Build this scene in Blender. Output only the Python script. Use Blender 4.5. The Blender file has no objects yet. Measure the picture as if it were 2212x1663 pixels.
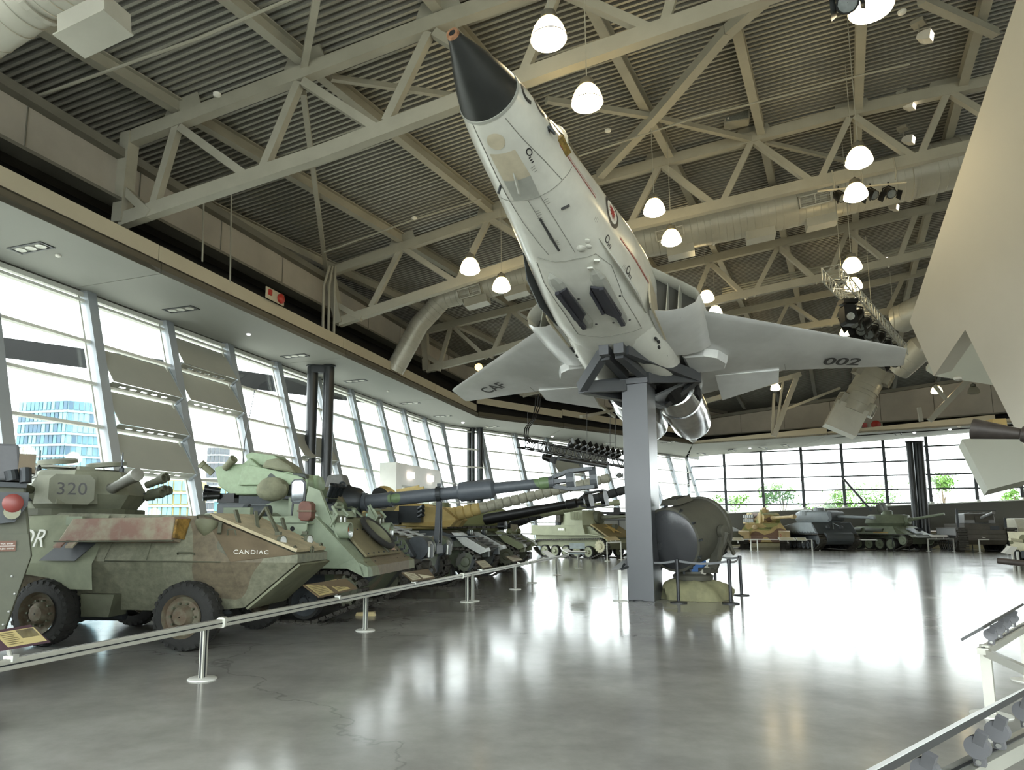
import bpy, math, random
from math import sin, cos, pi, radians, atan2, hypot, sqrt, exp
from mathutils import Vector as V3, Matrix, noise as mnoise
random.seed(7)
sc = bpy.context.scene
COL = sc.collection
# ------------------------------------------------------------------ camera, world, light, exposure
FOC, CX, CY, CAMH = 1500.0, 1000.0, 932.0, 1.75
PITCH = math.atan(204 / 1500.0)
cd = bpy.data.cameras.new('camera'); cam = bpy.data.objects.new('camera', cd); COL.objects.link(cam)
cam.location = (0, 0, CAMH); cam.rotation_euler = (pi / 2 + PITCH, 0, 0)
cd.sensor_fit = 'HORIZONTAL'; cd.sensor_width = 36.0; cd.lens = FOC / 2212 * 36.0
cd.shift_x = (1106 - CX) / 2212.0; cd.shift_y = (CY - 831.5) / 2212.0
cd.clip_start = 0.05; cd.clip_end = 3000
sc.camera = cam
w = bpy.data.worlds.new('world'); sc.world = w; w.use_nodes = True
bg = w.node_tree.nodes['Background']; bg.inputs[0].default_value = (0.97, 0.98, 1.0, 1); bg.inputs[1].default_value = 4.6
vs = sc.view_settings
vs.view_transform = 'Standard'; vs.look = 'None'; vs.gamma = 1.0; vs.use_curve_mapping = False; vs.exposure = 1.1
sc.cycles.use_denoising = True
sc.cycles.max_bounces = 10; sc.cycles.diffuse_bounces = 6; sc.cycles.glossy_bounces = 4
sc.cycles.transparent_max_bounces = 12; sc.cycles.sample_clamp_indirect = 8.0
sc.cycles.caustics_reflective = False; sc.cycles.caustics_refractive = False
LAMP_E = 11.0

# ------------------------------------------------------------------ surveying helpers: plan axes of the hall (a along the window wall, b across it)
_c, _s = cos(PITCH), sin(PITCH)
def ray(px, py):
    x = (px - CX) / FOC; v = -(py - CY) / FOC
    return V3((x, _c - v * _s, _s + v * _c))
O = V3((0, 0, CAMH))
U = V3((0.34148214, 0.93988826, 0)); V = V3((0.93988826, -0.34148214, 0))
def W(a, b, z=0.0): return U * a + V * b + V3((0, 0, z))
def ab(p): return (p.dot(U), p.dot(V), p.z)
def onz(px, py, z=0.0):
    r = ray(px, py); return O + r * ((z - CAMH) / r.z)
def ona(px, py, a):
    r = ray(px, py); return O + r * (a / r.dot(U))
def onb(px, py, b):
    r = ray(px, py); return O + r * (b / r.dot(V))
def onY(px, py, y):
    r = ray(px, py); return O + r * (y / r.y)
def ontr(px, py, a0, k=0.06):
    r = ray(px, py); return O + r * ((a0 + k * 13.3) / (r.dot(U) - k * r.dot(V)))
def onplane(px, py, p, n):
    r = ray(px, py); return O + r * ((p - O).dot(n) / r.dot(n))
def lerp(a, b, t): return a + (b - a) * t
def interp(x, xs, ys):
    if x <= xs[0]:
        return ys[0] + (ys[1] - ys[0]) * (x - xs[0]) / (xs[1] - xs[0])
    for i in range(len(xs) - 1):
        if x <= xs[i + 1] or i == len(xs) - 2:
            return ys[i] + (ys[i + 1] - ys[i]) * (x - xs[i]) / (xs[i + 1] - xs[i])

# ------------------------------------------------------------------ materials
def lin(c): return c / 12.92 if c <= 0.04045 else ((c + 0.055) / 1.055) ** 2.4
def rgb(h):
    if isinstance(h, str):
        return tuple(lin(int(h[i:i + 2], 16) / 255) for i in (0, 2, 4)) + (1,)
    return tuple(h) + (1,)
def nodes(m): return m.node_tree.nodes, m.node_tree.links
def mat(name, col, rough=0.6, metal=0.0, var=0.12, scale=3.0, bump=0.0, bscale=40.0, col2=None, spec=0.5, rvar=0.1):
    m = bpy.data.materials.new(name); m.use_nodes = True
    N, L = nodes(m); b = N['Principled BSDF']
    b.inputs['Roughness'].default_value = rough; b.inputs['Metallic'].default_value = metal
    b.inputs['Specular IOR Level'].default_value = spec
    c = rgb(col); c2 = rgb(col2) if col2 else tuple(x * (1 - var * 2) for x in c[:3]) + (1,)
    tc = N.new('ShaderNodeTexCoord'); n = N.new('ShaderNodeTexNoise')
    n.inputs['Scale'].default_value = scale; n.inputs['Detail'].default_value = 6; n.inputs['Roughness'].default_value = 0.6
    L.new(tc.outputs['Object'], n.inputs['Vector'])
    r = N.new('ShaderNodeValToRGB'); r.color_ramp.elements[0].position = 0.38; r.color_ramp.elements[1].position = 0.62
    r.color_ramp.elements[0].color = c2; r.color_ramp.elements[1].color = c
    L.new(n.outputs['Fac'], r.inputs['Fac']); L.new(r.outputs['Color'], b.inputs['Base Color'])
    if rvar:
        mr = N.new('ShaderNodeMapRange'); mr.inputs['To Min'].default_value = max(0.02, rough - rvar); mr.inputs['To Max'].default_value = min(1, rough + rvar)
        L.new(n.outputs['Fac'], mr.inputs['Value']); L.new(mr.outputs['Result'], b.inputs['Roughness'])
    if bump:
        n2 = N.new('ShaderNodeTexNoise'); n2.inputs['Scale'].default_value = bscale; n2.inputs['Detail'].default_value = 4
        L.new(tc.outputs['Object'], n2.inputs['Vector'])
        bp = N.new('ShaderNodeBump'); bp.inputs['Strength'].default_value = bump; bp.inputs['Distance'].default_value = 0.02
        L.new(n2.outputs['Fac'], bp.inputs['Height']); L.new(bp.outputs['Normal'], b.inputs['Normal'])
    return m
def camo(name, cols, scale=0.9, rough=0.75, dirt=0.25, seed=0.0, stops=None):
    m = bpy.data.materials.new(name); m.use_nodes = True
    N, L = nodes(m); b = N['Principled BSDF']; b.inputs['Roughness'].default_value = rough
    tc = N.new('ShaderNodeTexCoord'); mp = N.new('ShaderNodeMapping'); mp.inputs['Location'].default_value = (seed, seed * 1.7, seed * .6)
    L.new(tc.outputs['Object'], mp.inputs['Vector'])
    n = N.new('ShaderNodeTexNoise'); n.inputs['Scale'].default_value = scale; n.inputs['Detail'].default_value = 1.0; n.inputs['Roughness'].default_value = 0.3
    L.new(mp.outputs['Vector'], n.inputs['Vector'])
    r = N.new('ShaderNodeValToRGB'); r.color_ramp.interpolation = 'CONSTANT'
    k = len(cols); st = stops or [0.0] + [0.5 + 0.16 * (i - (k) / 2.0) / max(1, k - 1) * 1.3 for i in range(1, k)]
    e = r.color_ramp.elements
    while len(e) < k: e.new(0.5)
    for i in range(k): e[i].position = st[i]; e[i].color = rgb(cols[i])
    L.new(n.outputs['Fac'], r.inputs['Fac'])
    n2 = N.new('ShaderNodeTexNoise'); n2.inputs['Scale'].default_value = 9; n2.inputs['Detail'].default_value = 8; n2.inputs['Roughness'].default_value = 0.7
    L.new(mp.outputs['Vector'], n2.inputs['Vector'])
    mr = N.new('ShaderNodeMapRange'); mr.inputs['From Min'].default_value = 0.35; mr.inputs['From Max'].default_value = 0.7
    mr.inputs['To Min'].default_value = 1 - dirt; mr.inputs['To Max'].default_value = 1.08
    L.new(n2.outputs['Fac'], mr.inputs['Value'])
    mx = N.new('ShaderNodeMix'); mx.data_type = 'RGBA'; mx.blend_type = 'MULTIPLY'; mx.inputs[0].default_value = 1
    L.new(r.outputs['Color'], mx.inputs[6]); L.new(mr.outputs['Result'], mx.inputs[7])
    L.new(mx.outputs[2], b.inputs['Base Color'])
    bp = N.new('ShaderNodeBump'); bp.inputs['Strength'].default_value = 0.15; bp.inputs['Distance'].default_value = 0.01
    L.new(n2.outputs['Fac'], bp.inputs['Height']); L.new(bp.outputs['Normal'], b.inputs['Normal'])
    return m
def emit(name, col, s):
    m = bpy.data.materials.new(name); m.use_nodes = True; N, L = nodes(m)
    b = N['Principled BSDF']; b.inputs['Base Color'].default_value = rgb(col)
    b.inputs['Emission Color'].default_value = rgb(col); b.inputs['Emission Strength'].default_value = s
    return m
def glass(name, tint, refl=0.06, rough=0.02):
    m = bpy.data.materials.new(name); m.use_nodes = True; N, L = nodes(m)
    N.remove(N['Principled BSDF']); out = N['Material Output']
    t = N.new('ShaderNodeBsdfTransparent'); t.inputs[0].default_value = tuple(tint) + (1,)
    g = N.new('ShaderNodeBsdfGlossy'); g.inputs['Roughness'].default_value = rough
    lw = N.new('ShaderNodeLayerWeight'); lw.inputs['Blend'].default_value = 0.5
    pw = N.new('ShaderNodeMath'); pw.operation = 'POWER'; pw.inputs[1].default_value = 4.0; L.new(lw.outputs['Facing'], pw.inputs[0])
    f = N.new('ShaderNodeMath'); f.operation = 'MULTIPLY_ADD'; f.inputs[1].default_value = 0.35; f.inputs[2].default_value = refl * 0.5; L.new(pw.outputs[0], f.inputs[0])
    n = N.new('ShaderNodeTexNoise'); n.inputs['Scale'].default_value = 2.0
    mm = N.new('ShaderNodeMath'); mm.operation = 'MULTIPLY_ADD'; mm.inputs[1].default_value = 0.01; mm.inputs[2].default_value = rough
    L.new(n.outputs['Fac'], mm.inputs[0]); L.new(mm.outputs[0], g.inputs['Roughness'])
    mx = N.new('ShaderNodeMixShader'); L.new(f.outputs[0], mx.inputs[0]); L.new(t.outputs[0], mx.inputs[1]); L.new(g.outputs[0], mx.inputs[2])
    L.new(mx.outputs[0], out.inputs['Surface'])
    return m

# ------------------------------------------------------------------ mesh builder
class MB:
    def __init__(s): s.v = []; s.f = []
    def add(s, vs, fs, M=None):
        o = len(s.v)
        s.v += [(M @ V3(p)) if M is not None else V3(p) for p in vs]
        s.f += [tuple(i + o for i in f) for f in fs]; return s
    def hexa(s, P):          # 8 points: bottom 4, top 4
        return s.add(P, [(0, 3, 2, 1), (4, 5, 6, 7), (0, 1, 5, 4), (1, 2, 6, 5), (2, 3, 7, 6), (3, 0, 4, 7)])
    def box(s, c, d, M=None):
        x, y, z = c; a, b, e = d[0] / 2, d[1] / 2, d[2] / 2
        P = [(x - a, y - b, z - e), (x + a, y - b, z - e), (x + a, y + b, z - e), (x - a, y + b, z - e), (x - a, y - b, z + e), (x + a, y - b, z + e), (x + a, y + b, z + e), (x - a, y + b, z + e)]
        return s.hexa([(M @ V3(p)) if M is not None else V3(p) for p in P])
    def cbox(s, c, d, ch, M=None):   # box with chamfered edges about its long outline (x-z outline chamfered)
        x, y, z = c; a, b, e = d[0] / 2, d[1] / 2, d[2] / 2
        pts = [(-a + ch, -e), (a - ch, -e), (a, -e + ch), (a, e - ch), (a - ch, e), (-a + ch, e), (-a, e - ch), (-a, -e + ch)]
        return s.prism([(x + p, y - b, z + q) for p, q in pts], V3((0, 2 * b, 0)), M)
    def prism(s, pts, d, M=None):    # polygon extruded by vector d
        n = len(pts); d = V3(d); P = [V3(p) for p in pts] + [V3(p) + d for p in pts]
        F = [tuple(range(n)), tuple(range(2 * n - 1, n - 1, -1))] + [(i, i + n, (i + 1) % n + n, (i + 1) % n) for i in range(n)]
        return s.add(P, F, M)
    def bar(s, p0, p1, wd, ht, up=V3((0, 0, 1)), off=0.0):   # rectangular beam; off lifts it along its own 'up'
        p0 = V3(p0); p1 = V3(p1); d = (p1 - p0).normalized(); up = V3(up)
        sd = d.cross(up)
        if sd.length < 1e-4: sd = d.cross(V3((1, 0, 0)))
        sd.normalize(); u = sd.cross(d).normalized(); a = sd * wd / 2; b0 = u * (off - ht / 2); b1 = u * (off + ht / 2)
        return s.hexa([p0 - a + b0, p0 + a + b0, p1 + a + b0, p1 - a + b0, p0 - a + b1, p0 + a + b1, p1 + a + b1, p1 - a + b1])
    def ibeam(s, p0, p1, wd, ht, t=0.04, up=V3((0, 0, 1))):
        s.bar(p0, p1, wd, t, up, off=ht / 2 - t / 2); s.bar(p0, p1, wd, t, up, off=-ht / 2 + t / 2); s.bar(p0, p1, t, ht - 2 * t, up); return s
    def frame(s, d):
        d = V3(d).normalized(); t = V3((0, 0, 1)) if abs(d.z) < 0.9 else V3((1, 0, 0))
        u = d.cross(t).normalized(); return u, d.cross(u).normalized()
    def tube(s, p0, p1, r, r2=None, n=12, caps=True, hole=0):
        return s.lathe([(0, r), ((V3(p1) - V3(p0)).length, r if r2 is None else r2)], p0, V3(p1) - V3(p0), n, caps)
    def lathe(s, prof, o, axis, n=16, caps=True):   # prof: (distance along axis, radius)
        ax = V3(axis).normalized(); u, v = s.frame(ax); o = V3(o); k = len(s.v)
        for h, r in prof:
            for i in range(n):
                t = 2 * pi * i / n; s.v.append(o + ax * h + (u * cos(t) + v * sin(t)) * r)
        for j in range(len(prof) - 1):
            for i in range(n):
                i2 = (i + 1) % n; s.f.append((k + j * n + i, k + j * n + i2, k + (j + 1) * n + i2, k + (j + 1) * n + i))
        if caps:
            s.f.append(tuple(k + i for i in range(n - 1, -1, -1))); q = k + (len(prof) - 1) * n; s.f.append(tuple(q + i for i in range(n)))
        return s
    def path(s, pts, r, n=8, closed=False):
        pts = [V3(p) for p in pts]; k = len(s.v); m = len(pts); pu = None
        for i, p in enumerate(pts):
            a = pts[i - 1] if (i > 0 or closed) else p; b = pts[(i + 1) % m] if (i < m - 1 or closed) else p
            d = (b - a).normalized()
            if pu is None: u, v = s.frame(d)
            else:
                u = (pu - d * pu.dot(d)).normalized(); v = d.cross(u)
            pu = u; rr = r[i] if isinstance(r, (list, tuple)) else r
            for j in range(n):
                t = 2 * pi * j / n; s.v.append(p + (u * cos(t) + v * sin(t)) * rr)
        for i in range(m if closed else m - 1):
            i2 = (i + 1) % m
            for j in range(n):
                j2 = (j + 1) % n; s.f.append((k + i * n + j, k + i * n + j2, k + i2 * n + j2, k + i2 * n + j))
        if not closed:
            s.f.append(tuple(k + j for j in range(n - 1, -1, -1))); q = k + (m - 1) * n; s.f.append(tuple(q + j for j in range(n)))
        return s
    def loft(s, secs, caps=True, closed=True):
        k = len(s.v); n = len(secs[0])
        for c in secs: s.v += [V3(p) for p in c]
        for j in range(len(secs) - 1):
            for i in range(n if closed else n - 1):
                i2 = (i + 1) % n; s.f.append((k + j * n + i, k + j * n + i2, k + (j + 1) * n + i2, k + (j + 1) * n + i))
        if caps and closed:
            s.f.append(tuple(k + i for i in range(n - 1, -1, -1))); q = k + (len(secs) - 1) * n; s.f.append(tuple(q + i for i in range(n)))
        return s
    def grid(s, rows): return s.loft(rows, False, False)
    def ball(s, c, r, sx=1, sy=1, sz=1, n=10, m=7):
        k = len(s.v); c = V3(c)
        secs = []
        for j in range(m + 1):
            t = -pi / 2 + pi * j / m * 0.998 + 0.003
            secs.append([c + V3((r * sx * cos(t) * cos(2 * pi * i / n), r * sy * cos(t) * sin(2 * pi * i / n), r * sz * sin(t))) for i in range(n)])
        return s.loft(secs)
    def mesh(s, name, m, smooth=False, bevel=0):
        me = bpy.data.meshes.new(name); me.from_pydata([tuple(p) for p in s.v], [], s.f); me.update()
        for x in (m if isinstance(m, (list, tuple)) else [m]): me.materials.append(x)
        if smooth:
            me.polygons.foreach_set('use_smooth', [True] * len(me.polygons))
            try: me.set_sharp_from_angle(angle=radians(38))
            except Exception: pass
        return me
    def build(s, name, m, parent=None, smooth=False, fix=True, bevel=0):
        me = s.mesh(name, m, smooth)
        if fix:
            import bmesh
            bm = bmesh.new(); bm.from_mesh(me); bmesh.ops.recalc_face_normals(bm, faces=bm.faces)
            bm.to_mesh(me); bm.free()
            if smooth:
                try: me.set_sharp_from_angle(angle=radians(38))
                except Exception: pass
        return link(name, me, parent, bevel)
def link(name, me, parent=None, bevel=0):
    o = bpy.data.objects.new(name, me); COL.objects.link(o)
    if parent is not None: o.parent = parent
    if bevel:
        md = o.modifiers.new('bevel', 'BEVEL'); md.width = bevel; md.segments = 2; md.limit_method = 'ANGLE'; md.angle_limit = radians(35)
    return o
def tag(o, label=None, cat=None, group=None, kind=None):
    if label: o['label'] = label
    if cat: o['category'] = cat
    if group: o['group'] = group
    if kind: o['kind'] = kind
    return o
def empty(name, loc=(0, 0, 0), rz=0.0, label=None, cat=None, group=None, M=None):
    o = bpy.data.objects.new(name, None); COL.objects.link(o); o.empty_display_size = 0.2
    if M is not None: o.matrix_world = M
    else: o.location = loc; o.rotation_euler = (0, 0, rz)
    return tag(o, label, cat, group)
def copy_tree(o, parent=None):
    c = o.copy(); COL.objects.link(c)
    if parent is not None: c.parent = parent
    for ch in KIDS(o): copy_tree(ch, c)
    return c
def KIDS(o): return [x for x in COL.objects if x.parent == o]
def frameM(x, y, o):   # matrix from x dir, y hint, origin
    x = V3(x).normalized(); y = V3(y); z = x.cross(y).normalized(); y = z.cross(x).normalized()
    return Matrix(((x.x, y.x, z.x, o[0]), (x.y, y.y, z.y, o[1]), (x.z, y.z, z.z, o[2]), (0, 0, 0, 1)))
_tcache = {}
def text_mesh(txt, size, depth=0.002, align='CENTER', space=1.0, bold=0.0):
    cu = bpy.data.curves.new('t', 'FONT'); cu.body = txt; cu.size = size; cu.extrude = depth; cu.align_x = align; cu.align_y = 'CENTER'; cu.space_character = space; cu.offset = bold
    o = bpy.data.objects.new('t', cu); COL.objects.link(o); dg = bpy.context.evaluated_depsgraph_get(); dg.update()
    me = bpy.data.meshes.new_from_object(o.evaluated_get(dg)); bpy.data.objects.remove(o); return me
def text(name, txt, size, m, M, parent=None, depth=0.002, sx=1.0, space=1.0, bold=0.0):
    me = text_mesh(txt, size, depth, space=space, bold=bold)
    for v in me.vertices: v.co = M @ V3((v.co.x * sx, v.co.y, v.co.z))
    me.materials.clear(); me.materials.append(m); return link(name, me, parent)
# ------------------------------------------------------------------ shared materials
mSteel = mat('painted_grey_steel', 'a9a698', 0.55, 0.0, 0.05, 1.5)
mSteelD = mat('dark_grey_steel', '77756c', 0.55, 0.0, 0.06, 1.5)
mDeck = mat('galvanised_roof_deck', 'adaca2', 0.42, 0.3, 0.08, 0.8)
mDeckF = mat('roof_deck_shaded', '75746e', 0.6, 0.2, 0.06, 0.8)  # darker copy of the deck tone, painting shade into flanks and troughs
mGirder = mat('stained_girder_concrete', 'b3ada3', 0.85, 0.0, 0.08, 0.5)
mSoffit = mat('pale_soffit_panel', '959690', 0.7, 0.0, 0.02, 0.7)
mDarkFace = mat('brown_fascia_panel', '5c5648', 0.6, 0.0, 0.04, 0.6)
mCream = mat('cream_fascia_panel', 'c6bda6', 0.6, 0.0, 0.03, 0.6)
mBlack = mat('black_shade_and_lining', '191919', 0.9, 0.0, 0.05)  # black stands in for shade in voids and openings; also lines real trays
mMull = mat('silver_mullion', 'a4aab0', 0.4, 0.2, 0.03, 1.0)
mTrans = mat('white_transom', 'd6d7d0', 0.5, 0.0, 0.03, 1.0)
mMullD = mat('charcoal_mullion', '3f4346', 0.45, 0.1, 0.05, 1.0)
mLouver = mat('grey_louver_panel', 'a9a99f', 0.55, 0.0, 0.03, 1.0)
mColBlk = mat('black_column_paint', '24282b', 0.35, 0.0, 0.05, 1.0)
mWhiteW = mat('white_gallery_wall', 'd8d3c6', 0.8, 0.0, 0.02, 0.3)
mWhiteW2 = mat('cool_white_gallery_wall', 'd6d8cc', 0.8, 0.0, 0.02, 0.3)
mPane = glass('clear_window_glass', (0.93, 0.97, 0.96))
mPaneF = glass('frosted_window_glass', (0.55, 0.62, 0.62), rough=0.2)
mAlu = mat('brushed_aluminium_rail', 'c4c5bd', 0.4, 0.4, 0.03, 2.0)
mAluL = mat('pale_enamelled_metal', 'd9dad2', 0.4, 0.1, 0.03, 2.0)
mBlkM = mat('black_enamelled_metal', '202226', 0.4, 0.1, 0.06, 3.0)
mConc = mat('raw_concrete', '9a9276', 0.85, 0.0, 0.1, 0.5, bump=0.1, bscale=8)
mClad = mat('dark_grey_cladding', '57564f', 0.6, 0.0, 0.06, 0.6)
mGalv = mat('galvanised_duct', 'bebcb0', 0.36, 0.15, 0.05, 1.2)
mDiscGlow = emit('white_disc_glow', 'ffffff', 1.0)
mRed = mat('red_plastic', 'b5342c', 0.35, 0.0, 0.05)
mWhite = mat('white_plastic', 'e6e4dc', 0.4, 0.0, 0.02)
mRubber = mat('worn_black_rubber', '2b2b29', 0.8, 0.0, 0.15, 6.0, bump=0.3, bscale=25)
mGunmetal = mat('dark_gunmetal', '34383b', 0.45, 0.35, 0.1, 4.0)

# ------------------------------------------------------------------ floor and outside ground
mf = bpy.data.materials.new('polished_concrete_floor'); mf.use_nodes = True
N, L = nodes(mf); b_ = N['Principled BSDF']
tc = N.new('ShaderNodeTexCoord')
n1 = N.new('ShaderNodeTexNoise'); n1.inputs['Scale'].default_value = 0.55; n1.inputs['Detail'].default_value = 9; n1.inputs['Roughness'].default_value = 0.62
n2 = N.new('ShaderNodeTexNoise'); n2.inputs['Scale'].default_value = 3.2; n2.inputs['Detail'].default_value = 8; n2.inputs['Roughness'].default_value = 0.7
L.new(tc.outputs['Object'], n1.inputs['Vector']); L.new(tc.outputs['Object'], n2.inputs['Vector'])
r1 = N.new('ShaderNodeValToRGB'); r1.color_ramp.elements[0].position = 0.3; r1.color_ramp.elements[1].position = 0.7
r1.color_ramp.elements[0].color = rgb('868580'); r1.color_ramp.elements[1].color = rgb('a9a8a2')
L.new(n1.outputs['Fac'], r1.inputs['Fac'])
mx = N.new('ShaderNodeMix'); mx.data_type = 'RGBA'; mx.blend_type = 'MULTIPLY'; mx.inputs[0].default_value = 0.2
r2 = N.new('ShaderNodeValToRGB'); r2.color_ramp.elements[0].position = 0.35; r2.color_ramp.elements[1].position = 0.62
r2.color_ramp.elements[0].color = (0.45, 0.44, 0.42, 1); r2.color_ramp.elements[1].color = (1, 1, 1, 1)
L.new(n2.outputs['Fac'], r2.inputs['Fac']); L.new(r1.outputs['Color'], mx.inputs[6]); L.new(r2.outputs['Color'], mx.inputs[7])
# hairline cracks
vo = N.new('ShaderNodeTexVoronoi'); vo.feature = 'DISTANCE_TO_EDGE'; vo.inputs['Scale'].default_value = 0.14
n3 = N.new('ShaderNodeTexNoise'); n3.inputs['Scale'].default_value = 1.3; n3.inputs['Detail'].default_value = 6
va = N.new('ShaderNodeVectorMath'); va.operation = 'MULTIPLY_ADD'; va.inputs[1].default_value = (1.4, 1.4, 0)
L.new(tc.outputs['Object'], n3.inputs['Vector']); L.new(n3.outputs['Color'], va.inputs[0]); L.new(tc.outputs['Object'], va.inputs[2]); L.new(va.outputs[0], vo.inputs['Vector'])
rc = N.new('ShaderNodeValToRGB'); rc.color_ramp.elements[0].position = 0.0; rc.color_ramp.elements[1].position = 0.0009
rc.color_ramp.elements[0].color = (0.72, 0.72, 0.72, 1); rc.color_ramp.elements[1].color = (1, 1, 1, 1)
L.new(vo.outputs['Distance'], rc.inputs['Fac'])
mx2 = N.new('ShaderNodeMix'); mx2.data_type = 'RGBA'; mx2.blend_type = 'MULTIPLY'; mx2.inputs[0].default_value = 1
L.new(mx.outputs[2], mx2.inputs[6]); L.new(rc.outputs['Color'], mx2.inputs[7]); L.new(mx2.outputs[2], b_.inputs['Base Color'])
mr = N.new('ShaderNodeMapRange'); mr.inputs['To Min'].default_value = 0.10; mr.inputs['To Max'].default_value = 0.22
L.new(n1.outputs['Fac'], mr.inputs['Value']); L.new(mr.outputs['Result'], b_.inputs['Roughness'])
b_.inputs['Specular IOR Level'].default_value = 0.3
bp = N.new('ShaderNodeBump'); bp.inputs['Strength'].default_value = 0.05; bp.inputs['Distance'].default_value = 0.01
n4 = N.new('ShaderNodeTexNoise'); n4.inputs['Scale'].default_value = 0.9; n4.inputs['Detail'].default_value = 3
L.new(tc.outputs['Object'], n4.inputs['Vector']); L.new(n4.outputs['Fac'], bp.inputs['Height']); L.new(bp.outputs['Normal'], b_.inputs['Normal'])
FLP = [W(-10, -13.66), W(-10, 27), W(65.3, 27), W(66.9, -2.3), W(40.0, -13.66)]
tag(MB().prism([p - V3((0, 0, 0.3)) for p in FLP], (0, 0, 0.3)).build('floor', mf), 'polished grey concrete gallery floor with hairline cracks', kind='structure')
mGr = mat('outdoor_paving', '9d9c92', 0.9, 0, 0.1, 0.05)
tag(MB().box((-20, 120, -1.35), (900, 700, 0.1)).build('ground', mGr), 'outdoor ground beyond the windows', kind='structure')

# ------------------------------------------------------------------ left window wall, outward leaning
LEAN = 0.28
ZT = [7.74, 6.58, 5.42, 4.27, 3.12, 1.97, 0.85]
wn = [0]
def bay(p0, p1, nin, mull_w=0.3, louv=(), last=False, frost=()):
    """one bay between two plan points on the TOP line (z=8); nin = inward plan normal"""
    wn[0] += 1
    r = tag(empty('window_%d' % wn[0], p0), 'tall leaning window bay with white transoms and silver mullion', kind='structure')
    d = (p1 - p0).normalized(); Lb = (p1 - p0).length
    def P(t, z, off=0.0): return d * t + nin * ((8.0 - z) * LEAN + off) + V3((0, 0, z - p0.z))
    mb = MB()
    for t in ((0,) if not last else (0, Lb)):
        c0, c1 = P(t, 0), P(t, 8.06)
        a = d * (mull_w / 2); q = nin * 0.22
        mb.hexa([c0 - a - q * .3, c0 + a - q * .3, c0 + a + q, c0 - a + q, c1 - a - q * .3, c1 + a - q * .3, c1 + a + q, c1 - a + q])
    mb.build('mullion', mMull, r)
    zz = [8.0] + ZT + [0.0]
    for i, z in enumerate(ZT):
        c0, c1 = P(mull_w / 2, z), P(Lb - mull_w / 2, z)
        MB().bar(c0, c1, 0.19, 0.075, V3((0, 0, 1))).build('transom', mTrans, r)
    MB().bar(P(mull_w / 2, 7.93), P(Lb - mull_w / 2, 7.93), 0.16, 0.12).build('head_rail', mTrans, r)
    for i in range(len(zz) - 1):
        za, zb = zz[i + 1] + 0.04, zz[i] - 0.04
        q = [P(mull_w / 2 - .02, za, -.09), P(Lb - mull_w / 2 + .02, za, -.09), P(Lb - mull_w / 2 + .02, zb, -.09), P(mull_w / 2 - .02, zb, -.09)]
        MB().prism(q, -nin * 0.02).build('pane', mPaneF if i in frost else mPane, r, fix=False)
    jb = MB()                                    # slim jamb with fixing bolts
    jb.hexa([P(Lb - .32, .1, .0), P(Lb - .27, .1, .0), P(Lb - .27, .1, .06), P(Lb - .32, .1, .06), P(Lb - .32, 7.9, .0), P(Lb - .27, 7.9, .0), P(Lb - .27, 7.9, .06), P(Lb - .32, 7.9, .06)])
    jb.build('jamb', mTrans, r)
    for i in louv:                               # grey sun louvres with a slotted ledge
        z1, z0 = zz[i], zz[i + 1]
        MB().prism([P(.16, z1 - .1, -.02), P(Lb - .2, z1 - .1, -.02), P(Lb - .2, z0 + .12, .34), P(.16, z0 + .12, .34)], nin * .03).build('louver_panel', mLouver, r)
        lb = MB(); y0, y1 = .30, .02
        ts = [.16, .62] + [x for k in range(5) for x in (.62 + k * .36 + .0, .62 + k * .36 + .2)] + [Lb - .2]
        def strip(ta, tb, oa, ob): lb.prism([P(ta, z0 + .10, oa), P(tb, z0 + .10, oa), P(tb, z0 - .02, ob), P(ta, z0 - .02, ob)], V3((0, 0, .025)))
        m1, m2 = lerp(y0, y1, .35), lerp(y0, y1, .65)
        def zt(o): return lerp(z0 + .10, z0 - .02, (y0 - o) / (y0 - y1))
        def st(ta, tb, oa, ob): lb.prism([P(ta, zt(oa), oa), P(tb, zt(oa), oa), P(tb, zt(ob), ob), P(ta, zt(ob), ob)], V3((0, 0, .02)))
        st(.16, Lb - .2, y0, m1); st(.16, Lb - .2, m2, y1)
        e = [.16] + [x for k in range(5) for x in (.5 + k * .38, .5 + k * .38 + .22)] + [Lb - .2]
        for k in range(0, len(e), 2): st(e[k], e[k + 1], m1, m2)
        lb.build('slotted_ledge', mLouver, r)
        MB().bar(P(Lb - .17, z1 - .1, .0), P(Lb - .17, z0 + .12, .36), .05, .05).bar(P(Lb - .17, z0 + .12, .36), P(Lb - .17, z0 - .05, .05), .06, .06).build('louver_arm', mMull, r)
    return r
TOPB = -15.87
a0 = 13.62 - 2.885 * 5
LV = {5: (2, 3, 4), 6: (1, 2), 8: (3,)}
for i in range(14):
    bay(W(a0 + 2.885 * i, TOPB, 8), W(a0 + 2.885 * (i + 1), TOPB, 8), V, louv=LV.get(i, ()), frost=(2, 3) if i in (9, 10) else ())
# second facade, turned at the bend
C2 = W(a0 + 2.885 * 14, TOPB, 8); E2 = W(66.9, -2.45, 8)
d2 = (E2 - C2).normalized(); nin2 = V3((d2.y, -d2.x, 0)); L2 = (E2 - C2).length; nb = 9
if nin2.dot(V) < 0: nin2 = -nin2
for i in range(nb):
    bay(C2 + d2 * (L2 * i / nb), C2 + d2 * (L2 * (i + 1) / nb), nin2, louv={3: (1, 2), 4: (1,), 6: (5,)}.get(i, ()), last=(i == nb - 1))
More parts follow.
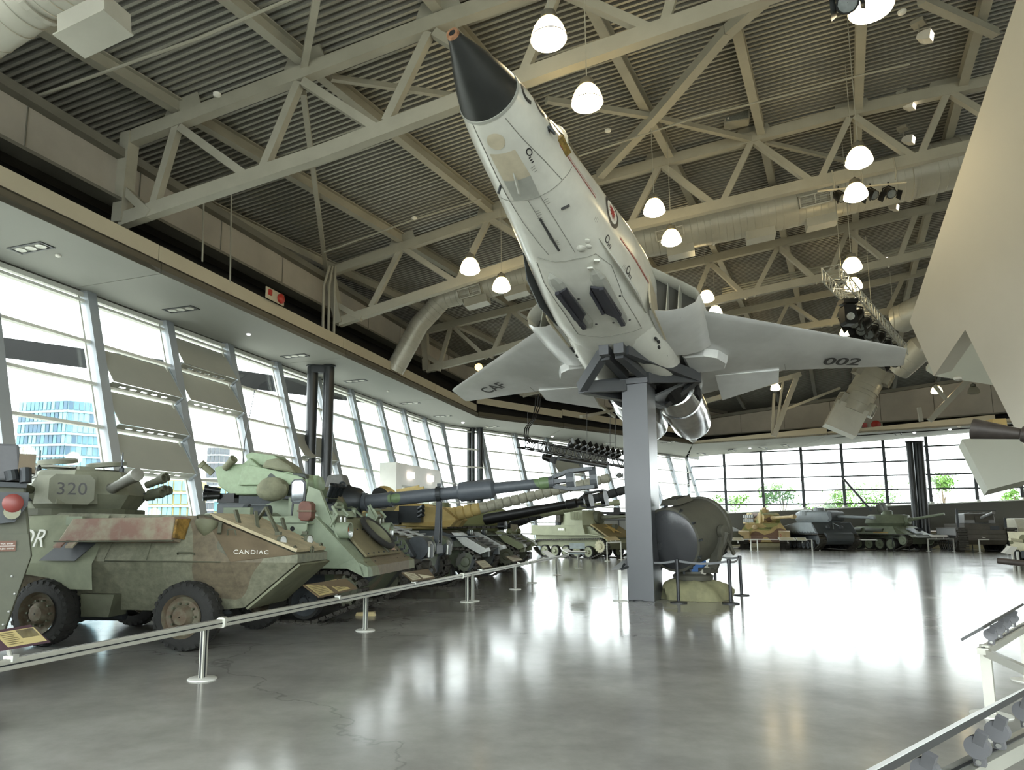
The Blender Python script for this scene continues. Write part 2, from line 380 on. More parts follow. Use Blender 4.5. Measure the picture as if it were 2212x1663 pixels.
# far facade, upright, with dark mullions above a cladding band
P3, Q3 = W(66.9, -2.4), W(65.4, 24); d3 = (Q3 - P3).normalized(); n3 = V3((d3.y, -d3.x, 0))
if n3.dot(U) > 0: n3 = -n3          # inward
def t3(px, py): return (onplane(px, py, P3, n3) - P3).dot(d3)
mp = [t3(*q) for q in [(1490, 1111), (1570, 1111), (1651, 1106), (1738, 1103), (1826, 1097), (1918, 1092), (2012, 1088), (2112, 1084)]]
mp += [mp[-1] + 2.9, mp[-1] + 5.8]
_sa, _sb = onplane(1490, 1112, P3, n3), onplane(2182, 1081, P3, n3)
def sill(t): return interp(t, [(_sa - P3).dot(d3), (_sb - P3).dot(d3)], [_sa.z, _sb.z])
_zq = lambda x, ys: [onplane(x, y, P3, n3).z for y in ys]
ZROW = list(zip(_zq(1490, (981, 1008.7, 1036, 1063, 1091)), _zq(1910, (967, 997, 1027, 1057, 1087))))
for i in range(len(mp) - 1):
    wn[0] += 1; ta, tb = mp[i], mp[i + 1]
    r = tag(empty('window_%d' % wn[0], P3), 'far upright window bay with thin charcoal mullions', kind='structure')
    A = lambda t, z, o=0.0: d3 * t + n3 * o + V3((0, 0, z))
    MB().bar(A(ta, sill(ta)), A(ta, 10.2), .22, .2, n3).build('mullion', mMullD, r)
    MB().box((0, 0, 0), (.3, .3, .18), Matrix.Translation(A(ta, sill(ta) + .1, .05))).build('mullion_foot', mAluL, r)
    zs = [z for z in [lerp(zl_, zr_, (ta - mp[0]) / (mp[5] - mp[0])) for zl_, zr_ in ZROW] if z > sill(tb) + .1]
    for z in zs: MB().bar(A(ta + .08, z), A(tb - .08, z), .08, .12).build('transom', mMullD, r)
    ze = [10.2] + zs
    for k in range(len(ze)):
        za = ze[k + 1] + .03 if k + 1 < len(ze) else None
        lo0, lo1 = (za, za) if za else (sill(ta), sill(tb))
        MB().prism([A(ta + .06, lo0, -.03), A(tb - .06, lo1, -.03), A(tb - .06, ze[k] - .03, -.03), A(ta + .06, ze[k] - .03, -.03)], n3 * -.02).build('pane', mPaneF if (i == 2 and k == 4) else mPane, r, fix=False)
tE = mp[-1]
wl = tag(empty('wall_far', P3), 'low wall under the far windows, dark cladding over concrete', kind='structure')
MB().hexa([A(-1, 1.35, .1), A(tE, 1.35, .1), A(tE, 1.35, -.3), A(-1, 1.35, -.3), A(-1, sill(-1), .1), A(tE, sill(tE), .1), A(tE, sill(tE), -.3), A(-1, sill(-1), -.3)]).build('cladding_band', mClad, wl)
MB().hexa([A(-1, 0, .35), A(tE, 0, .35), A(tE, 0, -.3), A(-1, 0, -.3), A(-1, 1.34, .35), A(tE, 1.34, .35), A(tE, 1.34, -.3), A(-1, 1.34, -.3)]).build('concrete_base', mConc, wl)
MB().bar(A(-1, sill(-1), .0), A(tE, sill(tE), .0), .5, .08).build('sill', mAluL, wl)
br = tag(MB().bar(onplane(1817, 1028, P3 + n3 * .6, n3), onplane(1882, 1103, P3 + n3 * .6, n3), .16, .16, n3).build('diagonal_brace', mMullD), 'dark slanting steel brace in front of the far windows', 'brace')

# ------------------------------------------------------------------ soffit ring, fascias, girders
FB, FA = -12.9, [-8, 3.6, 13.2, 22.55, 31.8, 38.15]
def soffit(name, q, th=.12):
    return tag(MB().prism([V3(p) for p in q], (0, 0, th)).build(name, mSoffit), 'pale grey soffit panel over the windows', kind='structure')
tn = [0]
def trim(mb, m, label):
    tn[0] += 1; return tag(mb.build('trim_%d' % tn[0], m), label, kind='structure')
for i in range(len(FA) - 1):
    x0, x1 = FA[i] + .015, FA[i + 1] - .015
    rear1 = x1 + (2.2 if i == len(FA) - 2 else 0)
    tn[0] += 1; soffit('trim_%d' % tn[0], [W(x0, FB, 8.05), W(x1, FB, 8.05), W(rear1, TOPB + .1, 8.03), W(x0, TOPB + .1, 8.03)])
    trim(MB().prism([W(x0, FB, 8.06), W(x1, FB, 8.06), W(x1, FB, 8.33), W(x0, FB, 8.33)], -V * .06), mDarkFace, 'brown fascia strip on the soffit front edge')
    trim(MB().prism([W(x0, FB - .1, 8.42 + .0), W(x1, FB - .1, 8.42), W(x1, FB - .1, 8.82), W(x0, FB - .1, 8.82)], -V * .08), mCream, 'cream fascia strip above the window soffit')
trim(MB().prism([W(-8, FB - .5, 8.15), W(38, FB - .5, 8.15), W(38, FB - .5, 8.6), W(-8, FB - .5, 8.6)], -V * .05), mBlack, 'black sheet painted as shade behind the cream fascia')  # black sheet stands in for the shade inside the gap
B2, F2 = W(38.15, FB), W(56.6, -1.54)
f2 = (F2 - B2).normalized(); nf2 = V3((f2.y, -f2.x, 0)); nf2 = nf2 if nf2.dot(V) > 0 else -nf2
R2 = C2 + nin2 * .1
for k in range(3):
    s0, s1 = k / 3 + .0008, (k + 1) / 3 - .0008
    fr = lambda s, z: V3((lerp(B2.x, F2.x, s), lerp(B2.y, F2.y, s), z)); rr = lambda s, z: V3((lerp(R2.x, E2.x, s), lerp(R2.y, E2.y, s), z))
    tn[0] += 1; soffit('trim_%d' % tn[0], [fr(s0, 8.05), fr(s1, 8.05), rr(s1, 8.03), rr(s0, 8.03)])
    trim(MB().prism([fr(s0, 8.06), fr(s1, 8.06), fr(s1, 8.4), fr(s0, 8.4)], -nf2 * .06), mDarkFace, 'brown fascia strip on the turned soffit')
    o = -nf2 * .1
    trim(MB().prism([fr(s0, 8.92) + o, fr(s1, 8.75) + o, fr(s1, 9.22) + o, fr(s0, 9.3) + o], -nf2 * .08), mCream, 'cream fascia strip above the turned soffit')
trim(MB().prism([fr(-2, 8.2) - nf2 * .6, fr(1, 8.2) - nf2 * .6, fr(1, 9.0) - nf2 * .6, fr(-2, 9.0) - nf2 * .6], -nf2 * .05), mBlack, 'black sheet painted as shade behind the turned fascia')  # painted black as the shade of the gap along the turned side
F3 = W(51.3, 17.2); F3e = F2 + (F3 - F2) * 1.45
f3 = (F3e - F2).normalized(); L3 = (F3e - F2).length; n3f = V3((f3.y, -f3.x, 0)); n3f = n3f if n3f.dot(U) < 0 else -n3f
rtop = [t3(1487, 988), t3(2116, 933)]
def rear3(t): return P3 + d3 * t + V3((0, 0, interp(t, rtop, [onplane(1487, 988, P3, n3).z, onplane(2116, 933, P3, n3).z])))
tot = mp[-1] - rtop[0]
for k in range(3):
    s0, s1 = k / 3 + .0006, (k + 1) / 3 - .0006
    g = lambda s, z: F2 + f3 * (L3 * s) + V3((0, 0, z))
    tn[0] += 1; soffit('trim_%d' % tn[0], [g(s0, 8.05), g(s1, 8.05), rear3(rtop[0] + tot * s1), rear3(rtop[0] + tot * s0)])
    trim(MB().prism([g(s0, 8.06), g(s1, 8.06), g(s1, 8.62), g(s0, 8.3)], -n3f * .08), mCream, 'cream fascia strip of the far soffit')
# upper girders
def girder(p0, p1, z0, z1, nrm, lab):
    r = tag(empty('wall_%s' % lab, p0), 'stained grey upper girder above the %s windows' % lab, kind='structure')
    d = p1 - p0; Z = V3((0, 0, 1))
    MB().prism([Z * z0[0], d + Z * z0[1], d + Z * z1[1], Z * z1[0]], nrm * -.2).build('girder_web', mGirder, r)
    MB().bar(Z * z1[0], d + Z * z1[1], .5, .22).build('top_flange', mSteelD, r)
    MB().bar(Z * z0[0], d + Z * z0[1], .5, .08).build('bottom_flange', mSteelD, r)
    n = int(d.length / 3.1)
    mb = MB()
    for i in range(1, n):
        q = d * (i / n); mb.bar(q + Z * (lerp(z0[0], z0[1], i / n) + .1) + nrm * .012, q + Z * (lerp(z1[0], z1[1], i / n) - .1) + nrm * .012, .03, .02)
    mb.build('panel_joint', mSteelD, r)
    # black sheet painted in as the shade between girder and soffit
    MB().prism([Z * 8.2 - nrm * .9, d + Z * 8.2 - nrm * .9, d + Z * (z0[1] + .1) - nrm * .9, Z * (z0[0] + .1) - nrm * .9], nrm * -.05).build('void_shade', mBlack, r)
    return r
girder(W(-9, -13.6), W(38.2, -13.6), (9.3, 10.15), (10.55, 11.3), V, 'left')
girder(W(38.2, -13.6), F2 - nf2 * .7 + f2 * 6, (10.1, 9.9), (11.3, 11.2), nf2, 'turned')
girder(F2 + n3f * -2.2, F3e + n3f * -2.2, (8.9, 9.0), (10.3, 12.0), n3f, 'end')
for i in range(8):       # unseen glazing added behind the viewer to let in fill light
    wn[0] += 1; b0_, b1_ = -13.5 + i * 5.05, -13.5 + (i + 1) * 5.05; r = tag(empty('window_%d' % wn[0], W(-9.5, b0_)), 'added glazed bay letting fill light in behind the viewer', kind='structure'); B_ = lambda t, z: V * (t * 5.05) + V3((0, 0, z))
    MB().bar(B_(0, 0), B_(0, 10.5), .3, .3, U).build('mullion', mMull, r)
    for k in range(6): MB().bar(B_(.03, k * 2.0 + .1), B_(.97, k * 2.0 + .1), .15, .1).build('transom', mTrans, r); MB().prism([B_(.03, k * 2.0 + .15), B_(.97, k * 2.0 + .15), B_(.97, k * 2.0 + 2.05), B_(.03, k * 2.0 + 2.05)], U * -.02).build('pane', mPane, r, fix=False)
tag(MB().prism([W(-9.5, -13.7, 10.6), W(-9.5, 27, 10.6), W(-9.5, 27, 17), W(-9.5, -13.7, 13)], -U * .3).build('wall_back', mWhiteW), 'plain wall band above the added glazing behind the viewer', kind='structure')
tag(MB().prism([W(-9.5, 27, 0), W(65.3, 27, 0), W(65.3, 27, 16.5), W(-9.5, 27, 16.5)], V * .3).build('wall_right', mWhiteW), 'plain gallery wall at the right of the hall', kind='structure')

# outer upper walls added to block sky light leaking in at the eaves
tag(MB().prism([W(-9.5, TOPB - .25, 8.0), W(39.5, TOPB - .25, 8.0), W(39.5, TOPB - .25, 13), W(-9.5, TOPB - .25, 13)], V * -.15).build('wall_eaves_block_left', mClad), 'added dark wall blocking sky light above the left windows', kind='structure')
_e = C2 - nin2 * .25 - d2 * 2; _f = E2 - nin2 * .25 + d2 * 3
tag(MB().prism([_e, _f, _f + V3((0, 0, 6)), _e + V3((0, 0, 6))], nin2 * -.15).build('wall_eaves_block_turned', mClad), 'added dark wall blocking sky light above the turned windows', kind='structure')
tag(MB().prism([A(-2, 8.3, -.2) + P3, A(tE, 10.1, -.2) + P3, A(tE, 16.5, -.2) + P3, A(-2, 15, -.2) + P3], n3 * -.15).build('wall_eaves_block_far', mClad), 'added dark wall blocking sky light above the far windows', kind='structure')
for x, y0, y1, lab in ((437, 440, 565, 'left one of two thin rods hanging before the girder'), (497, 420, 610, 'right one of two thin rods hanging before the girder')):
    tag(MB().tube(onb(x, y1, -13.0), onb(x + 3, y0, -13.0), .025, n=6).build('hanging_rod', mSteel), lab, 'rod')
# ------------------------------------------------------------------ roof trusses (read off their own planes)
TOPS, TA = [], []
def truss(a0_, top, bot, webs, label, ext=None, wd=.24, ht=.34, ww=.19, gus=()):
    T = [ontr(*q, a0_) for q in top]; B = [ontr(*q, a0_) for q in bot]
    if ext:
        for P in (T, B):
            e = (P[-1] - P[-2]); e = e / e.dot(V); P.append(P[-1] + e * (ext - P[-1].dot(V)))
    r = empty('roof_truss', T[0], 0, label, 'roof truss', 'roof trusses across the hall')
    o = T[0]
    def chord(P, nm):
        mb = MB(); secs = []
        for i, p in enumerate(P):
            d = (P[min(i + 1, len(P) - 1)] - P[max(i - 1, 0)]).normalized(); sd = d.cross(V3((0, 0, 1))).normalized() * wd / 2; u = V3((0, 0, ht))
            secs.append([p - sd - o, p + sd - o, p + sd + u - o, p - sd + u - o])
        return mb.loft(secs).build(nm, mSteel, r)
    chord(T, 'top_chord'); chord(B, 'bottom_chord')
    for x0, y0, x1, y1 in webs:
        p, q = ontr(x0, y0, a0_), ontr(x1, y1, a0_); e = (q - p).normalized() * .12
        n = (T[-1] - T[0]).cross(V3((0, 0, 1))).normalized()
        MB().bar(p - e - o, q + e - o, ww, ww, n).build('web_member', mSteel, r)
    for x, y in gus:
        p = ontr(x, y, a0_) - o + V3((0, 0, ht)); dd = (T[1] - T[0]).normalized()
        MB().prism([p - dd * .55, p + dd * .55, p + dd * .4 + V3((0, 0, .4)), p - dd * .4 + V3((0, 0, .4))], U * .03).build('gusset_plate', mSteel, r)
    E0 = lerp(T[0], T[0], 0); MB().bar(T[0] - o + V3((0, 0, .3)) + V * -.12, B[0] - o + V3((0, 0, .1)) + V * -.02, .3, .34, U).build('end_post', mSteel, r); MB().bar(B[0] - o + V * .9 + V3((0, 0, .2)), lerp(B[0], T[0], .45) - o - V * .05, .2, .2, U).build('end_strut', mSteel, r)
    TOPS.append(sorted([(p.dot(V), p.z + ht) for p in T])); TA.append(a0_)
    return r
truss(12.45, [(288, 313), (940, 67), (1170, -12)], [(262, 492), (700, 346), (991, 236), (1230, 150), (1640, 10)],
      [(382, 280, 335, 440), (398, 282, 530, 378), (642, 190, 573, 357), (664, 183, 822, 285), (922, 84, 840, 254), (948, 78, 1120, 182), (1195, 5, 1133, 155), (1215, -18, 1398, 64), (1468, -60, 1436, 50), (1490, -60, 1640, -20)],
      'nearest grey steel roof truss, crossing above the jet nose', ext=14, gus=[(392, 270), (655, 170), (945, 60)])
truss(22.1, [(716, 596), (1100, 465), (1296, 397), (1850, 250), (2130, 190)], [(735, 705), (1142, 570), (1370, 497), (2090, 330)],
      [(863, 545, 805, 658), (876, 540, 988, 612), (1052, 482, 994, 599), (1064, 478, 1190, 552), (1422, 364, 1365, 478), (1435, 362, 1545, 446), (1620, 313, 1562, 435), (1634, 310, 1742, 386), (1830, 264, 1776, 379), (1851, 258, 1962, 334), (2041, 212, 1990, 330), (2060, 206, 2150, 262)],
      'second grey steel roof truss, passing behind the jet nose', ext=16, gus=[(868, 545), (1060, 478), (1428, 362), (1627, 310), (1840, 258), (2050, 205)])
truss(31.1, [(922, 721), (1104, 677), (1410, 596), (1981, 466)], [(922, 805), (1046, 774), (1160, 740), (1400, 688), (1770, 610), (2000, 556)],
      [(972, 712, 948, 796), (985, 712, 1048, 770), (1100, 680, 1062, 768), (1112, 678, 1175, 730), (1340, 620, 1300, 700), (1350, 618, 1440, 675), (1530, 575, 1494, 662), (1540, 574, 1611, 640), (1677, 540, 1629, 634), (1686, 538, 1764, 606), (1828, 505, 1789, 600), (1837, 503, 1920, 570), (1975, 470, 1940, 562)],
      'third grey steel roof truss, beyond the big silver duct', ext=18)
truss(40.2, [(1130, 788), (1590, 681), (1801, 638), (1941, 607)], [(1130, 858), (1500, 757), (1705, 717), (1823, 698), (1971, 668)],
      [(1240, 765, 1220, 828), (1350, 742, 1330, 796), (1460, 715, 1436, 772), (1700, 660, 1672, 718), (1708, 658, 1774, 702), (1822, 634, 1795, 700), (1832, 632, 1892, 684), (1948, 606, 1915, 676)],
      'fourth grey steel roof truss, above the jet left wing', ext=20)
TD = []
# deck profile per truss, extrapolated; then the corrugated deck between them
def zdeck(i, b):
    xs = [q[0] for q in TOPS[i]]; ys = [q[1] for q in TOPS[i]]
    return interp(b, xs, ys)
BS = [-17.5, -13.3, -10.5, -8, -5.5, -3, 0, 3, 6, 9, 13, 18, 23, 27.5]
def zb(a, b):
    """deck underside height"""
    b_ = max(b, -14.5) if b < -14.5 else b
    S = 11.62 + .165 * (min(b, -1.5) + 13.3) + .105 * max(0, min(b, 10) + 1.5) + .03 * max(0, b - 10)
    return S
def prof(a, b):
    ks = [12.45, 22.1, 31.1, 40.2]
    def at(i): return lerp(zdeck(i, min(max(b, -13.6), 9)), zb(0, b), .35) if -14 < b < 9.5 else zb(0, b) + (zdeck(i, 9) - zb(0, 9)) * .65 * (b > 0)
    if a <= ks[0]: z = at(0)
    elif a >= ks[-1]:
        z1 = 11.3 + .035 * (b + 2); t = min(1, max(0, (a - 42) / 22.0)); z = lerp(at(3), z1, t * t * (3 - 2 * t) * .9)
    else:
        for i in range(3):
            if ks[i] <= a <= ks[i + 1]:
                t = (a - ks[i]) / (ks[i + 1] - ks[i]); z = lerp(at(i), at(i + 1), t)
    return z + .42
def dz(a, b): return prof(a - .06 * (b + 13.3), b)
ceil = tag(empty('ceiling'), 'corrugated steel roof deck on grey purlins', kind='structure')
PIT = .20
rows = []; a_ = -9.5; k = 0
def deckrow(a, dzv): return [W(a + .06 * (b + 13.3), b, prof(a, b) + dzv) for b in BS]
strips = {0: MB(), 1: MB()}
while a_ < 66:
    # trapezoid rib: low flat, flank, high flat, flank
    q = [deckrow(a_, 0), deckrow(a_ + .075, 0), deckrow(a_ + .10, .075), deckrow(a_ + .175, .075), deckrow(a_ + PIT, 0)]
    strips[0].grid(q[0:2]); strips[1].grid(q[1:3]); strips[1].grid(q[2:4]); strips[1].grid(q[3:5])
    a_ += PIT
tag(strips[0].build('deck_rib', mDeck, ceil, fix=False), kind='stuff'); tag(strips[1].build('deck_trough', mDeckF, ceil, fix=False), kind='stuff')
tag(MB().grid([[p + V3((0, 0, .35)) for p in deckrow(a, 0)] for a in (-10, 3, 12.45, 22.1, 31.1, 40.2, 46, 52, 58, 70)]).build('roof_membrane', mSteelD, ceil, fix=False))
for b12 in (-15.1, -12.0, -8.6, -5.3, -2.5, .3, 3.1, 5.9, 8.8, 11.7, 14.6):
    pts = [(a, b12 + .155 * (a - 12.6)) for a in (-9, 3, 12.6, 17, 22.3, 27, 31.3, 36, 40.4, 46, 52, 58, 64)]
    for i in range(len(pts) - 1):
        if pts[i][1] > 26: continue
        p, q = [W(a, b, dz(a, b) - .21) for a, b in pts[i:i + 2]]
        MB().ibeam(p, q, .24, .36, .03).build('purlin', mSteel, ceil)
# horizontal bracing tubes under the deck
def onroof(px, py, drop=.55):
    r = ray(px, py); t = 8.0
    while t < 90:
        p = O + r * t; a, b, z = ab(p)
        if z > dz(a, b) - drop: break
        t += .05
    return p
def brace(pts, lab, wd=.14, drop=.5):
    P_ = [onroof(x, y, drop) for x, y in pts]; mb = MB()
    for i in range(len(P_) - 1): mb.bar(P_[i], P_[i + 1], wd, wd)
    tag(mb.build('roof_brace', mSteel), lab, 'brace')
brace([(715, 168), (985, 208)], 'thin grey roof brace left of the jet nose', .13)
brace([(1180, 216), (1400, 250), (1625, 303)], 'long grey roof brace between the two nearest pendant lamps', .15)
brace([(1650, 306), (1830, 348)], 'thin grey roof brace in front of the deck at upper right', .12)
brace([(1668, -16), (1573, 66), (1422, 244), (1296, 378)], 'wide slanting grey roof beam running from the jet canopy to the top edge', .26, .62)
brace([(684, -5), (655, 150)], 'narrow grey hanger post rising above the nearest truss', .16)
brace([(655, 200), (705, 590)], 'narrow grey brace running between the two nearest trusses at left', .14, .6)
brace([(1990, 0), (2150, 72)], 'dark roof beam crossing the upper right corner', .2)
brace([(1590, 462), (1500, 510)], 'short grey brace beside the silver duct', .1)
# end truss near the far window, with splayed struts
def strut(l, d, pts, wd, lab, cat='strut', m=None):
    tag(MB().bar(pts[0], pts[1], wd, wd).build('roof_strut', m or mSteel), lab, cat)
strut(0, 0, (ontr(1520, 868, 48), ontr(1730, 808, 48)), .3, 'pale roof strut rising to the right behind the jet tailpipes')
strut(0, 0, (ontr(1722, 812, 48), ontr(1672, 942, 48)), .3, 'steep pale strut standing on the far cream fascia')
strut(0, 0, (ontr(1692, 822, 48), ontr(1676, 930, 48)), .12, 'thin upright rod beside the steep pale strut')
strut(0, 0, (ontr(1672, 850, 48.5), ontr(1668, 940, 48.5)), .16, 'grey post left of the steep pale strut')
strut(0, 0, (ontr(2090, 822, 46), ontr(2008, 908, 46)), .3, 'pale strut under the white wall at right')
strut(0, 0, (ontr(2018, 832, 46), ontr(2048, 868, 46)), .18, 'short grey diagonal behind the far right pendant lamp')
strut(0, 0, (ontr(1985, 880, 46.3), ontr(1990, 910, 46.3)), .2, 'short grey post on the far right fascia')
strut(0, 0, (ontr(1695, 885, 50), ontr(1815, 838, 50)), .16, 'thin grey brace left of the square far duct')
strut(0, 0, (ontr(1310, 800, 36), ontr(1335, 790, 36)), .2, 'short grey strut behind the pylon bracket')
strut(0, 0, (onb(1250, 840, -7), onb(1328, 900, -6.2)), .18, 'dim grey diagonal under the jet behind the bracket')
strut(0, 0, (onb(1255, 900, -6.6), onb(1335, 885, -6)), .16, 'dim grey tie under the jet behind the bracket')

# ------------------------------------------------------------------ ducts
def duct(name, pts, r, label, seams=.28, flanges=(), group=None, boxes=()):
    o = pts[0]; root = empty(name, o, 0, label, 'duct', group); P = [p - o for p in pts]
    rr = r if isinstance(r, (list, tuple)) else [r] * len(P)
    MB().path(P, rr, 28).build('duct_tube', mGalv, root, True)
    mb = MB()
    for i in range(len(P) - 1):
        d = P[i + 1] - P[i]; n = int(d.length / seams)
        for k in range(1, n):
            t = k / n; q = P[i] + d * t; R = lerp(rr[i], rr[i + 1], t); dd = d.normalized()
            mb.lathe([(-.012, R), (-.006, R + .012), (.006, R + .012), (.012, R)], q, dd, 28, False)
    if mb.v: tag(mb.build('spiral_seam', mGalv, root, True), kind='stuff')
    for i, t in flanges:
        d = P[i + 1] - P[i]; q = P[i] + d * t; R = lerp(rr[i], rr[i + 1], t)
        MB().lathe([(-.04, R), (-.04, R + .05), (.04, R + .05), (.04, R)], q, d, 28, False).build('flange', mGalv, root)
    return root, P, rr
def grille(root, c, x, y, wd, ht, dp, label=None):   # vent box: x along, y outward
    x = V3(x).normalized(); y = V3(y).normalized(); z = x.cross(y)
    M = Matrix(((x.x, z.x, y.x, c[0]), (x.y, z.y, y.y, c[1]), (x.z, z.z, y.z, c[2]), (0, 0, 0, 1)))
    g = MB(); t = .05
    for s in (-1, 1):
        g.box((0, s * (ht / 2 - t / 2), 0), (wd, t, dp), M); g.box((s * (wd / 2 - t / 2), 0, 0), (t, ht, dp), M)
    g.box((0, 0, 0), (.04, ht, dp * .9), M)
    f = g.build('vent_frame', mGalv, root)
    b = MB().box((0, 0, -dp * .2), (wd - .04, ht - .04, .02), M); b.build('vent_back', mBlack, root)
    s = MB()
    for k in range(4): s.box((0, (k - 1.5) * ht / 5, dp * .2), (wd - .08, .02, dp * .4), M)
    s.build('vent_slat', mGalv, root)
D0 = [onplane(px, py, W(6.6, 0), U) for px, py in ((-75, 75), (-12, 28), (70, -30), (300, -152))]
r0, P0, R0 = duct('air_duct', D0, [.46, .5, .5, .5], 'large spiral duct in the upper left corner', .2, [(1, .98), (2, .62)])
dr = (P0[3] - P0[2]).normalized(); c = onplane(204, 52, W(6.5, 0), U) - D0[0]
bx = MB(); bx.bar(c - dr * .42, c + dr * .42, .46, .30); bx.build('vent_box', mGalv, r0)
bl = MB(); bl.bar(c - dr * .45 + V3((0, 0, -.16)), c + dr * .45 + V3((0, 0, -.16)), .52, .02); bl.build('vent_lip', mGalv, r0)
D1 = [ona(x, y, 27) for x, y in ((852, 800), (905, 702), (955, 648), (1000, 634), (1170, 585), (1380, 520), (1700, 445), (1990, 372), (2090, 345))]
r1, P1, R1 = duct('air_duct', D1, [.42, .42, .43, .45, .55, .72, .82, .86, .86], 'long silver spiral duct running behind the jet', .24, [(2, .95), (4, .2), (5, .5), (6, .9), (7, .8)])
for i, t, nm in ((3, .12, 0), (5, .22, 0), (6, .18, 0), (3, .62, 1), (5, .75, 1)):
    d = P1[i + 1] - P1[i]; c = P1[i] + d * t; R = lerp(R1[i], R1[i + 1], t); dn = d.normalized()
    if nm == 0:
        y = (V3((-.35, -1, -.45)) - dn * V3((-.35, -1, -.45)).dot(dn)).normalized(); grille(r1, c + y * R, dn, y, 1.05, .42, .3)
    c2 = c + d * .07 + V3((0, 0, -R - .1)); MB().bar(c2 - dn * .5, c2 + dn * .5, .6, .34).build('vent_box', mGalv, r1)
D3 = [ontr(1890, 800, 48), ontr(1840, 890, 48)]
r3, P3d, R3 = duct('air_duct', D3, .85, 'short bright duct hanging behind the jet left wing tip', .5, [(0, .5)])
MB().bar(P3d[1] + V3((0, 0, .3)), P3d[1] + (ontr(1812, 932, 48) - D3[0]) - P3d[1], 1.9, 1.3, U).build('square_boot', mGalv, r3)
for t, s in ((.12, -1), (.12, 1), (.85, -1), (.85, 1)):
    d = P3d[1] - P3d[0]; c = P3d[0] + d * t; y = (V * s - U * .35); dn = d.normalized(); y = (y - dn * y.dot(dn)).normalized()
    grille(r3, c + y * .95, dn, y, .8, .6, .4)
D2 = [ontr(2080, 628, 36), ontr(1990, 668, 36), ontr(1945, 690, 37)]
duct('air_duct', D2, [.7, .7, .7], 'upper of two ducts emerging from behind the white wall', .4, [(0, .5)])
D4 = [ontr(2060, 725, 40), ontr(1985, 755, 40), ontr(1940, 800, 41)]
duct('air_duct', D4, [.7, .7, .6], 'lower curved duct emerging from behind the white wall', .4, [(0, .5)])
# pipe bundle and sprinkler pipes
def pipe(name, pts, r, label, cat='pipe', m=None, group=None): return tag(MB().path(pts, r, 8).build(name, m or mSteel, None, True), label, cat, group)
for k in range(3):
    pipe('conduit', [ontr(1560, 634 - k * 5, 33), ontr(2075, 517 - k * 5, 33)], .045, 'pale conduit crossing the roof left of the white wall', group='three conduits side by side')
pipe('sprinkler_pipe', [onroof(x, y, .75) for x, y in ((40, 222), (215, 160), (430, 82), (640, -8))], .035, 'thin sprinkler pipe across the upper left roof', 'pipe')
pipe('sprinkler_pipe', [onroof(x, y, .75) for x, y in ((1205, 352), (1500, 255), (1700, 205), (1850, 165), (1965, 138))], .03, 'thin sprinkler pipe across the upper right roof', 'pipe')
pipe('sprinkler_pipe', [onroof(x, y, .75) for x, y in ((700, 545), (900, 472), (1040, 430))], .03, 'thin sprinkler pipe left of the jet fuselage', 'pipe')
for dx in (0, 12, 24): pipe('wall_conduit', [onb(697 + dx, 735, -13.1), onb(699 + dx, 620 - dx * .3, -13.1), onb(712 + dx * .5, 575, -13.1)], .05, 'grey conduit climbing the girder at the second truss', group='conduits on the girder')
# ------------------------------------------------------------------ jet fighter on its pylon (local axes: x aft, y to the right wing, z up)
RP = Matrix(((0.4495124, -0.8872420, 0.1036348), (0.8689676, 0.4612081, 0.1793946), (-0.2069637, 0.0094152, 0.9783033)))
TP = V3((-0.144350, 8.664139, 8.413869))
MJ = RP.to_4x4(); MJ.translation = TP
mJet = mat('pale_grey_jet_paint', 'd6d6cd', 0.22, 0.0, 0.05, 1.6, spec=0.6, rvar=.06)
mJetM = mat('polished_bare_wing_skin', 'dcdddb', 0.24, 0.12, 0.07, 0.9, rvar=.08)
mJetP = mat('beige_dielectric_panel', 'c6bda6', 0.4, 0.0, 0.08, 3.0)
mJetP2 = mat('grey_belly_panel', 'a9aaa2', 0.4, 0.0, 0.06, 3.0)
mRad = mat('black_radome_rubber', '2c2e2d', 0.38, 0.0, 0.12, 2.0, spec=.5)
mInk = mat('black_stencil_ink', '3b3b3b', 0.5, 0, 0.03)
mInkR = mat('red_stencil_ink', 'a03034', 0.5, 0, 0.03)
mInkW = mat('white_stencil_ink', 'e8e8e0', 0.5, 0, 0.03)
mLine = mat('panel_line_sealant', '8d8d85', 0.6, 0, 0.1)
mDuctIn = mat('dark_intake_lining', '4a4943', 0.6, 0, 0.1, 1.0)
mChrome = mat('polished_tailpipe_steel', 'd2d3d3', 0.16, 0.95, 0.12, 2.5, bump=.04, bscale=12, rvar=.08)
mBay = mat('dark_missile_bay', '43434a', 0.4, 0.1, 0.1, 3.0)
mGold = mat('gold_warning_panel', '8c7438', 0.5, 0, 0.25, 12.0)
mCanopy = mat('tinted_canopy_glass', '4a4a3a', 0.08, 0.0, 0.05, 1.0, spec=.9)
mCop = mat('copper_ring', 'b98a6a', 0.5, 0.3, 0.2, 20.0)
jet = empty('jet_fighter', label='pale grey jet fighter with black nose cone mounted on the tall pylon', cat='aircraft', M=MJ)
ST = [(1.2, .48, .48, .48, 2.0), (1.5, .535, .535, .535, 2.0), (2.0, .605, .60, .62, 2.0), (2.5, .655, .65, .70, 2.02), (3.0, .705, .70, .78, 2.05), (4.0, .815, .80, .92, 2.2), (5.0, .925, .90, 1.0, 2.45), (6.0, 1.04, .99, 1.05, 2.75), (7.0, 1.1, 1.04, 1.08, 3.0), (8.0, 1.1, 1.02, 1.08, 3.0), (9.0, 1.05, .92, 1.05, 2.8), (10.0, .95, .78, 1.0, 2.6), (11.0, .8, .55, .95, 2.4), (12.0, .68, .3, .9, 2.2), (13.5, .55, .1, .82, 2.0), (16.0, .4, -.05, .72, 2.0), (19.0, .12, -.3, .5, 2.0)]
def stat(x):
    xs = [s[0] for s in ST]; return [interp(x, xs, [s[k] for s in ST]) for k in (1, 2, 3, 4)]
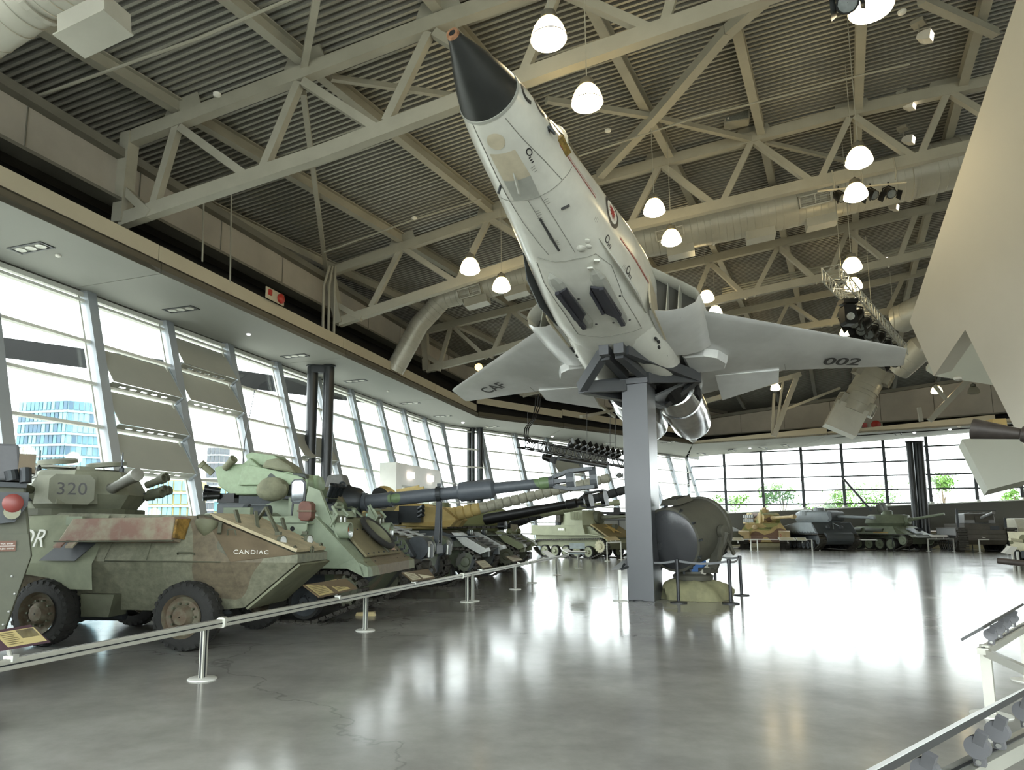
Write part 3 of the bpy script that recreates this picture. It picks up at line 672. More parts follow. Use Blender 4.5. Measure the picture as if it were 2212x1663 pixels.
def fpt(x, th, off=0.0):     # th = 0 at the belly, positive toward +y
    w_, hb, ht, n = stat(x); sy, cz = sin(th), -cos(th); h = hb if cz < 0 else ht
    if hb < .3:              # thin tail boom: centre it between its two heights
        c0 = (ht - hb) / 2; h = (ht + hb) / 2; zc = c0
    else: zc = 0
    rr = (abs(sy / w_) ** n + abs(cz / h) ** n) ** (-1.0 / n)
    return V3((x, (rr + off) * sy, zc + (rr + off) * cz))
def fin_(p):
    w_, hb, ht, n = stat(p.x); h = hb if p.z < 0 else ht
    return abs(p.y / w_) ** n + abs(p.z / h) ** n - 1
_RT = RP.transposed()
def fhit(px, py):
    r = _RT @ ray(px, py); o = _RT @ (O - TP); t = 6.0; st = .05
    while t < 30:
        p = o + r * t
        if 1.2 < p.x < 11 and fin_(p) < 0: break
        t += st
    a, b = t - st, t
    for _ in range(14):
        m = (a + b) / 2
        if fin_(o + r * m) < 0: b = m
        else: a = m
    p = o + r * b; return p.x, atan2(p.y, -p.z)
def jz(px, py, z):
    r = _RT @ ray(px, py); o = _RT @ (O - TP); return o + r * ((z - o.z) / r.z)
NT = 48
xs = [1.2 + .2 * i for i in range(90)]; xs = [x for x in xs if x <= 19.0]
MB().loft([[fpt(x, 2 * pi * i / NT) for i in range(NT)] for x in xs]).build('fuselage', mJet, jet, True)
rad = [(.0, .085), (.1, .11), (.3, .185), (.6, .30), (.9, .40), (1.1, .455), (1.17, .47)]
MB().lathe([(h, r) for h, r in rad], (0, 0, 0), (1, 0, 0), 40).build('nose_cone', mRad, jet, True)
MB().lathe([(-.012, .05), (-.012, .088), (.03, .095), (.03, .05)], (0, 0, 0), (1, 0, 0), 24, False).build('nose_ring', mCop, jet, True)
MB().lathe([(-.008, .001), (-.008, .05)], (0, 0, 0), (1, 0, 0), 20, False).build('nose_opening', mBlack, jet)
MB().lathe([(1.165, .468), (1.165, .484), (1.21, .49), (1.21, .47)], (0, 0, 0), (1, 0, 0), 44, False).build('nose_cone_collar', mJetP2, jet, True)
def patch(name, x0, x1, t0, t1, m, off=.005, nx=None, nt=None):
    nx = nx or max(2, int((x1 - x0) / .12)); nt = nt or max(2, int(abs(t1 - t0) / .08))
    return MB().grid([[fpt(lerp(x0, x1, i / nx), lerp(t0, t1, j / nt), off) for j in range(nt + 1)] for i in range(nx + 1)]).build(name, m, jet, True, fix=False)
def decal(name, pts, m, off=.006):    # polygon of (px,py) picked on the skin
    return MB().add([fpt(*fhit(*q), off) for q in pts], [tuple(range(len(pts)))]).build(name, m, jet, fix=False)
def fline(name, pts, wd=.012, m=None, par=None):   # narrow sealant line along skin through picked pixels
    q = [fhit(*p) for p in pts]; L_ = []
    for i in range(len(q) - 1):
        n = max(2, int(abs(q[i + 1][0] - q[i][0]) / .15 + abs(q[i + 1][1] - q[i][1]) / .1))
        L_ += [(lerp(q[i][0], q[i + 1][0], k / n), lerp(q[i][1], q[i + 1][1], k / n)) for k in range(n + (i == len(q) - 2))]
    return [fpt(x, t, .004) for x, t in L_], L_
def lines(name, lists, wd=.012, m=None):
    mb = MB()
    for pts in lists:
        P, _ = fline('', pts)
        if len(P) > 1: mb.path(P, wd / 2, 4)
    return mb.build(name, m or mLine, jet, fix=False)
# panel seams picked on the belly
tag(lines('panel_line', [[(1092, 255), (1130, 300), (1175, 345), (1214, 388)], [(1022, 262), (1050, 330), (1075, 385), (1100, 432)], [(1166, 422), (1190, 460), (1215, 500), (1242, 545)], [(1100, 432), (1130, 480), (1160, 520), (1185, 550)],
                         [(1162, 555), (1200, 565), (1245, 558), (1287, 548)], [(1287, 548), (1320, 572), (1345, 640), (1385, 706)], [(1160, 566), (1175, 610), (1215, 670), (1250, 722)], [(1250, 722), (1300, 728), (1345, 720), (1386, 708)], [(1083, 427), (1125, 432), (1172, 420), (1215, 388), (1235, 360)], [(1140, 432), (1170, 480), (1190, 520)]]), kind='stuff')
x0, t0 = fhit(1071, 306)
MB().grid([[fpt(x0 + k_ / 4 * .15 * cos(a), t0 + k_ / 4 * .26 * sin(a), .006) for a in [2 * pi * i / 28 for i in range(29)]] for k_ in range(5)]).build('round_hatch', mJetP, jet, fix=False)
q = [fhit(*p) for p in ((1058, 332), (1112, 322), (1168, 425), (1110, 432), (1146, 378), (1088, 390))]
MB().grid([[fpt(lerp(lerp(q[0][0], q[1][0], j / 8), lerp(q[5][0], q[4][0], j / 8), i / 6), lerp(lerp(q[0][1], q[1][1], j / 8), lerp(q[5][1], q[4][1], j / 8), i / 6), .006) for j in range(9)] for i in range(7)]).build('belly_panel', mJetP, jet, True, fix=False)
MB().grid([[fpt(lerp(lerp(q[5][0], q[4][0], j / 8), lerp(q[3][0], q[2][0], j / 8), i / 6), lerp(lerp(q[5][1], q[4][1], j / 8), lerp(q[3][1], q[2][1], j / 8), i / 6), .006) for j in range(9)] for i in range(7)]).build('belly_panel', mJetP2, jet, True, fix=False)
xa, ta = fhit(1111, 378); pa = fpt(xa, ta)
MB().prism([pa + V3((-.05, -.01, 0)), pa + V3((.1, -.01, 0)), pa + V3((.3, -.01, -.2)), pa + V3((.22, -.01, -.2))], (0, .02, 0)).build('blade_antenna', mJetP2, jet)
for p in ((1018, 312), (1082, 400)):
    c = fpt(*fhit(*p)); MB().bar(c, c + V3((.05, .06, -.12)), .02, .05, V3((1, 0, 0))).build('pitot_probe', mMullD, jet)
c = fpt(*fhit(1184, 275)); MB().bar(c, c + V3((0.06, -.1, -.1)), .03, .09, V3((1, 0, 0))).build('angle_vane', mMullD, jet)
lines('gun_slot', [[(1166, 472), (1186, 505), (1207, 541)]], .05, mInk)
lines('scoop_mouth', [[(1212, 451), (1229, 443)]], .06, mInk)
lines('gold_panel', [[(1206, 298), (1224, 334)], [(1209, 296), (1227, 332)]], .12, mGold)
for p, k in (((1254, 537), .10), ((1268, 521), .07), ((1271, 533), .07)):
    c = fpt(*fhit(*p), .0); MB().ball(c, k, 1, 1, .35).build('round_blister', mJet, jet, True)
# markings that run round the flank
def ftext(txt, px, py, size, m, ang=0.0, name='marking', sx=1.0, flip=1, bold=0.0):
    me = text_mesh(txt, size, 0.0, bold=bold); x_, t_ = fhit(px, py); ca, sa = cos(ang), sin(ang)
    for v in me.vertices:
        u, vv = v.co.x * sx, v.co.y; du, dv = u * ca - vv * sa, u * sa + vv * ca
        xx = x_ + du; w_ = stat(xx)[0]; v.co = fpt(xx, t_ - flip * dv / max(.3, w_), .007)
    me.materials.clear(); me.materials.append(m); return link(name, me, jet)
for s, (px, py) in zip('UUF', ((1136, 200), (1164, 230), (1189, 275))): ftext('C' if s == 'U' else s, px, py, .42, mInk, ang=.0, name='nose_letter', bold=.01)
for px, py in ((1150, 360), (1160, 455), (1166, 470), (1178, 430), (1200, 520), (1285, 470), (1345, 575)):   # blocks of illegible stencil lines
    x_, t_ = fhit(px, py)
    for k in range(3): patch('stencil_line', x_ + k * .05, x_ + k * .05 + .012, t_ - .06, t_ + .06 - .03 * (k == 2), mLine, .006, 1, 3)
for px, py in ((1143, 328), (1312, 516), (1357, 583)):
    x_, t_ = fhit(px, py)
    mb = MB(); ring = [fpt(x_ + r * cos(a), t_ + r * sin(a) / .9, .007) for r in (.075, .05) for a in [2 * pi * i / 16 for i in range(16)]]
    mb.add(ring, [(i, (i + 1) % 16, 16 + (i + 1) % 16, 16 + i) for i in range(16)]).build('hoist_mark', mInk, jet, fix=False)
    for dx in (.09, .14, .19): patch('hoist_bar', x_ + dx - .012, x_ + dx + .012, t_ + .02, t_ + .09, mInk, .007)
# roundel and red stripe along the flank
x_, t_ = fhit(1322, 458)
for r0_, r1_, m_, nm in ((.30, .22, mInk, 'roundel_ring'), (.22, .0, mInkW, 'roundel_field')):
    pts = [fpt(x_ + r * cos(a), t_ + r * sin(a) / .86, .008) for r in (r0_, max(r1_, .01)) for a in [2 * pi * i / 28 for i in range(28)]]
    MB().add(pts, [(i, (i + 1) % 28, 28 + (i + 1) % 28, 28 + i) for i in range(28)]).build(nm, m_, jet, fix=False)
lf = []
for k in range(22): a = 2 * pi * k / 22; r = (.17, .08)[k % 2]; lf.append(fpt(x_ + r * cos(a), t_ + r * sin(a) / .86, .012))
MB().add(lf, [tuple(range(22))]).build('red_leaf', mInkR, jet, fix=False)
for dt, wd in ((0, .025), (.07, .012)):
    patch('red_stripe', 2.5, 4.0, -1.55 - dt, -1.55 - dt - wd, mInkR, .007, 16, 1); patch('red_stripe', 5.2, 7.2, -1.45 - dt * .6, -1.45 - dt * .6 - wd, mInkR, .007, 16, 1)
# canopy and spine
cs = []
for x, w_, h in ((2.15, .05, .02), (2.4, .3, .12), (2.8, .42, .28), (3.3, .47, .42), (4.0, .48, .45), (4.8, .46, .42), (5.6, .4, .33), (6.4, .3, .2), (7.2, .1, .05)):
    zt = stat(x)[2] - .12; cs.append([V3((x, w_ * cos(a), zt + (h + .12) * sin(a))) for a in [pi * i / 12 for i in range(13)]])
MB().loft(cs).build('canopy', mCanopy, jet, True)
cf = MB()
for j in (1, 3, 5, 6): cf.path([p + V3((0, 0, .01)) for p in cs[j]], .03, 6)
cf.path([c_[0] for c_ in cs[1:8]], .03, 6); cf.path([c_[12] for c_ in cs[1:8]], .03, 6); cf.build('canopy_frame', mJet, jet, True)
# intakes (y = -1 is the jet's left, right in view)
IN_ = [(1.0, .50), (1.06, -.60), (1.35, -.58), (1.7, -.46), (1.93, -.28), (2.0, -.08), (1.93, .06), (1.5, .27)]
def ring(x, k, cy=1.5, cz=-.08, sc_=1.0, sw=0.9):
    return [V3((x + (abs(y) - 1.0) * sw * .6, k * (cy + (y - cy) * sc_), cz + (z - cz) * sc_)) for y, z in IN_]
for k in (-1, 1):
    R_ = [ring(8.7, k, sc_=.8, sw=.5), ring(7.7, k, sc_=.84, sw=.9), ring(7.25, k, sc_=.93), ring(7.2, k, sc_=1.0), ring(7.3, k, sc_=1.05), ring(8.4, k, sc_=1.08, sw=.7), ring(9.6, k, cz=-.1, sc_=.95, sw=.6)]
    it = MB().loft(R_[3:], False).build('intake_cowl', mJetM, jet, True)
    MB().loft(R_[1:4], False).build('intake_lip', mJet, it, True); MB().loft(R_[:2], True).build('intake_duct', mDuctIn, it, True)
    MB().prism([(7.0, k * 1.02, .52), (6.9, k * 1.13, -.62), (7.05, k * 1.13, -.66), (8.6, k * 1.1, -.66), (8.6, k * .98, .5)], (0, k * .04, 0)).build('splitter_plate', mJetP, it)
    for yv in (1.33, 1.58): MB().bar((7.75, k * yv, -.5), (7.9, k * yv, .3), .02, .3, V3((1, 0, 0))).build('intake_vane', mJetP2, it)
# wings
def wsec(y, le, te, zc, t, k):
    c = te - le; up, dn = [], []
    for f in (0, .02, .06, .15, .3, .5, .7, .88, 1): 
        th = t * (1.48 * sqrt(f) - .63 * f - .85 * f * f) * .9 + .004
        up.append(V3((le + c * f, k * y, zc + th * .55))); dn.append(V3((le + c * f, k * y, zc - th * .5)))
    return up + dn[::-1]
for k in (-1, 1):
    wg = MB().loft([wsec(y, le, te, zc, t, k) for y, le, te, zc, t in ((.7, 7.6, 13.45, -.16, .40), (1.6, 8.1, 13.1, -.16, .36), (2.1, 8.42, 12.75, -.16, .32), (3.4, 9.42, 12.1, -.14, .22), (4.7, 10.44, 12.3, -.12, .15), (5.9, 11.38, 12.52, -.1, .10), (6.06, 11.55, 12.5, -.1, .05))]).build('wing', mJetM, jet, True)
    MB().bar((11.62, k * 3.45, -.2), (12.12, k * 3.45, -.17), .012, .01).build('aileron_line', mLine, wg)
    fl = MB().hexa([(11.9, k * 1.75, -.22), (11.95, k * 3.3, -.2), (12.5, k * 3.25, -.3), (13.2, k * 1.75, -.42), (11.9, k * 1.75, -.14), (11.95, k * 3.3, -.12), (12.5, k * 3.25, -.24), (13.2, k * 1.75, -.34)]).build('flap', mJetM, wg)
    # wheel bay blister under the root
    ps = [(10.1, 1.25), (10.1, 1.75), (10.3, 2.05), (10.7, 2.22), (11.05, 2.12), (11.15, 1.75), (11.15, 1.25)]
    MB().loft([[V3((x, k * y, -.22)) for x, y in ps], [V3((x + .02, k * (y - .03), -.40)) for x, y in ps], [V3((lerp(x, 10.6, .1), k * lerp(y, 1.6, .1), -.44)) for x, y in ps]]).build('gear_door', mJetM, wg)
text('wing_number', '002', .56, mInk, Matrix.Translation((11.72, -4.72, -.215)) @ frameM((.28, -.96, 0), (-.96, -.28, 0), (0, 0, 0)), jet, .001, sx=1.0, bold=.012)
text('wing_letters', 'CAF', .56, mInk, Matrix.Translation((11.42, 4.55, -.215)) @ frameM((-.44, -.90, 0), (-.90, .44, 0), (0, 0, 0)), jet, .001, sx=.92, bold=.008)
# belly keel behind the armament door, engine fairings and tailpipes
for k in (-1, 1):
    secs = []
    for x, cy, cz, r, n in ((6.6, .45, -.42, .3, 2), (7.8, .52, -.46, .5, 2), (8.8, .58, -.48, .55, 2), (9.6, .61, -.46, .56, 2), (10.2, .62, -.42, .54, 2)):
        secs.append([V3((x, k * (cy + r * cos(a)), cz + r * sin(a))) for a in [2 * pi * i / 28 for i in range(28)]])
    nc = MB().loft(secs).build('engine_fairing', mJet, jet, True)
    MB().lathe([(10.15, .48), (12.9, .42)], (0, k * .63, -.48), (1, 0, 0), 24, False).build('engine_core', mBlack, nc)
    for x, t in ((8.2, .5), (8.4, .55), (8.6, .45), (9.2, .6), (9.5, .5)):
        c = V3((x, k * (.57 + .54 * sin(t + .4)), -.47 - .54 * cos(t + .4))); MB().ball(c, .07, 1.2, .5, .5).build('drain_hole', mInk, nc)
    tp = MB().lathe([(12.0, .40), (12.05, .54), (12.9, .60), (12.92, .62), (13.8, .62), (13.82, .60), (14.8, .59), (15.0, .54), (15.0, .48), (14.2, .44)], (0, k * .64, -.40), (1, 0, 0.0), 40, False).build('tailpipe', mChrome, jet, True)
    MB().lathe([(14.2, .45), (14.2, .01)], (0, k * .64, -.40), (1, 0, 0), 24, False).build('tailpipe_bore', mBlack, tp)
    MB().lathe([(12.85, .60), (12.87, .635), (12.97, .635), (12.99, .61)], (0, k * .64, -.40), (1, 0, 0), 40, False).build('clamp_ring', mChrome, tp, True)
    MB().box((12.5, k * 1.18, -.4), (.5, .12, .35)).build('access_opening', mBlack, tp)
    MB().loft([[V3((12.2, k * (.1 + .05 * i), .25 - .02 * i)) for i in range(4)] + [V3((12.2, k * .4, -.2)), V3((12.2, k * .1, -.2))], [V3((15.0, k * (.1 + .05 * i), .25 - .02 * i)) for i in range(4)] + [V3((15.0, k * .3, .1)), V3((15.0, k * .1, .1))]]).build('tail_fairing', mJetM, jet)
# fin and high tailplane
MB().hexa([(14.2, -.08, .7), (18.6, -.08, .4), (18.6, .08, .4), (14.2, .08, .7), (17.4, -.04, 3.4), (19.3, -.04, 3.4), (19.3, .04, 3.4), (17.4, .04, 3.4)]).build('tail_fin', mJet, jet)
for k in (-1, 1): MB().loft([wsec(y, le, te, zc, t, k) for y, le, te, zc, t in ((.05, 17.3, 19.3, 3.0, .18), (2.4, 18.9, 19.7, 3.2, .07))]).build('tailplane', mJet, jet, True)
# missile troughs on the rotary door
def trough(front, rear, wd, side):
    (xa, ta_), (xb, tb_) = fhit(*front), fhit(*rear); A_, B_ = fpt(xa, ta_), fpt(xb, tb_); d = B_ - A_; n = d.cross(V3((0, 1, 0))).normalized(); n = n if n.z < 0 else -n
    y = V3((0, wd / 2, 0)); P_ = lambda s, u, h: A_ + d * s + y * u + n * h
    b = MB().loft([[P_(0, 0, .01)] * 6] + [[P_(s, u * f, h * g) for u, h in ((-1, 0), (-1, .05), (-.5, .09), (.5, .09), (1, .05), (1, 0))] for s, f, g in ((.06, .5, .8), (.14, .9, 1), (.86, .9, 1), (.95, .5, .8))] + [[P_(1, 0, .01)] * 6]).build('missile_rail', mJetP2, jet)
    MB().prism([P_(.2, -.95 * side, .1), P_(.26, .4 * side, .1), P_(.72, .75 * side, .1), P_(.78, .1 * side, .1), P_(.66, -.95 * side, .1)], n * .05).build('missile_bay', mBay, b)
    MB().bar(P_(.22, .2 * side, .17), P_(.9, .3 * side, .13), .09, .07, n).build('launch_rail', mBay, b)
    MB().prism([P_(.2, -1.0 * side, .09), P_(.68, -1.0 * side, .09), P_(.62, -1.25 * side, .2), P_(.24, -1.25 * side, .2)], n * .02).build('bay_flap', mBay, b)
trough((1187, 588), (1277, 708), .34, 1); trough((1280, 578), (1348, 702), .34, -1)
for pts in ([(1277, 589), (1287, 555)],): pass
c = fpt(*fhit(1278, 582)); MB().bar(c, c + V3((-.25, -.05, -.12)), .1, .03, V3((0, 0, 1))).build('door_prop', mJet, jet)
c = fpt(*fhit(1288, 566)); MB().bar(c, c + V3((-.22, -.08, -.1)), .1, .03, V3((0, 0, 1))).build('door_prop', mJet, jet)
for s in (1, -1):      # long strakes each side of the door
    x1, t1 = fhit(1318, 548) if s < 0 else (4.2, 1.0)
    P_ = [fpt(x, (-.98 if s < 0 else .95) + 0 * x, .0) for x in (4.5, 5.2, 6.2, 7.2)]
    MB().loft([[p, p + V3((.0, -.03 * (1 if s < 0 else -1), -.0)), p + V3((0, -.13 * (1 if s < 0 else -1) * f, -.10 * f)), p + V3((0, -.10 * (1 if s < 0 else -1) * f, -.12 * f))] for p, f in zip(P_, (.1, 1, 1, .2))]).build('belly_strake', mJet if s < 0 else mMullD, jet)
for px, py in ((1252, 703), (1288, 700), (1325, 697), (1360, 691), (1250, 646), (1294, 641), (1339, 639)):
    MB().ball(fpt(*fhit(px, py)), .03, 1, 1, .4, 8, 4).build('door_bolt', mInk, jet)

# ------------------------------------------------------------------ pylon with its bracket
AF = V3((.4595, .8882, 0)); SD = V3((.8882, -.4595, 0)); PC = V3((4.4, 17.1, 0))
mPyl = mat('slate_grey_pylon_paint', '4d4f52', 0.32, 0.15, 0.04, 0.5)
mPylD = mat('dark_slate_bracket_paint', '4b4d50', 0.4, 0.1, 0.04, 0.8)
py_ = empty('pylon', PC, 0, 'tall slate grey steel pylon holding up the jet', 'pylon')
def bx(mb, c, s, a, z0, z1):
    P_ = [c + SD * x + AF * y for x, y in ((-s / 2, -a / 2), (s / 2, -a / 2), (s / 2, a / 2), (-s / 2, a / 2))]
    return mb.hexa([p + V3((0, 0, z0)) for p in P_] + [p + V3((0, 0, z1)) for p in P_])
Z0 = V3((0, 0, 0))
bx(MB(), Z0, .62, .95, 0, 5.2).build('column', mPyl, py_, bevel=.012)
bx(MB(), AF * .52, .5, .12, 0, 5.0).build('column_rear_rib', mPylD, py_)
bx(MB(), Z0, .68, 1.02, 5.2, 5.34).build('column_cap', mPylD, py_)
Lp, Rp, Bp, Fp = onY(1256, 838, 16.5) - PC, onY(1506, 815, 17.7) - PC, onY(1432, 872, 18.75) - PC, V3((0, 0, 5.42)) - AF * .45
tb = onY(1326, 757, 15.42) - PC
hb = MB(); hb.bar(tb - SD * .28 - V3((0, 0, .0)), tb - SD * .06, .5, .26); hb.bar(tb + SD * .06, tb + SD * .28, .5, .26); hb.bar(tb - SD * .28 + V3((0, 0, .12)), tb + SD * .28 + V3((0, 0, .12)), .5, .06)
hb.build('saddle_block', mPylD, py_)
def leg(p, q, w_=.2, h_=.26): MB().bar(p, q, w_, h_).build('bracket_leg', mPylD, py_)
leg(tb - SD * .22, Lp); leg(tb + SD * .25, Rp); leg(tb - SD * .2 - V3((0, 0, .1)), Fp - SD * .22, .2, .2); leg(tb + SD * .12 - V3((0, 0, .1)), Fp + SD * .22, .2, .2)
leg(Lp, Fp - SD * .25 - V3((0, 0, .25))); leg(Rp, Fp + SD * .3 - V3((0, 0, .1))); leg(Lp, Bp); leg(Rp, Bp); leg(Bp, tb + AF * 1.9 + V3((0, 0, -.35))); leg(Rp, tb + AF * 1.9 + V3((0, 0, -.35))); leg(Lp, tb + AF * 1.9 + V3((0, 0, -.35))); leg(V3((0, 0, 5.1)) + AF * .4, Bp)
MB().prism([Rp, Bp, V3((.35, .2, 4.95))], V3((0, 0, .05))).build('gusset_plate', mPylD, py_)
MB().prism([Rp + V3((0, 0, .1)), Bp + V3((0, 0, .5)), tb + AF * 1.8 + V3((0, 0, -.4))], AF * .05).build('gusset_plate', mPylD, py_)
# ------------------------------------------------------------------ bell pendant lamps
mGlow = emit('warm_glowing_lamp_glass', 'ffe0a0', LAMP_E)
nt, lt = nodes(mGlow); _b = nt['Principled BSDF']
_tc = nt.new('ShaderNodeTexCoord'); _sx = nt.new('ShaderNodeSeparateXYZ'); _rp = nt.new('ShaderNodeValToRGB')
lt.new(_tc.outputs['Object'], _sx.inputs[0]); _mr = nt.new('ShaderNodeMapRange'); _mr.inputs['From Min'].default_value = -.26; _mr.inputs['From Max'].default_value = .26
lt.new(_sx.outputs['Z'], _mr.inputs['Value']); lt.new(_mr.outputs['Result'], _rp.inputs['Fac'])
_rp.color_ramp.elements[0].color = rgb('ffe9b8'); _rp.color_ramp.elements[1].color = (.22, .14, .035, 1); _e1 = _rp.color_ramp.elements.new(.55); _e1.color = rgb('ffe2a0'); _e2 = _rp.color_ramp.elements.new(.40); _e2.color = (.45, .32, .12, 1); _e3 = _rp.color_ramp.elements.new(.30); _e3.color = rgb('ffedc4'); lt.new(_rp.outputs['Color'], _b.inputs['Emission Color'])
mOff = glass('unlit_lamp_glass', (.75, .77, .74), rough=.15)
mCap = mat('grey_lamp_cap', '6e6c62', 0.5, 0.2, 0.05)
PROF = [(-.235, .02), (-.225, .2), (-.17, .29), (-.13, .31), (-.06, .30), (.08, .25), (.18, .19), (.24, .13)]
def lamp_proto():
    r = empty('pendant_lamp'); 
    MB().lathe(PROF, (0, 0, 0), (0, 0, 1), 24).build('lamp_shade', mGlow, r, True)
    MB().lathe([(-.135, .312), (-.135, .318), (-.12, .318), (-.12, .312)], (0, 0, 0), (0, 0, 1), 24, False).build('shade_rim', mCap, r)
    MB().lathe([(.22, .13), (.23, .15), (.36, .13), (.40, .05), (.44, .03)], (0, 0, 0), (0, 0, 1), 18).build('lamp_cap', mCap, r, True)
    MB().tube((0, 0, .42), (0, 0, 1), .011, n=6).build('stem', mSteel, r)
    return r
LAMPS = [((1185, 70), 78, 'large glowing bell pendant lamp just right of the jet nose tip, nearest in its row'), ((1268, 210), 68, 'large glowing bell pendant lamp right of the jet nose lettering, second in its row'),
         ((1413, 448), 46, 'glowing bell pendant lamp beside the jet flank, third in its row'), ((1450, 513), 43, 'glowing bell pendant lamp in front of the silver duct grille right of the jet'),
         ((1526, 640), 32, 'small glowing bell pendant lamp beside the jet left intake'), ((1545, 672), 29, 'half hidden glowing lamp peeking over the jet left wing root'),
         ((1880, 2), 88, 'very large glowing lamp cut by the top edge of the photo'), ((1855, 340), 54, 'glowing bell pendant lamp above the bar of black spotlights'),
         ((1848, 415), 48, 'glowing bell pendant lamp behind the bar of black spotlights'), ((1840, 572), 40, 'glowing bell pendant lamp above the near end of the slanting lighting truss'),
         ((1843, 614), 36, 'glowing bell pendant lamp touching the slanting lighting truss'), ((1831, 690), 27, 'small glowing lamp behind the black truss fixtures, upper one'),
         ((1828, 715), 26, 'small glowing lamp behind the black truss fixtures, lower one'), ((1015, 575), 44, 'glowing bell pendant lamp left of the jet fuselage, left of the pair'),
         ((1083, 615), 40, 'glowing lamp against the silver duct left of the jet fuselage, right of the pair'), ((1627, 830), 21, 'tiny glowing lamp below the jet left wing, left of the pair'),
         ((1675, 836), 20, 'tiny glowing lamp below the jet left wing, right of the pair'), ((2023, 842), 22, 'small glowing lamp hanging under the white wall notch'), ((2103, 843), 23, 'unlit clear bell lamp hanging under the white wall notch')]
lp = None
for q, wpx, lab in LAMPS:
    d = FOC * .62 / wpx; P = O + ray(*q) * d
    r = lamp_proto() if lp is None else copy_tree(lp)
    lp = lp or r; r.location = P; tag(r, lab, 'lamp', 'bell pendant lamps')
    a, b, z = ab(P); top = dz(a, b)
    for ch in KIDS(r):
        if ch.name.startswith('stem'): ch.scale = (1, 1, 1); ch.location.z = 0; ch.data = MB().tube((0, 0, .42), (0, 0, max(.6, top - z)), .011, n=6).mesh('stem', mSteel)
        if ch.name.startswith('lamp_shade') and 'unlit' in lab:
            ch.data = ch.data.copy(); ch.data.materials[0] = mOff
# one more dim globe half behind the right wing
tag(MB().ball(O + ray(1034, 793) * 36, .2).build('globe_lamp', mGlow, None, True), 'tiny glowing globe lamp behind the CAF wing edge', 'lamp')
# small white wedge floodlights on long stems
mFace = emit('warm_lit_flood_face', 'fff0d6', 3.0)
mWedge = mat('white_flood_housing', 'dcd8ce', 0.45, 0, .02)
def wedge_proto():
    r = empty('flood_light')
    MB().loft([[V3((x, y, z)) for x, z in ((-.02, -.12), (.16, -.14), (.16, .12), (-.02, .12), (-.14, .06), (-.16, -.04))] for y in (-.15, .15)]).build('flood_housing', mWedge, r)
    MB().add([(.165, -.12, -.11), (.165, .12, -.11), (.165, .12, .09), (.165, -.12, .09)], [(0, 1, 2, 3)]).build('lit_face', mFace, r, fix=False)
    MB().tube((-.12, 0, .05), (-.12, 0, 1), .012, n=6).build('stem', mSteel, r)
    MB().lathe([(0, .05), (.04, .05)], (-.16, 0, .0), (0, 0, 1), 8).build('swivel', mSteel, r)
    return r
WP = [(1998, 80, 33), (1963, 228, 28), (1962, 303, 26), (1943, 390, 23), (1930, 448, 21), (1915, 515, 18), (1908, 555, 17), (1906, 596, 15), (1895, 624, 14), (1893, 660, 13), (1890, 677, 12)]
ords = ['nearest', 'second', 'third', 'fourth', 'fifth', 'sixth', 'seventh', 'eighth', 'ninth', 'tenth', 'farthest']
wp_ = None
for k, (x, y, s) in enumerate(WP):
    P = O + ray(x, y) * (FOC * .40 / s); r = wedge_proto() if wp_ is None else copy_tree(wp_); wp_ = wp_ or r
    r.location = P; r.rotation_euler = (0, radians(12), radians(-50)); tag(r, 'white wedge floodlight on a long stem, %s of the right hand row' % ords[k], 'light', 'white wedge floodlights')
    a, b, z = ab(P); L_ = max(.5, dz(a, b) - z - .3)
    for ch in KIDS(r):
        if ch.name.startswith('stem'):
            ch.data = MB().tube((-.12, 0, .05), (-.12, 0, L_), .012, n=6).box((-.12, 0, L_ - .03), (.3, .3, .1)).mesh('stem', mSteel); ch.rotation_euler = (0, radians(-12), 0)
# ------------------------------------------------------------------ lattice lighting trusses
mBlkFix = mat('black_stage_light_housing', '191a1b', 0.35, 0.2, 0.1, 6.0)
mLens = mat('stage_light_lens', '9aa0a0', 0.1, 0.3, 0.1, 8.0)
def lattice(mb, p, q, wd, ht, r, step):
    d = (q - p).normalized(); sd = d.cross(V3((0, 0, 1))).normalized(); L_ = (q - p).length; n = int(L_ / step); c4 = []
    for s, h in ((-1, 0), (1, 0), (1, 1), (-1, 1)):
        o = sd * (s * wd / 2) + V3((0, 0, h * ht)); c4.append(o); mb.tube(p + o, q + o, r, n=6)
    for i in range(n):
        a, b = p + d * (L_ * i / n), p + d * (L_ * (i + 1) / n)
        for u, v in ((0, 1), (1, 2), (2, 3), (3, 0)):
            if i % 2: u, v = v, u
            mb.tube(a + c4[u], b + c4[v], r * .6, n=4, caps=False)
        for u, v in ((0, 1), (1, 2), (2, 3), (3, 0)): mb.tube(a + c4[u], a + c4[v], r * .5, n=4, caps=False)
    return d, sd, L_
def par_can(mb, c, d, L_=.34, r=.13):
    mb.lathe([(0, r * .5), (.04, r * .85), (L_ * .5, r), (L_, r * 1.05), (L_, r * .85)], c, d, 12)
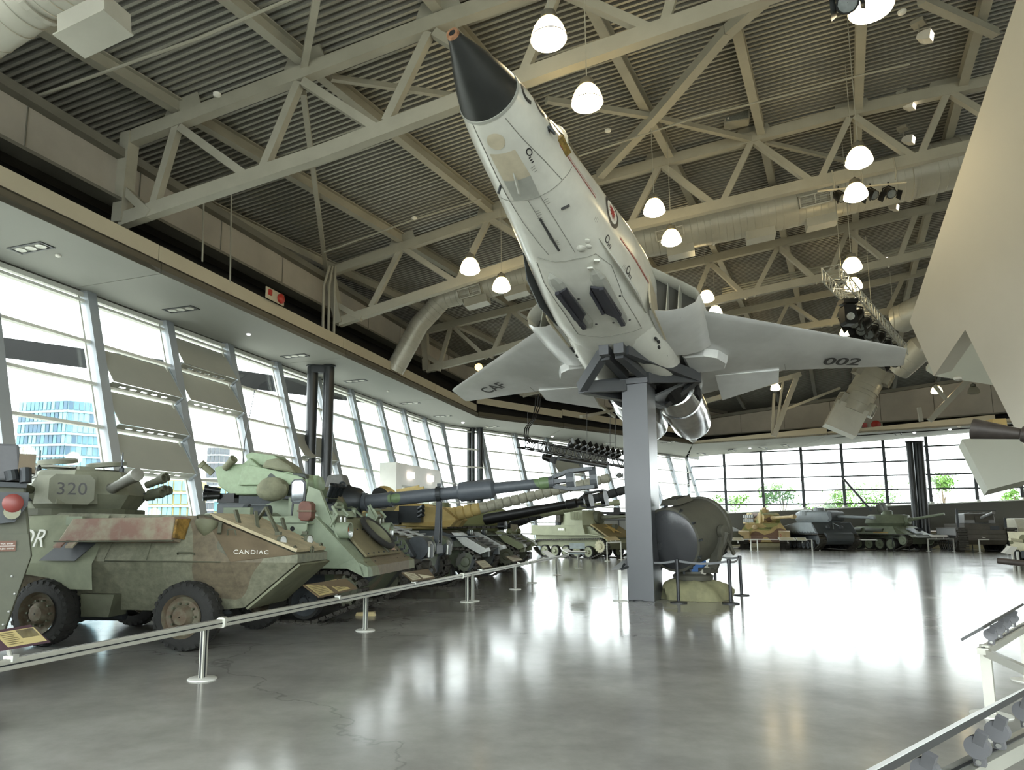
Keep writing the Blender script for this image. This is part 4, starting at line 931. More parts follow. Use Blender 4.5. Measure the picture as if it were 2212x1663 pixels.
def stage_light(loc, aim, label, group, s=1.0, up=.25):
    r = empty('stage_light', loc, 0, label, 'stage light', group); aim = V3(aim).normalized()
    mb = MB(); par_can(mb, -aim * .17 * s, aim, .36 * s, .14 * s); mb.build('light_housing', mBlkFix, r, True)
    MB().lathe([(.37 * s, .12 * s), (.375 * s, .005)], -aim * .17 * s, aim, 12, False).build('lens', mLens, r)
    u, v = MB().frame(aim); y = MB()
    y.path([u * .17 * s, u * .17 * s + V3((0, 0, up * .6)), V3((0, 0, up)), -u * .17 * s + V3((0, 0, up * .6)), -u * .17 * s], .018 * s, 5); y.tube((0, 0, up), (0, 0, up + .12), .02, n=6)
    y.build('yoke', mBlkFix, r); 
    bd = MB(); cc = aim * .2 * s
    for k in (-1, 1): bd.prism([cc + u * .14 * s * k + v * .12 * s, cc + u * .14 * s * k - v * .12 * s, cc + u * .2 * s * k + aim * .18 * s - v * .14 * s, cc + u * .2 * s * k + aim * .18 * s + v * .14 * s], aim * .006)
    bd.build('barn_door', mBlkFix, r); return r
pA, pB = onz(1795, 604, 9.5), onz(1948, 768, 9.5)
lt1 = empty('lighting_truss', pA, 0, 'slanting silver lattice lighting truss above the jet left wing tip', 'truss')
m_ = MB(); dA, sA, LA = lattice(m_, V3((0, 0, 0)), pB - pA, .5, .45, .024, .45); m_.build('lattice', mAlu, lt1)
for t in (.12, .5, .9): tag(MB().tube(pA + dA * LA * t + V3((0, 0, .4)), pA + dA * LA * t + V3((0, 0, 3.6)), .012, n=5).build('hanging_cable', mSteel), 'steel cable hanging the slanting lighting truss', 'cable', 'cables of the slanting truss')
k = 0
for t in [.26 + .052 * i for i in range(14)]:
    c = pA + dA * (LA * t) - sA * (.1 if k % 2 else -.02) + V3((0, 0, -.36)); k += 1
    stage_light(c, (-.75 + .1 * (k % 3), -.35, -.45), 'black stage light under the slanting lighting truss, number %d from its near end' % (k + 1), 'stage lights under the slanting truss', 1.5, .34)
mh = empty('moving_head_light', pA + dA * LA * .2 + V3((-.1, 0, -.55)), 0, 'bulky black moving head light at the near end of the slanting truss', 'stage light')
MB().cbox((0, 0, 0), (.42, .36, .7), .08).build('head_body', mBlkFix, mh); MB().box((0, -.05, .45), (.5, .4, .14)).build('base_box', mBlkFix, mh); MB().lathe([(0, .12), (.1, .13), (.1, .01)], (-.05, -.18, -.1), (-.2, -1, -.2), 12).build('lens', mLens, mh)
for t in (.45, .62, .8): tag(MB().path([pA + dA * LA * t + sA * .2, pA + dA * LA * t - sA * .2 + V3((0, 0, -.3)), pA + dA * LA * (t + .05) + V3((0, 0, -.5))], .02, 5).build('cable_loop', mBlkM), 'black cable loop hanging from the slanting truss', 'cable', 'cable loops on the slanting truss')
pC, pD = onz(1126, 966, 5.25), onz(1362, 1012, 5.25)
lt2 = empty('lighting_truss', pC, 0, 'dark lattice lighting truss hanging before the turned windows', 'truss')
m_ = MB(); dC, sC, LC = lattice(m_, V3((0, 0, 0)), pD - pC, .4, .4, .028, .4); m_.build('lattice', mBlkM, lt2)
for i in range(9):
    c = pC + dC * (LC * (.38 + .058 * i)) + V3((0, 0, .62)); stage_light(c, (.5, -.6, .45), 'small black spotlight on top of the dark lattice truss, %s from left' % ('first', 'second', 'third', 'fourth', 'fifth', 'sixth', 'seventh', 'eighth', 'ninth')[i], 'spotlights on the dark truss', 1.15, -.2)
stage_light(onz(1180, 988, 4.65), (.9, -.3, -.35), 'black spotlight hanging below the dark lattice truss, left of the tube', None, 1.1, .5)
stage_light(onz(1338, 1026, 4.5), (-.2, -.9, -.2), 'black spotlight hanging below the dark lattice truss beside the pylon', None, 1.0, .45)
tag(MB().tube(onz(1205, 990, 4.75), onz(1308, 1007, 4.75), .1, n=14).build('tube_light', mGunmetal, None, True), 'long dark tube hung under the dark lattice truss', 'tube')
for k in range(3):
    tag(MB().path([onY(1158 + k * 5, 852, 33), onY(1156 + k * 5, 880, 33), onY(1150 + k * 3, 905, 32.5), onY(1134 + k * 4, 925, 32), onY(1132 + k * 4, 942, 31.5), onY(1145 + k * 6, 958, 31.4)], .03, 6).build('power_cable', mBlkM), 'dark cable curving down to the dark lattice truss', 'cable', 'cables feeding the dark truss')
for px in (1140, 1268, 1318, 1330): 
    tag(MB().tube(onY(px, 985, 33), onY(px, 890, 33), .012, n=5).build('hanging_cable', mBlkM), 'thin cable hanging the dark lattice truss', 'cable', 'hangers of the dark truss')
# bar of black spotlights below the second truss
bl_ = ontr(1766, 413, 21.6); br_ = ontr(1958, 394, 21.6)
tag(MB().tube(bl_, br_, .03, n=8).build('spotlight_bar', mCream), 'pale horizontal bar carrying four black spotlights', 'bar')
for px, py_2 in ((1797, 372), (1858, 362), (1930, 345)): tag(MB().path([ontr(px, py_2 - 4, 21.7), ontr(px + 6, py_2 + 25, 21.6), ontr(px + 4, py_2 + 42, 21.6)], .025, 6).build('bar_hanger', mSteel), 'bent hook hanging the spotlight bar from the roof truss', 'hook', 'hooks of the spotlight bar')
for k, (px, py_2) in enumerate(((1812, 424), (1846, 424), (1881, 418), (1920, 415))):
    stage_light(ontr(px, py_2, 21.6), (.1 - .2 * (k % 2), -.8, -.7), 'black spotlight on the pale bar, %s from left' % ('first', 'second', 'third', 'fourth')[k], 'spotlights on the pale bar', 1.0, .2)
stage_light(O + ray(1832, 2) * 10.4, (-.4, -.6, -.6), 'black spotlight cut by the top edge beside the largest lamp', None, 1.1, .3)
# loudspeaker
sp = empty('loudspeaker', ontr(1591, 254, 21.3), radians(-18), 'grey mesh loudspeaker box hanging near the roof', 'loudspeaker')
MB().cbox((0, 0, 0), (.74, .4, .46), .03).build('cabinet', mSteel, sp); MB().box((0, -.2, 0), (.66, .02, .38)).build('mesh_grille', mat('grey_speaker_mesh', '7d817e', .6, .1, .2, 60.0), sp)
MB().tube((-.3, 0, .34), (.3, 0, .34), .03, n=8).tube((-.28, 0, .2), (-.28, 0, .36), .012, n=5).tube((.28, 0, .2), (.28, 0, .36), .012, n=5).tube((0, 0, .34), (-.05, .3, 3.0), .012, n=5).build('hanger', mAlu, sp)
MB().lathe([(0, .03), (.015, .03)], (-.26, -.21, -.1), (0, -1, 0), 8).build('badge', mInkW, sp)
# detectors, sprinkler heads, fire bells, recessed lights
def small(name, P, r, lab, cat, grp=None, m=None): return tag(MB().lathe([(0, r * .5), (r * .3, r), (r * .8, r * .9), (r * 1.1, r * .3)], P, (0, 0, -1), 12).build(name, m or mWhite, None, True), lab, cat, grp)
small('smoke_detector', onplane(469, 200, W(11.5, 0), U), .09, 'white round detector above the nearest truss at left', 'detector')
small('smoke_detector', ontr(895, 468, 19.5), .09, 'white round detector between trusses left of the jet', 'detector')
small('smoke_detector', ontr(1313, 279, 18), .09, 'white round detector right of the jet canopy', 'detector')
small('smoke_detector', ontr(1948, 22, 15), .09, 'white round detector near the largest lamp', 'detector')
for k, (px, py2) in enumerate(((126, 549), (537, 720), (838, 843), (1000, 911), (1052, 920), (1193, 941), (1305, 957), (1620, 967), (1780, 952), (1975, 933), (2072, 920), (2052, 926))):
    small('soffit_disc', onz(px, py2, 8.06), .07 if px < 900 else .1, ['round white soffit disc near the left edge', 'round white soffit disc above the louvres', 'round white soffit disc right of the twin columns'][k] if k < 3 else 'small white disc in the far soffit', 'detector', None if k < 3 else 'white discs in the far soffit', mDiscGlow if k % 2 else mWhite)
def recessed(px, py2, lab, sc_=1.0, dirv=None):
    P = onz(px, py2, 8.05); x = (dirv or V).normalized(); y = V3((0, 0, 1)).cross(x); r = empty('recessed_light', P, atan2(x.y, x.x), lab, 'light')
    f = MB(); w_, h_ = 1.0 * sc_, .34 * sc_
    for s in (-1, 1): f.box((0, s * h_ / 2, -.01), (w_, .05, .04)); f.box((s * w_ / 2, 0, -.01), (.05, h_ + .05, .04))
    f.build('trim_frame', mMullD, r); MB().box((0, 0, -.003), (w_, h_, .01)).build('black_tray', mBlack, r)
    for k in (-1, 0, 1): MB().lathe([(0, .115 * sc_), (.02, .12 * sc_), (.025, .07 * sc_), (.005, .02)], (k * w_ * .31, 0, -.01), (0, 0, -1), 14).build('spot', mAluL, r, True)
for k, (px, py2) in enumerate(((67, 534), (391, 667), (637, 768), (768, 822), (886, 870), (956, 898), (1062, 922), (1240, 947), (1314, 957), (1445, 955), (1515, 980), (1582, 973), (1648, 967), (1696, 962), (1940, 937))):
    recessed(px, py2, 'recessed triple spot panel in the soffit, ' + ['at the left edge', 'above the first louvres', 'just left of the twin columns', 'just right of the twin columns', 'sixth bay', 'near the facade bend, left one', 'near the facade bend, right one', 'above the dark lattice truss', 'next to the pylon', 'right of the pylon under the tailpipes', 'far side, first', 'far side, second', 'far side, third', 'far side, fourth', 'far side by the black columns'][k], 1.0 if k < 9 else 1.2, V if k < 6 else (nf2 if k < 10 else n3f))
fp = empty('fire_alarm', onb(594, 640, -12.86), 0, 'beige plate with red fire bell on the cream fascia', 'fire alarm')
xd = U; M_ = frameM(U, (0, 0, 1), (0, 0, 0))
MB().box((0, 0, 0), (.95, .36, .03), M_).build('back_plate', mCream, fp); MB().lathe([(.02, .16), (.08, .16), (.12, .1), (.12, .01)], U * .26, V, 18).build('red_bell', mRed, fp, True); MB().box((-.3, .03, .04), (.14, .17, .05), M_).build('red_pull_box', mRed, fp)
fp2 = empty('fire_alarm', onplane(1880, 918, F2 + n3f * -1.9, n3f), 0, 'distant plate with red fire bell above the far soffit', 'fire alarm')
M_ = frameM(d3, (0, 0, 1), (0, 0, 0)); MB().box((0, 0, 0), (1.5, .6, .05), M_).build('back_plate', mSteel, fp2); MB().lathe([(.02, .3), (.1, .3), (.14, .1)], d3 * .35, n3f, 14).build('red_bell', mRed, fp2); MB().box((-.35, 0, .06), (.3, .3, .06), M_).build('red_pull_box', mRed, fp2)
# ------------------------------------------------------------------ columns
def column(P, r, lab, lean=V3((0, 0, 0)), h=8.1, grp=None):
    o = empty('steel_column', P, 0, lab, 'column', grp); MB().lathe([(0, r), (h, r)], (0, 0, 0), V3((0, 0, h)) + lean, 28).build('column_shaft', mColBlk, o, True)
    MB().lathe([(0, r * 1.9), (.04, r * 1.9), (.05, r)], (0, 0, 0), (0, 0, 1), 20).build('base_plate', mColBlk, o); MB().lathe([(h - .12, r), (h - .1, r * 1.25), (h, r * 1.25)], (0, 0, 0), V3((0, 0, h)) + lean, 20).build('column_collar', mColBlk, o)
for (px, lab) in ((676, 'left one of the twin black columns before the left windows'), (711, 'right one of the twin black columns before the left windows')): column(V3(tuple(onz(px, 792, 8).xy) + (0,)), .215, lab)
tag(MB().box((0, 0, 0), (.7, .3, .35), Matrix.Translation(onz(693, 797, 7.9)) @ Matrix.Rotation(.2, 4, 'Z')).build('column_bracket', mColBlk), 'black bracket tying the twin columns under the soffit', 'bracket')
for px, lab in ((1013, 'left one of three slim black columns at the facade bend'), (1021, 'middle one of three slim black columns at the facade bend'), (1037, 'right one of three slim black columns at the facade bend')): column(V3(tuple(onz(px, 925, 8).xy) + (0,)), .15 if px < 1030 else .2, lab)
for px, bx_, r, lab in ((1963, 1983, .22, 'left one of three leaning black columns by the far windows'), (1977, 1996, .2, 'middle one of three leaning black columns by the far windows'), (1984, 2003, .3, 'right one of three leaning black columns by the far windows')):
    P = onz(bx_, 1186, 0); T = onY(px, 950, P.y); column(P, r, lab, V3((T.x - P.x, 0, 0)) * .9, 8.3)
# ------------------------------------------------------------------ white angular walls on the right
def slab(pts, p0, n, th, m, lab, name):
    n = n.normalized(); P_ = [onplane(x, y, p0, n) for x, y in pts]; return tag(MB().prism(P_, n * -th).build(name, m), lab, kind='structure')
pw = onY(1965, 695, 20.5); nW = (onY(2195, 0, 12.3) - pw).cross(onY(2192, 925, 17.5) - pw); nW = nW if nW.dot(O - pw) > 0 else -nW
slab([(2250, -165), (1965, 695), (2018, 812), (2085, 712), (2192, 925), (2330, 1200), (2700, 1200), (2700, -165)], pw, nW, .5, mWhiteW, 'large slanting white wall with a notched lower edge', 'wall_slanted')
slab([(2000, 800), (2085, 690), (2160, 700), (2160, 834), (2018, 812)], onY(2018, 812, 27.5), V3((-.45, -.6, -.66)), .3, mWhiteW2, 'white return face seen through the wall notch', 'wall_return')
small('smoke_detector', onplane(2069, 813, onY(2018, 812, 27.5), V3((-.45, -.6, -.66))), .16, 'white round detector on the return face in the notch', 'detector')
slab([(2078, 948), (2420, 922), (2420, 985), (2135, 1058)], onY(2080, 948, 30), V3((-.5, -.85, .12)), 1.6, mWhiteW2, 'lower white wall wedge behind the gun muzzle', 'wall_wedge')
# ------------------------------------------------------------------ entrance vestibule in the left windows
ve = empty('vestibule', W(30, -13.0), 0, 'white entrance vestibule block with two glazed doors among the windows', 'vestibule')
Pv = lambda a, z, o=0.0: U * (a - 30) + V * o + V3((0, 0, z))
vb = MB(); 
for a0v, a1v, z0v, z1v in ((27.3, 27.9, 0, 4.5), (29.6, 30.2, 0, 4.5), (31.9, 32.5, 0, 4.5), (27.9, 29.6, 3.55, 4.5), (30.2, 31.9, 3.55, 4.5)): vb.hexa([Pv(a0v, z0v), Pv(a1v, z0v), Pv(a1v, z0v, -.8), Pv(a0v, z0v, -.8), Pv(a0v, z1v), Pv(a1v, z1v), Pv(a1v, z1v, -.8), Pv(a0v, z1v, -.8)])
vb.build('vestibule_wall', mWhite, ve)
for a0v, a1v in ((27.9, 29.6), (30.2, 31.9)):
    dm = MB(); 
    for a in (a0v + .05, (a0v + a1v) / 2, a1v - .05): dm.bar(Pv(a, 0, -.1), Pv(a, 3.55, -.1), .1, .12, V)
    dm.bar(Pv(a0v, 3.5, -.1), Pv(a1v, 3.5, -.1), .12, .1); f = dm.build('door_frame', mTrans, ve)
    MB().prism([Pv(a0v, 0, -.12), Pv(a1v, 0, -.12), Pv(a1v, 3.3, -.12), Pv(a0v, 3.3, -.12)], V * -.02).build('door_pane', mPane, f, fix=False)
    es = MB(); es.bar(Pv(a0v + .55, 4.02, .06), Pv(a0v + 1.15, 4.02, .06), .1, .28); es.build('exit_sign', emit('lit_exit_sign', 'fff2ee', 1.3), ve)
# ------------------------------------------------------------------ outside: towers and trees
mTw = mat('glass_tower_spandrel', '6b8790', 0.3, 0.0, 0.08, 0.2); mTwS = mat('white_floor_slab', '8fa3a8', .6, 0, .03)
mTwP = [mat('tower_glass_blue', '3c6474', .3, 0, .1, .3), mat('tower_glass_pale', '5d858e', .3, 0, .1, .3), mat('tower_glass_dark', '22455a', .3, 0, .1, .3)]
def tower(px0, px1, pyt, Y, floors, nx, lab, mb_, ms, mp_, name='tower', split=.62, yb=1015):
    A_ = onY(px0, pyt, Y); B_ = onY(px1, pyt, Y); h = A_.z; o = V3((A_.x, Y, -1.2)); W_ = B_.x - A_.x; hh = h + 1.2
    r = empty(name, o, 0, lab, 'building'); zlo = onY(px0, yb, Y).z - 4
    xs_ = [0, W_ * split, W_]; dep = [0, -W_ * .16, 0.0] ; dep = [W_ * .12, 0, W_ * .3]
    MB().prism([(xs_[0], dep[0], 0), (xs_[1], dep[1], 0), (xs_[2], dep[2], 0), (xs_[2], W_, 0), (0, W_, 0)], (0, 0, hh)).build('tower_body', mb_, r)
    fh = (h - zlo) / floors
    pm = [MB().box((0, -.12, 0), (1, .1, 1)).mesh('window_pane', m) for m in mp_]
    for f in range(floors):
        z = hh - fh * (f + 1)
        for s in range(2):
            a, b = V3((xs_[s], dep[s], 0)), V3((xs_[s + 1], dep[s + 1], 0)); d = b - a
            MB().bar(a + V3((0, -.15, z)), b + V3((0, -.15, z)), .5, fh * .16).build('floor_slab', ms, r)
            n = max(2, int(nx * d.length / W_))
            for k in range(n):
                c = a + d * ((k + .5) / n) + V3((0, 0, z + fh * .55)); o2 = link('window_pane', pm[random.randrange(len(pm))], r)
                o2.location = c; o2.scale = (d.length / n * random.uniform(.7, .9), 1, fh * .74); o2.rotation_euler = (0, 0, atan2(d.y, d.x))
    return r
tower(28, 222, 864, 135, 8, 20, 'pale blue glass office tower outside the left windows', mTw, mTwS, mTwP)
tower(446, 492, 966, 210, 9, 6, 'distant grey apartment tower outside the third left window bay', mat('grey_tower_concrete', '7d7e80', .8, 0, .05, .1), mTwS, [mat('tower_window_grey', '3b4148', .3, 0, .1, .3)], yb=1090)
mYe = mat('pale_yellow_stucco', '8d8358', .8, 0, .05, .2)
tower(318, 412, 1036, 120, 4, 8, 'low yellow apartment house outside behind the turret', mYe, mTwS, [mTwP[1]], 'apartment_house', yb=1100)
tower(462, 525, 1052, 125, 3, 5, 'low yellow apartment house outside behind the launcher', mYe, mTwS, [mTwP[1]], 'apartment_house', yb=1090)
mLeaf = mat('spring_leaf', '5f8a2a', .6, 0, .2, 3.0, col2='3f6a1c'); mBark = mat('tree_bark', '6b5d4a', .9, 0, .2, 6.0)
def tree(px, py0, py1, Y, rad_, n, lab):
    T = onY(px, py0, Y); c = onY(px, (py0 + py1) / 2, Y); r = empty('tree', (c.x, Y, -1.3), 0, lab, 'tree'); hz_ = (T.z - onY(px, py1, Y).z) / 2
    MB().path([(0, 0, 0), (.1, 0, c.z * .6), (0, .1, c.z + 1.3)], [.22, .15, .05], 6).build('trunk', mBark, r)
    lb = MB(); rnd = random.Random(int(px))
    cl = [(V3((rnd.gauss(0, .5) * rad_, rnd.gauss(0, .4) * rad_, rnd.uniform(-1, .85) * hz_)), rnd.uniform(.35, .6) * rad_ * .7) for _ in range(9)]
    for _ in range(n):
        q, R = rnd.choice(cl); p = V3((rnd.gauss(0, 1), rnd.gauss(0, 1), rnd.gauss(0, .8))) * R * .55 + q + V3((0, 0, c.z + 1.3))
        u = V3((rnd.gauss(0, 1), rnd.gauss(0, 1), rnd.gauss(0, 1))).normalized(); v = u.cross(V3((rnd.gauss(0, 1), 1, rnd.gauss(0, 1)))).normalized(); s = rnd.uniform(.10, .22)
        lb.add([p - u * s, p + v * s * .5, p + u * s, p - v * s * .5], [(0, 1, 2, 3)])
    tag(lb.build('foliage', mLeaf, r, fix=False), kind='stuff')
    for q, R in cl[:5]: MB().path([(0, .05, c.z * .7), q + V3((0, 0, c.z + 1.3))], [.07, .02], 4).build('branch', mBark, r)
for t_ in ((1566, 1076, 1122, 80, 2.0, 900, 'light green tree outside, just right of the searchlight'), (1690, 1046, 1078, 82, 2.0, 700, 'light green tree outside, above the sand camouflaged tank'), (1648, 1066, 1090, 82, 1.0, 250, 'thin green sapling outside, left of the sand tank'), (1800, 1060, 1112, 84, 2.6, 1300, 'bushy green tree outside, behind the dark grey tank gun'), (1872, 1050, 1105, 84, 3.0, 1500, 'large green tree outside, behind the diagonal brace'), (2034, 1028, 1056, 78, 2.4, 900, 'light green tree outside, right of the leaning columns'), (2192, 1060, 1085, 76, 1.5, 500, 'light green tree outside at the right edge'), (1745, 1096, 1116, 86, 2.0, 500, 'low green bush outside, left of the dark grey tank turret')):
    tree(*t_)
# ------------------------------------------------------------------ vehicles: shared builders (local x forward, y to the far side, z up)
def vroot(name, a, b, hd, label, cat='vehicle'):
    h = radians(hd); X = U * sin(h) + V * cos(h); return empty(name, U * a + V * b, atan2(X.y, X.x), label, cat)
mOl = mat('faded_olive_paint', '7b7d66', 0.7, 0, .16, 1.6, bump=.12, bscale=20, col2='64654f')
mOlD = mat('dark_olive_paint', '5d5f4d', 0.7, 0, .18, 2.0, bump=.12, bscale=20)
mCou = camo('worn_green_and_brown_hull_paint', ['7c7d69', '83836f', '756b58', '68685a'], .55, .6, .38, 3.1, [0, .40, .57, .66])
mBrn = mat('brown_camouflage_paint', '716450', .65, 0, .12, 3.0)
mWoodV = mat('weathered_trim_board', 'c0b393', .7, 0, .16, 3.0, bump=.3, bscale=30)
mBox = mat('rusty_faded_stowage_box_paint', '9a927d', .7, 0, .3, 4.0, col2='8a6b5e')
mGrn = mat('light_green_vehicle_paint', '8a957f', .6, 0, .1, 2.0)
mGrnC = camo('green_and_brown_vehicle_paint', ['8a957f', '7f8166', '7a6e58', '4d504b'], .7, .6, .18, 8.3, [0, .42, .52, .68])
mDkC = camo('charcoal_and_green_camouflage', ['3f4448', '3a3f43', '5c6650', '6f6752'], .75, .5, .25, 5.2, [0, .44, .56, .66])
mLeoC = camo('dark_tank_camouflage', ['474b46', '3b4042', '5d6351', '4f4f49'], .8, .42, .3, 1.7, [0, .42, .55, .66])
mSand = mat('desert_sand_paint', 'b49f66', .65, 0, .1, 2.0)
mTrackM = mat('dusty_track_steel', '4d4a43', .7, .35, .25, 8.0, bump=.2, bscale=40)
mSteelW = mat('worn_bright_steel', 'a3a49f', .4, .6, .1, 6.0)
mCanvas = mat('green_grey_canvas', '7c7d66', .9, 0, .15, 5.0, bump=.5, bscale=14)
mLampG = mat('headlight_glass', 'e2e6e6', .1, .2, .05); mAmb = mat('amber_reflector', 'c8693a', .25, 0, .1)
def road_wheel(par, c, r, w_, md, mr=None, side=-1, name='road_wheel', hub=None, n=24):
    c = V3(c); o = MB().lathe([(-w_ / 2, r * .80), (-w_ / 2, r * .96), (-w_ * .38, r), (w_ * .38, r), (w_ / 2, r * .96), (w_ / 2, r * .80)], c, (0, 1, 0), n, False).build(name, mr or mRubber, par, True)
    f = c.y + side * w_ / 2
    MB().lathe([(0, r * .82), (w_ * .1, r * .78), (w_ * .22, r * .45), (w_ * .1, r * .28), (-.03, r * .25), (-.04, r * .05)], (c.x, f, c.z), (0, -side, 0), n, False).build('wheel_disc', hub or md, o, True)
    b = MB()
    for k in range(8): a = 2 * pi * k / 8; b.tube((c.x + r * .35 * cos(a), f - side * w_ * .1, c.z + r * .35 * sin(a)), (c.x + r * .35 * cos(a), f + side * .02, c.z + r * .35 * sin(a)), .018, n=6)
    b.build('wheel_bolt', md, o); return o
def resample(P, step):
    P = [V3((x, 0, z)) for x, z in P]; P.append(P[0]); out = []; acc = 0; tot = sum((P[i + 1] - P[i]).length for i in range(len(P) - 1)); n = int(tot / step); step = tot / n; nxt = 0
    for i in range(len(P) - 1):
        L_ = (P[i + 1] - P[i]).length
        while nxt < acc + L_ - 1e-6 and len(out) < n:
            out.append(P[i] + (P[i + 1] - P[i]) * ((nxt - acc) / L_)); nxt += step
        acc += L_
    return out
def arcpts(cx, cz, r, a0, a1, n=7): return [(cx + r * cos(radians(lerp(a0, a1, i / n))), cz + r * sin(radians(lerp(a0, a1, i / n)))) for i in range(n + 1)]
def track(par, outline, yc, wd, m=None, step=.15, th=.05, pads=True):
    q = resample(outline, step); mb = MB(); n = len(q)
    for i in range(n):
        a, b = q[i], q[(i + 1) % n]; d = (b - a); up = V3((-d.z, 0, d.x)).normalized(); m_ = a + d * .04; e = a + d * .90
        y0, y1 = V3((0, yc - wd / 2, 0)), V3((0, yc + wd / 2, 0)); t = up * th
        mb.hexa([m_ + y0, e + y0, e + y1, m_ + y1, m_ + y0 - t, e + y0 - t, e + y1 - t, m_ + y1 - t])
        if pads:
            c = (m_ + e) / 2 - t; dd = d * .18
            for s0, s1 in ((.04, .44), (.56, .96)): mb.hexa([c - dd + y0 + (y1 - y0) * s0, c + dd + y0 + (y1 - y0) * s0, c + dd + y0 + (y1 - y0) * s1, c - dd + y0 + (y1 - y0) * s1] + [p - up * .022 for p in (c - dd + y0 + (y1 - y0) * s0, c + dd + y0 + (y1 - y0) * s0, c + dd + y0 + (y1 - y0) * s1, c - dd + y0 + (y1 - y0) * s1)])
    return tag(mb.build('track', m or mTrackM, par), kind='stuff')
def outline(xf, xr, zf, zr, rf, rr, x0, x1):   # closed loop: bottom from rear x1 to front x0, up round the front sprocket, back along the top
    return [(x1, .03), (x0, .03)] + arcpts(xf, zf, rf, -50, 90) + arcpts(xr, zr, rr, 90, 230)
def sprocket(par, c, r, w_, m, side=-1, teeth=11):
    o = MB().lathe([(0, r * .86), (w_, r * .86)], (c[0], c[1] - w_ / 2, c[2]), (0, 1, 0), 22).build('drive_sprocket', m, par, True); t = MB()
    for s in (-1, 1):
        for k in range(teeth):
            a = 2 * pi * k / teeth; M_ = Matrix.Translation((c[0] + r * .9 * cos(a), c[1] + s * w_ * .38, c[2] + r * .9 * sin(a))) @ Matrix.Rotation(-a, 4, 'Y'); t.box((0, 0, 0), (r * .22, .04, r * .2), M_)
    t.build('sprocket_tooth', m, o); MB().lathe([(0, r * .5), (.04, r * .4), (.05, .02)], (c[0], c[1] + side * w_ / 2, c[2]), (0, side, 0), 16, False).build('hub_cap', m, o); return o
def sym(mb, P, F):   # mirror a half hull list across y = 0
    mb.add(P, F); mb.add([(x, -y, z) for x, y, z in P], [tuple(reversed(f)) for f in F]); return mb
def headlight(par, c, r, aim, m, name='headlight', amber=False):
    c = V3(c); aim = V3(aim).normalized(); o = MB().lathe([(0, r * .4), (r * .5, r * .95), (r * 1.3, r), (r * 1.4, r * .9), (r * 1.25, r * .85)], c, aim, 16, False).build(name, m, par, True)
    MB().lathe([(r * 1.22, r * .86), (r * 1.3, r * .4), (r * 1.32, .002)], c, aim, 14, False).build('lens', mAmb if amber else mLampG, o, True); return o
def handle(par, p0, p1, h, r=.012, m=None): p0, p1, h = V3(p0), V3(p1), V3(h); return MB().path([p0, p0 + h * .8 + (p1 - p0) * .05, p0 + h + (p1 - p0) * .15, p1 + h - (p1 - p0) * .15, p1 + h * .8 - (p1 - p0) * .05, p1], r, 6).build('grab_handle', m or mOlD, par, True)
def smoke_tubes(par, base, aims, r=.055, L_=.3, m=None, name='smoke_discharger'):
    for b, d in zip(base, aims): MB().lathe([(0, r * .9), (L_ * .75, r * .9), (L_ * .76, r * 1.12), (L_, r * 1.12), (L_, r * .8), (L_ * .9, r * .7), (L_ * .9, .003)], b, d, 14, False).build(name, m or mGunmetal, par, True)
def gun(par, segs, o, d, m, name='gun_barrel', n=20): return MB().lathe(segs, o, d, n).build(name, m, par, True)
def turretM(par, x, y, z, yaw, name='turret'):
    return Matrix.Translation((x, y, z)) @ Matrix.Rotation(yaw, 4, 'Z')

# ------------------------------------------------------------------ 1. six-wheeled armoured car "CANDIAC" with turret 320
ac = vroot('armored_car', 9.28, -7.43, 10, 'worn green wheeled armoured car named CANDIAC with gun turret numbered 320')
H = MB(); k, dk, bt = 1.1, .78, .72
for s in (1, -1):
    kr = [(-4.6, s * k, 1.23), (.68, s * k, 1.23)]; 
N_t = [(1.5, .6, 1.32), (1.5, -.6, 1.32)]; N_b = [(1.5, .6, 1.21), (1.5, -.6, 1.21)]
P_ = [(-4.7, .8, 1.92), (.08, .8, 1.90), (.70, 1.1, 1.24), (1.5, .6, 1.33), (1.5, .6, 1.21), (.72, .66, .56), (.1, .75, .5), (-4.4, .75, .5), (-4.7, 1.1, 1.23), (-3.0, .8, 1.97)]
F_ = [(0, 9, 1, 2, 8), (1, 3, 2), (2, 3, 4), (2, 4, 5), (2, 5, 6), (8, 2, 6, 7)]
hull = MB(); sym(hull, P_, F_)
q = lambda i, s: (P_[i][0], s * P_[i][1], P_[i][2])
hull.add([q(0, -1), q(9, -1), q(9, 1), q(0, 1)], [(0, 1, 2, 3)]); hull.add([q(9, -1), q(1, -1), q(1, 1), q(9, 1)], [(0, 1, 2, 3)])
hull.add([q(1, -1), q(3, -1), q(3, 1), q(1, 1)], [(0, 1, 2, 3)]); hull.add([q(3, -1), q(4, -1), q(4, 1), q(3, 1)], [(0, 1, 2, 3)]); hull.add([q(4, -1), q(5, -1), q(5, 1), q(4, 1)], [(0, 1, 2, 3)])
hull.add([q(5, -1), q(6, -1), q(6, 1), q(5, 1)], [(0, 1, 2, 3)]); hull.add([q(6, -1), q(7, -1), q(7, 1), q(6, 1)], [(0, 1, 2, 3)]); hull.add([q(0, 1), q(8, 1), q(7, 1), q(7, -1), q(8, -1), q(0, -1)], [tuple(range(6))])
hull.build('hull', mCou, ac)
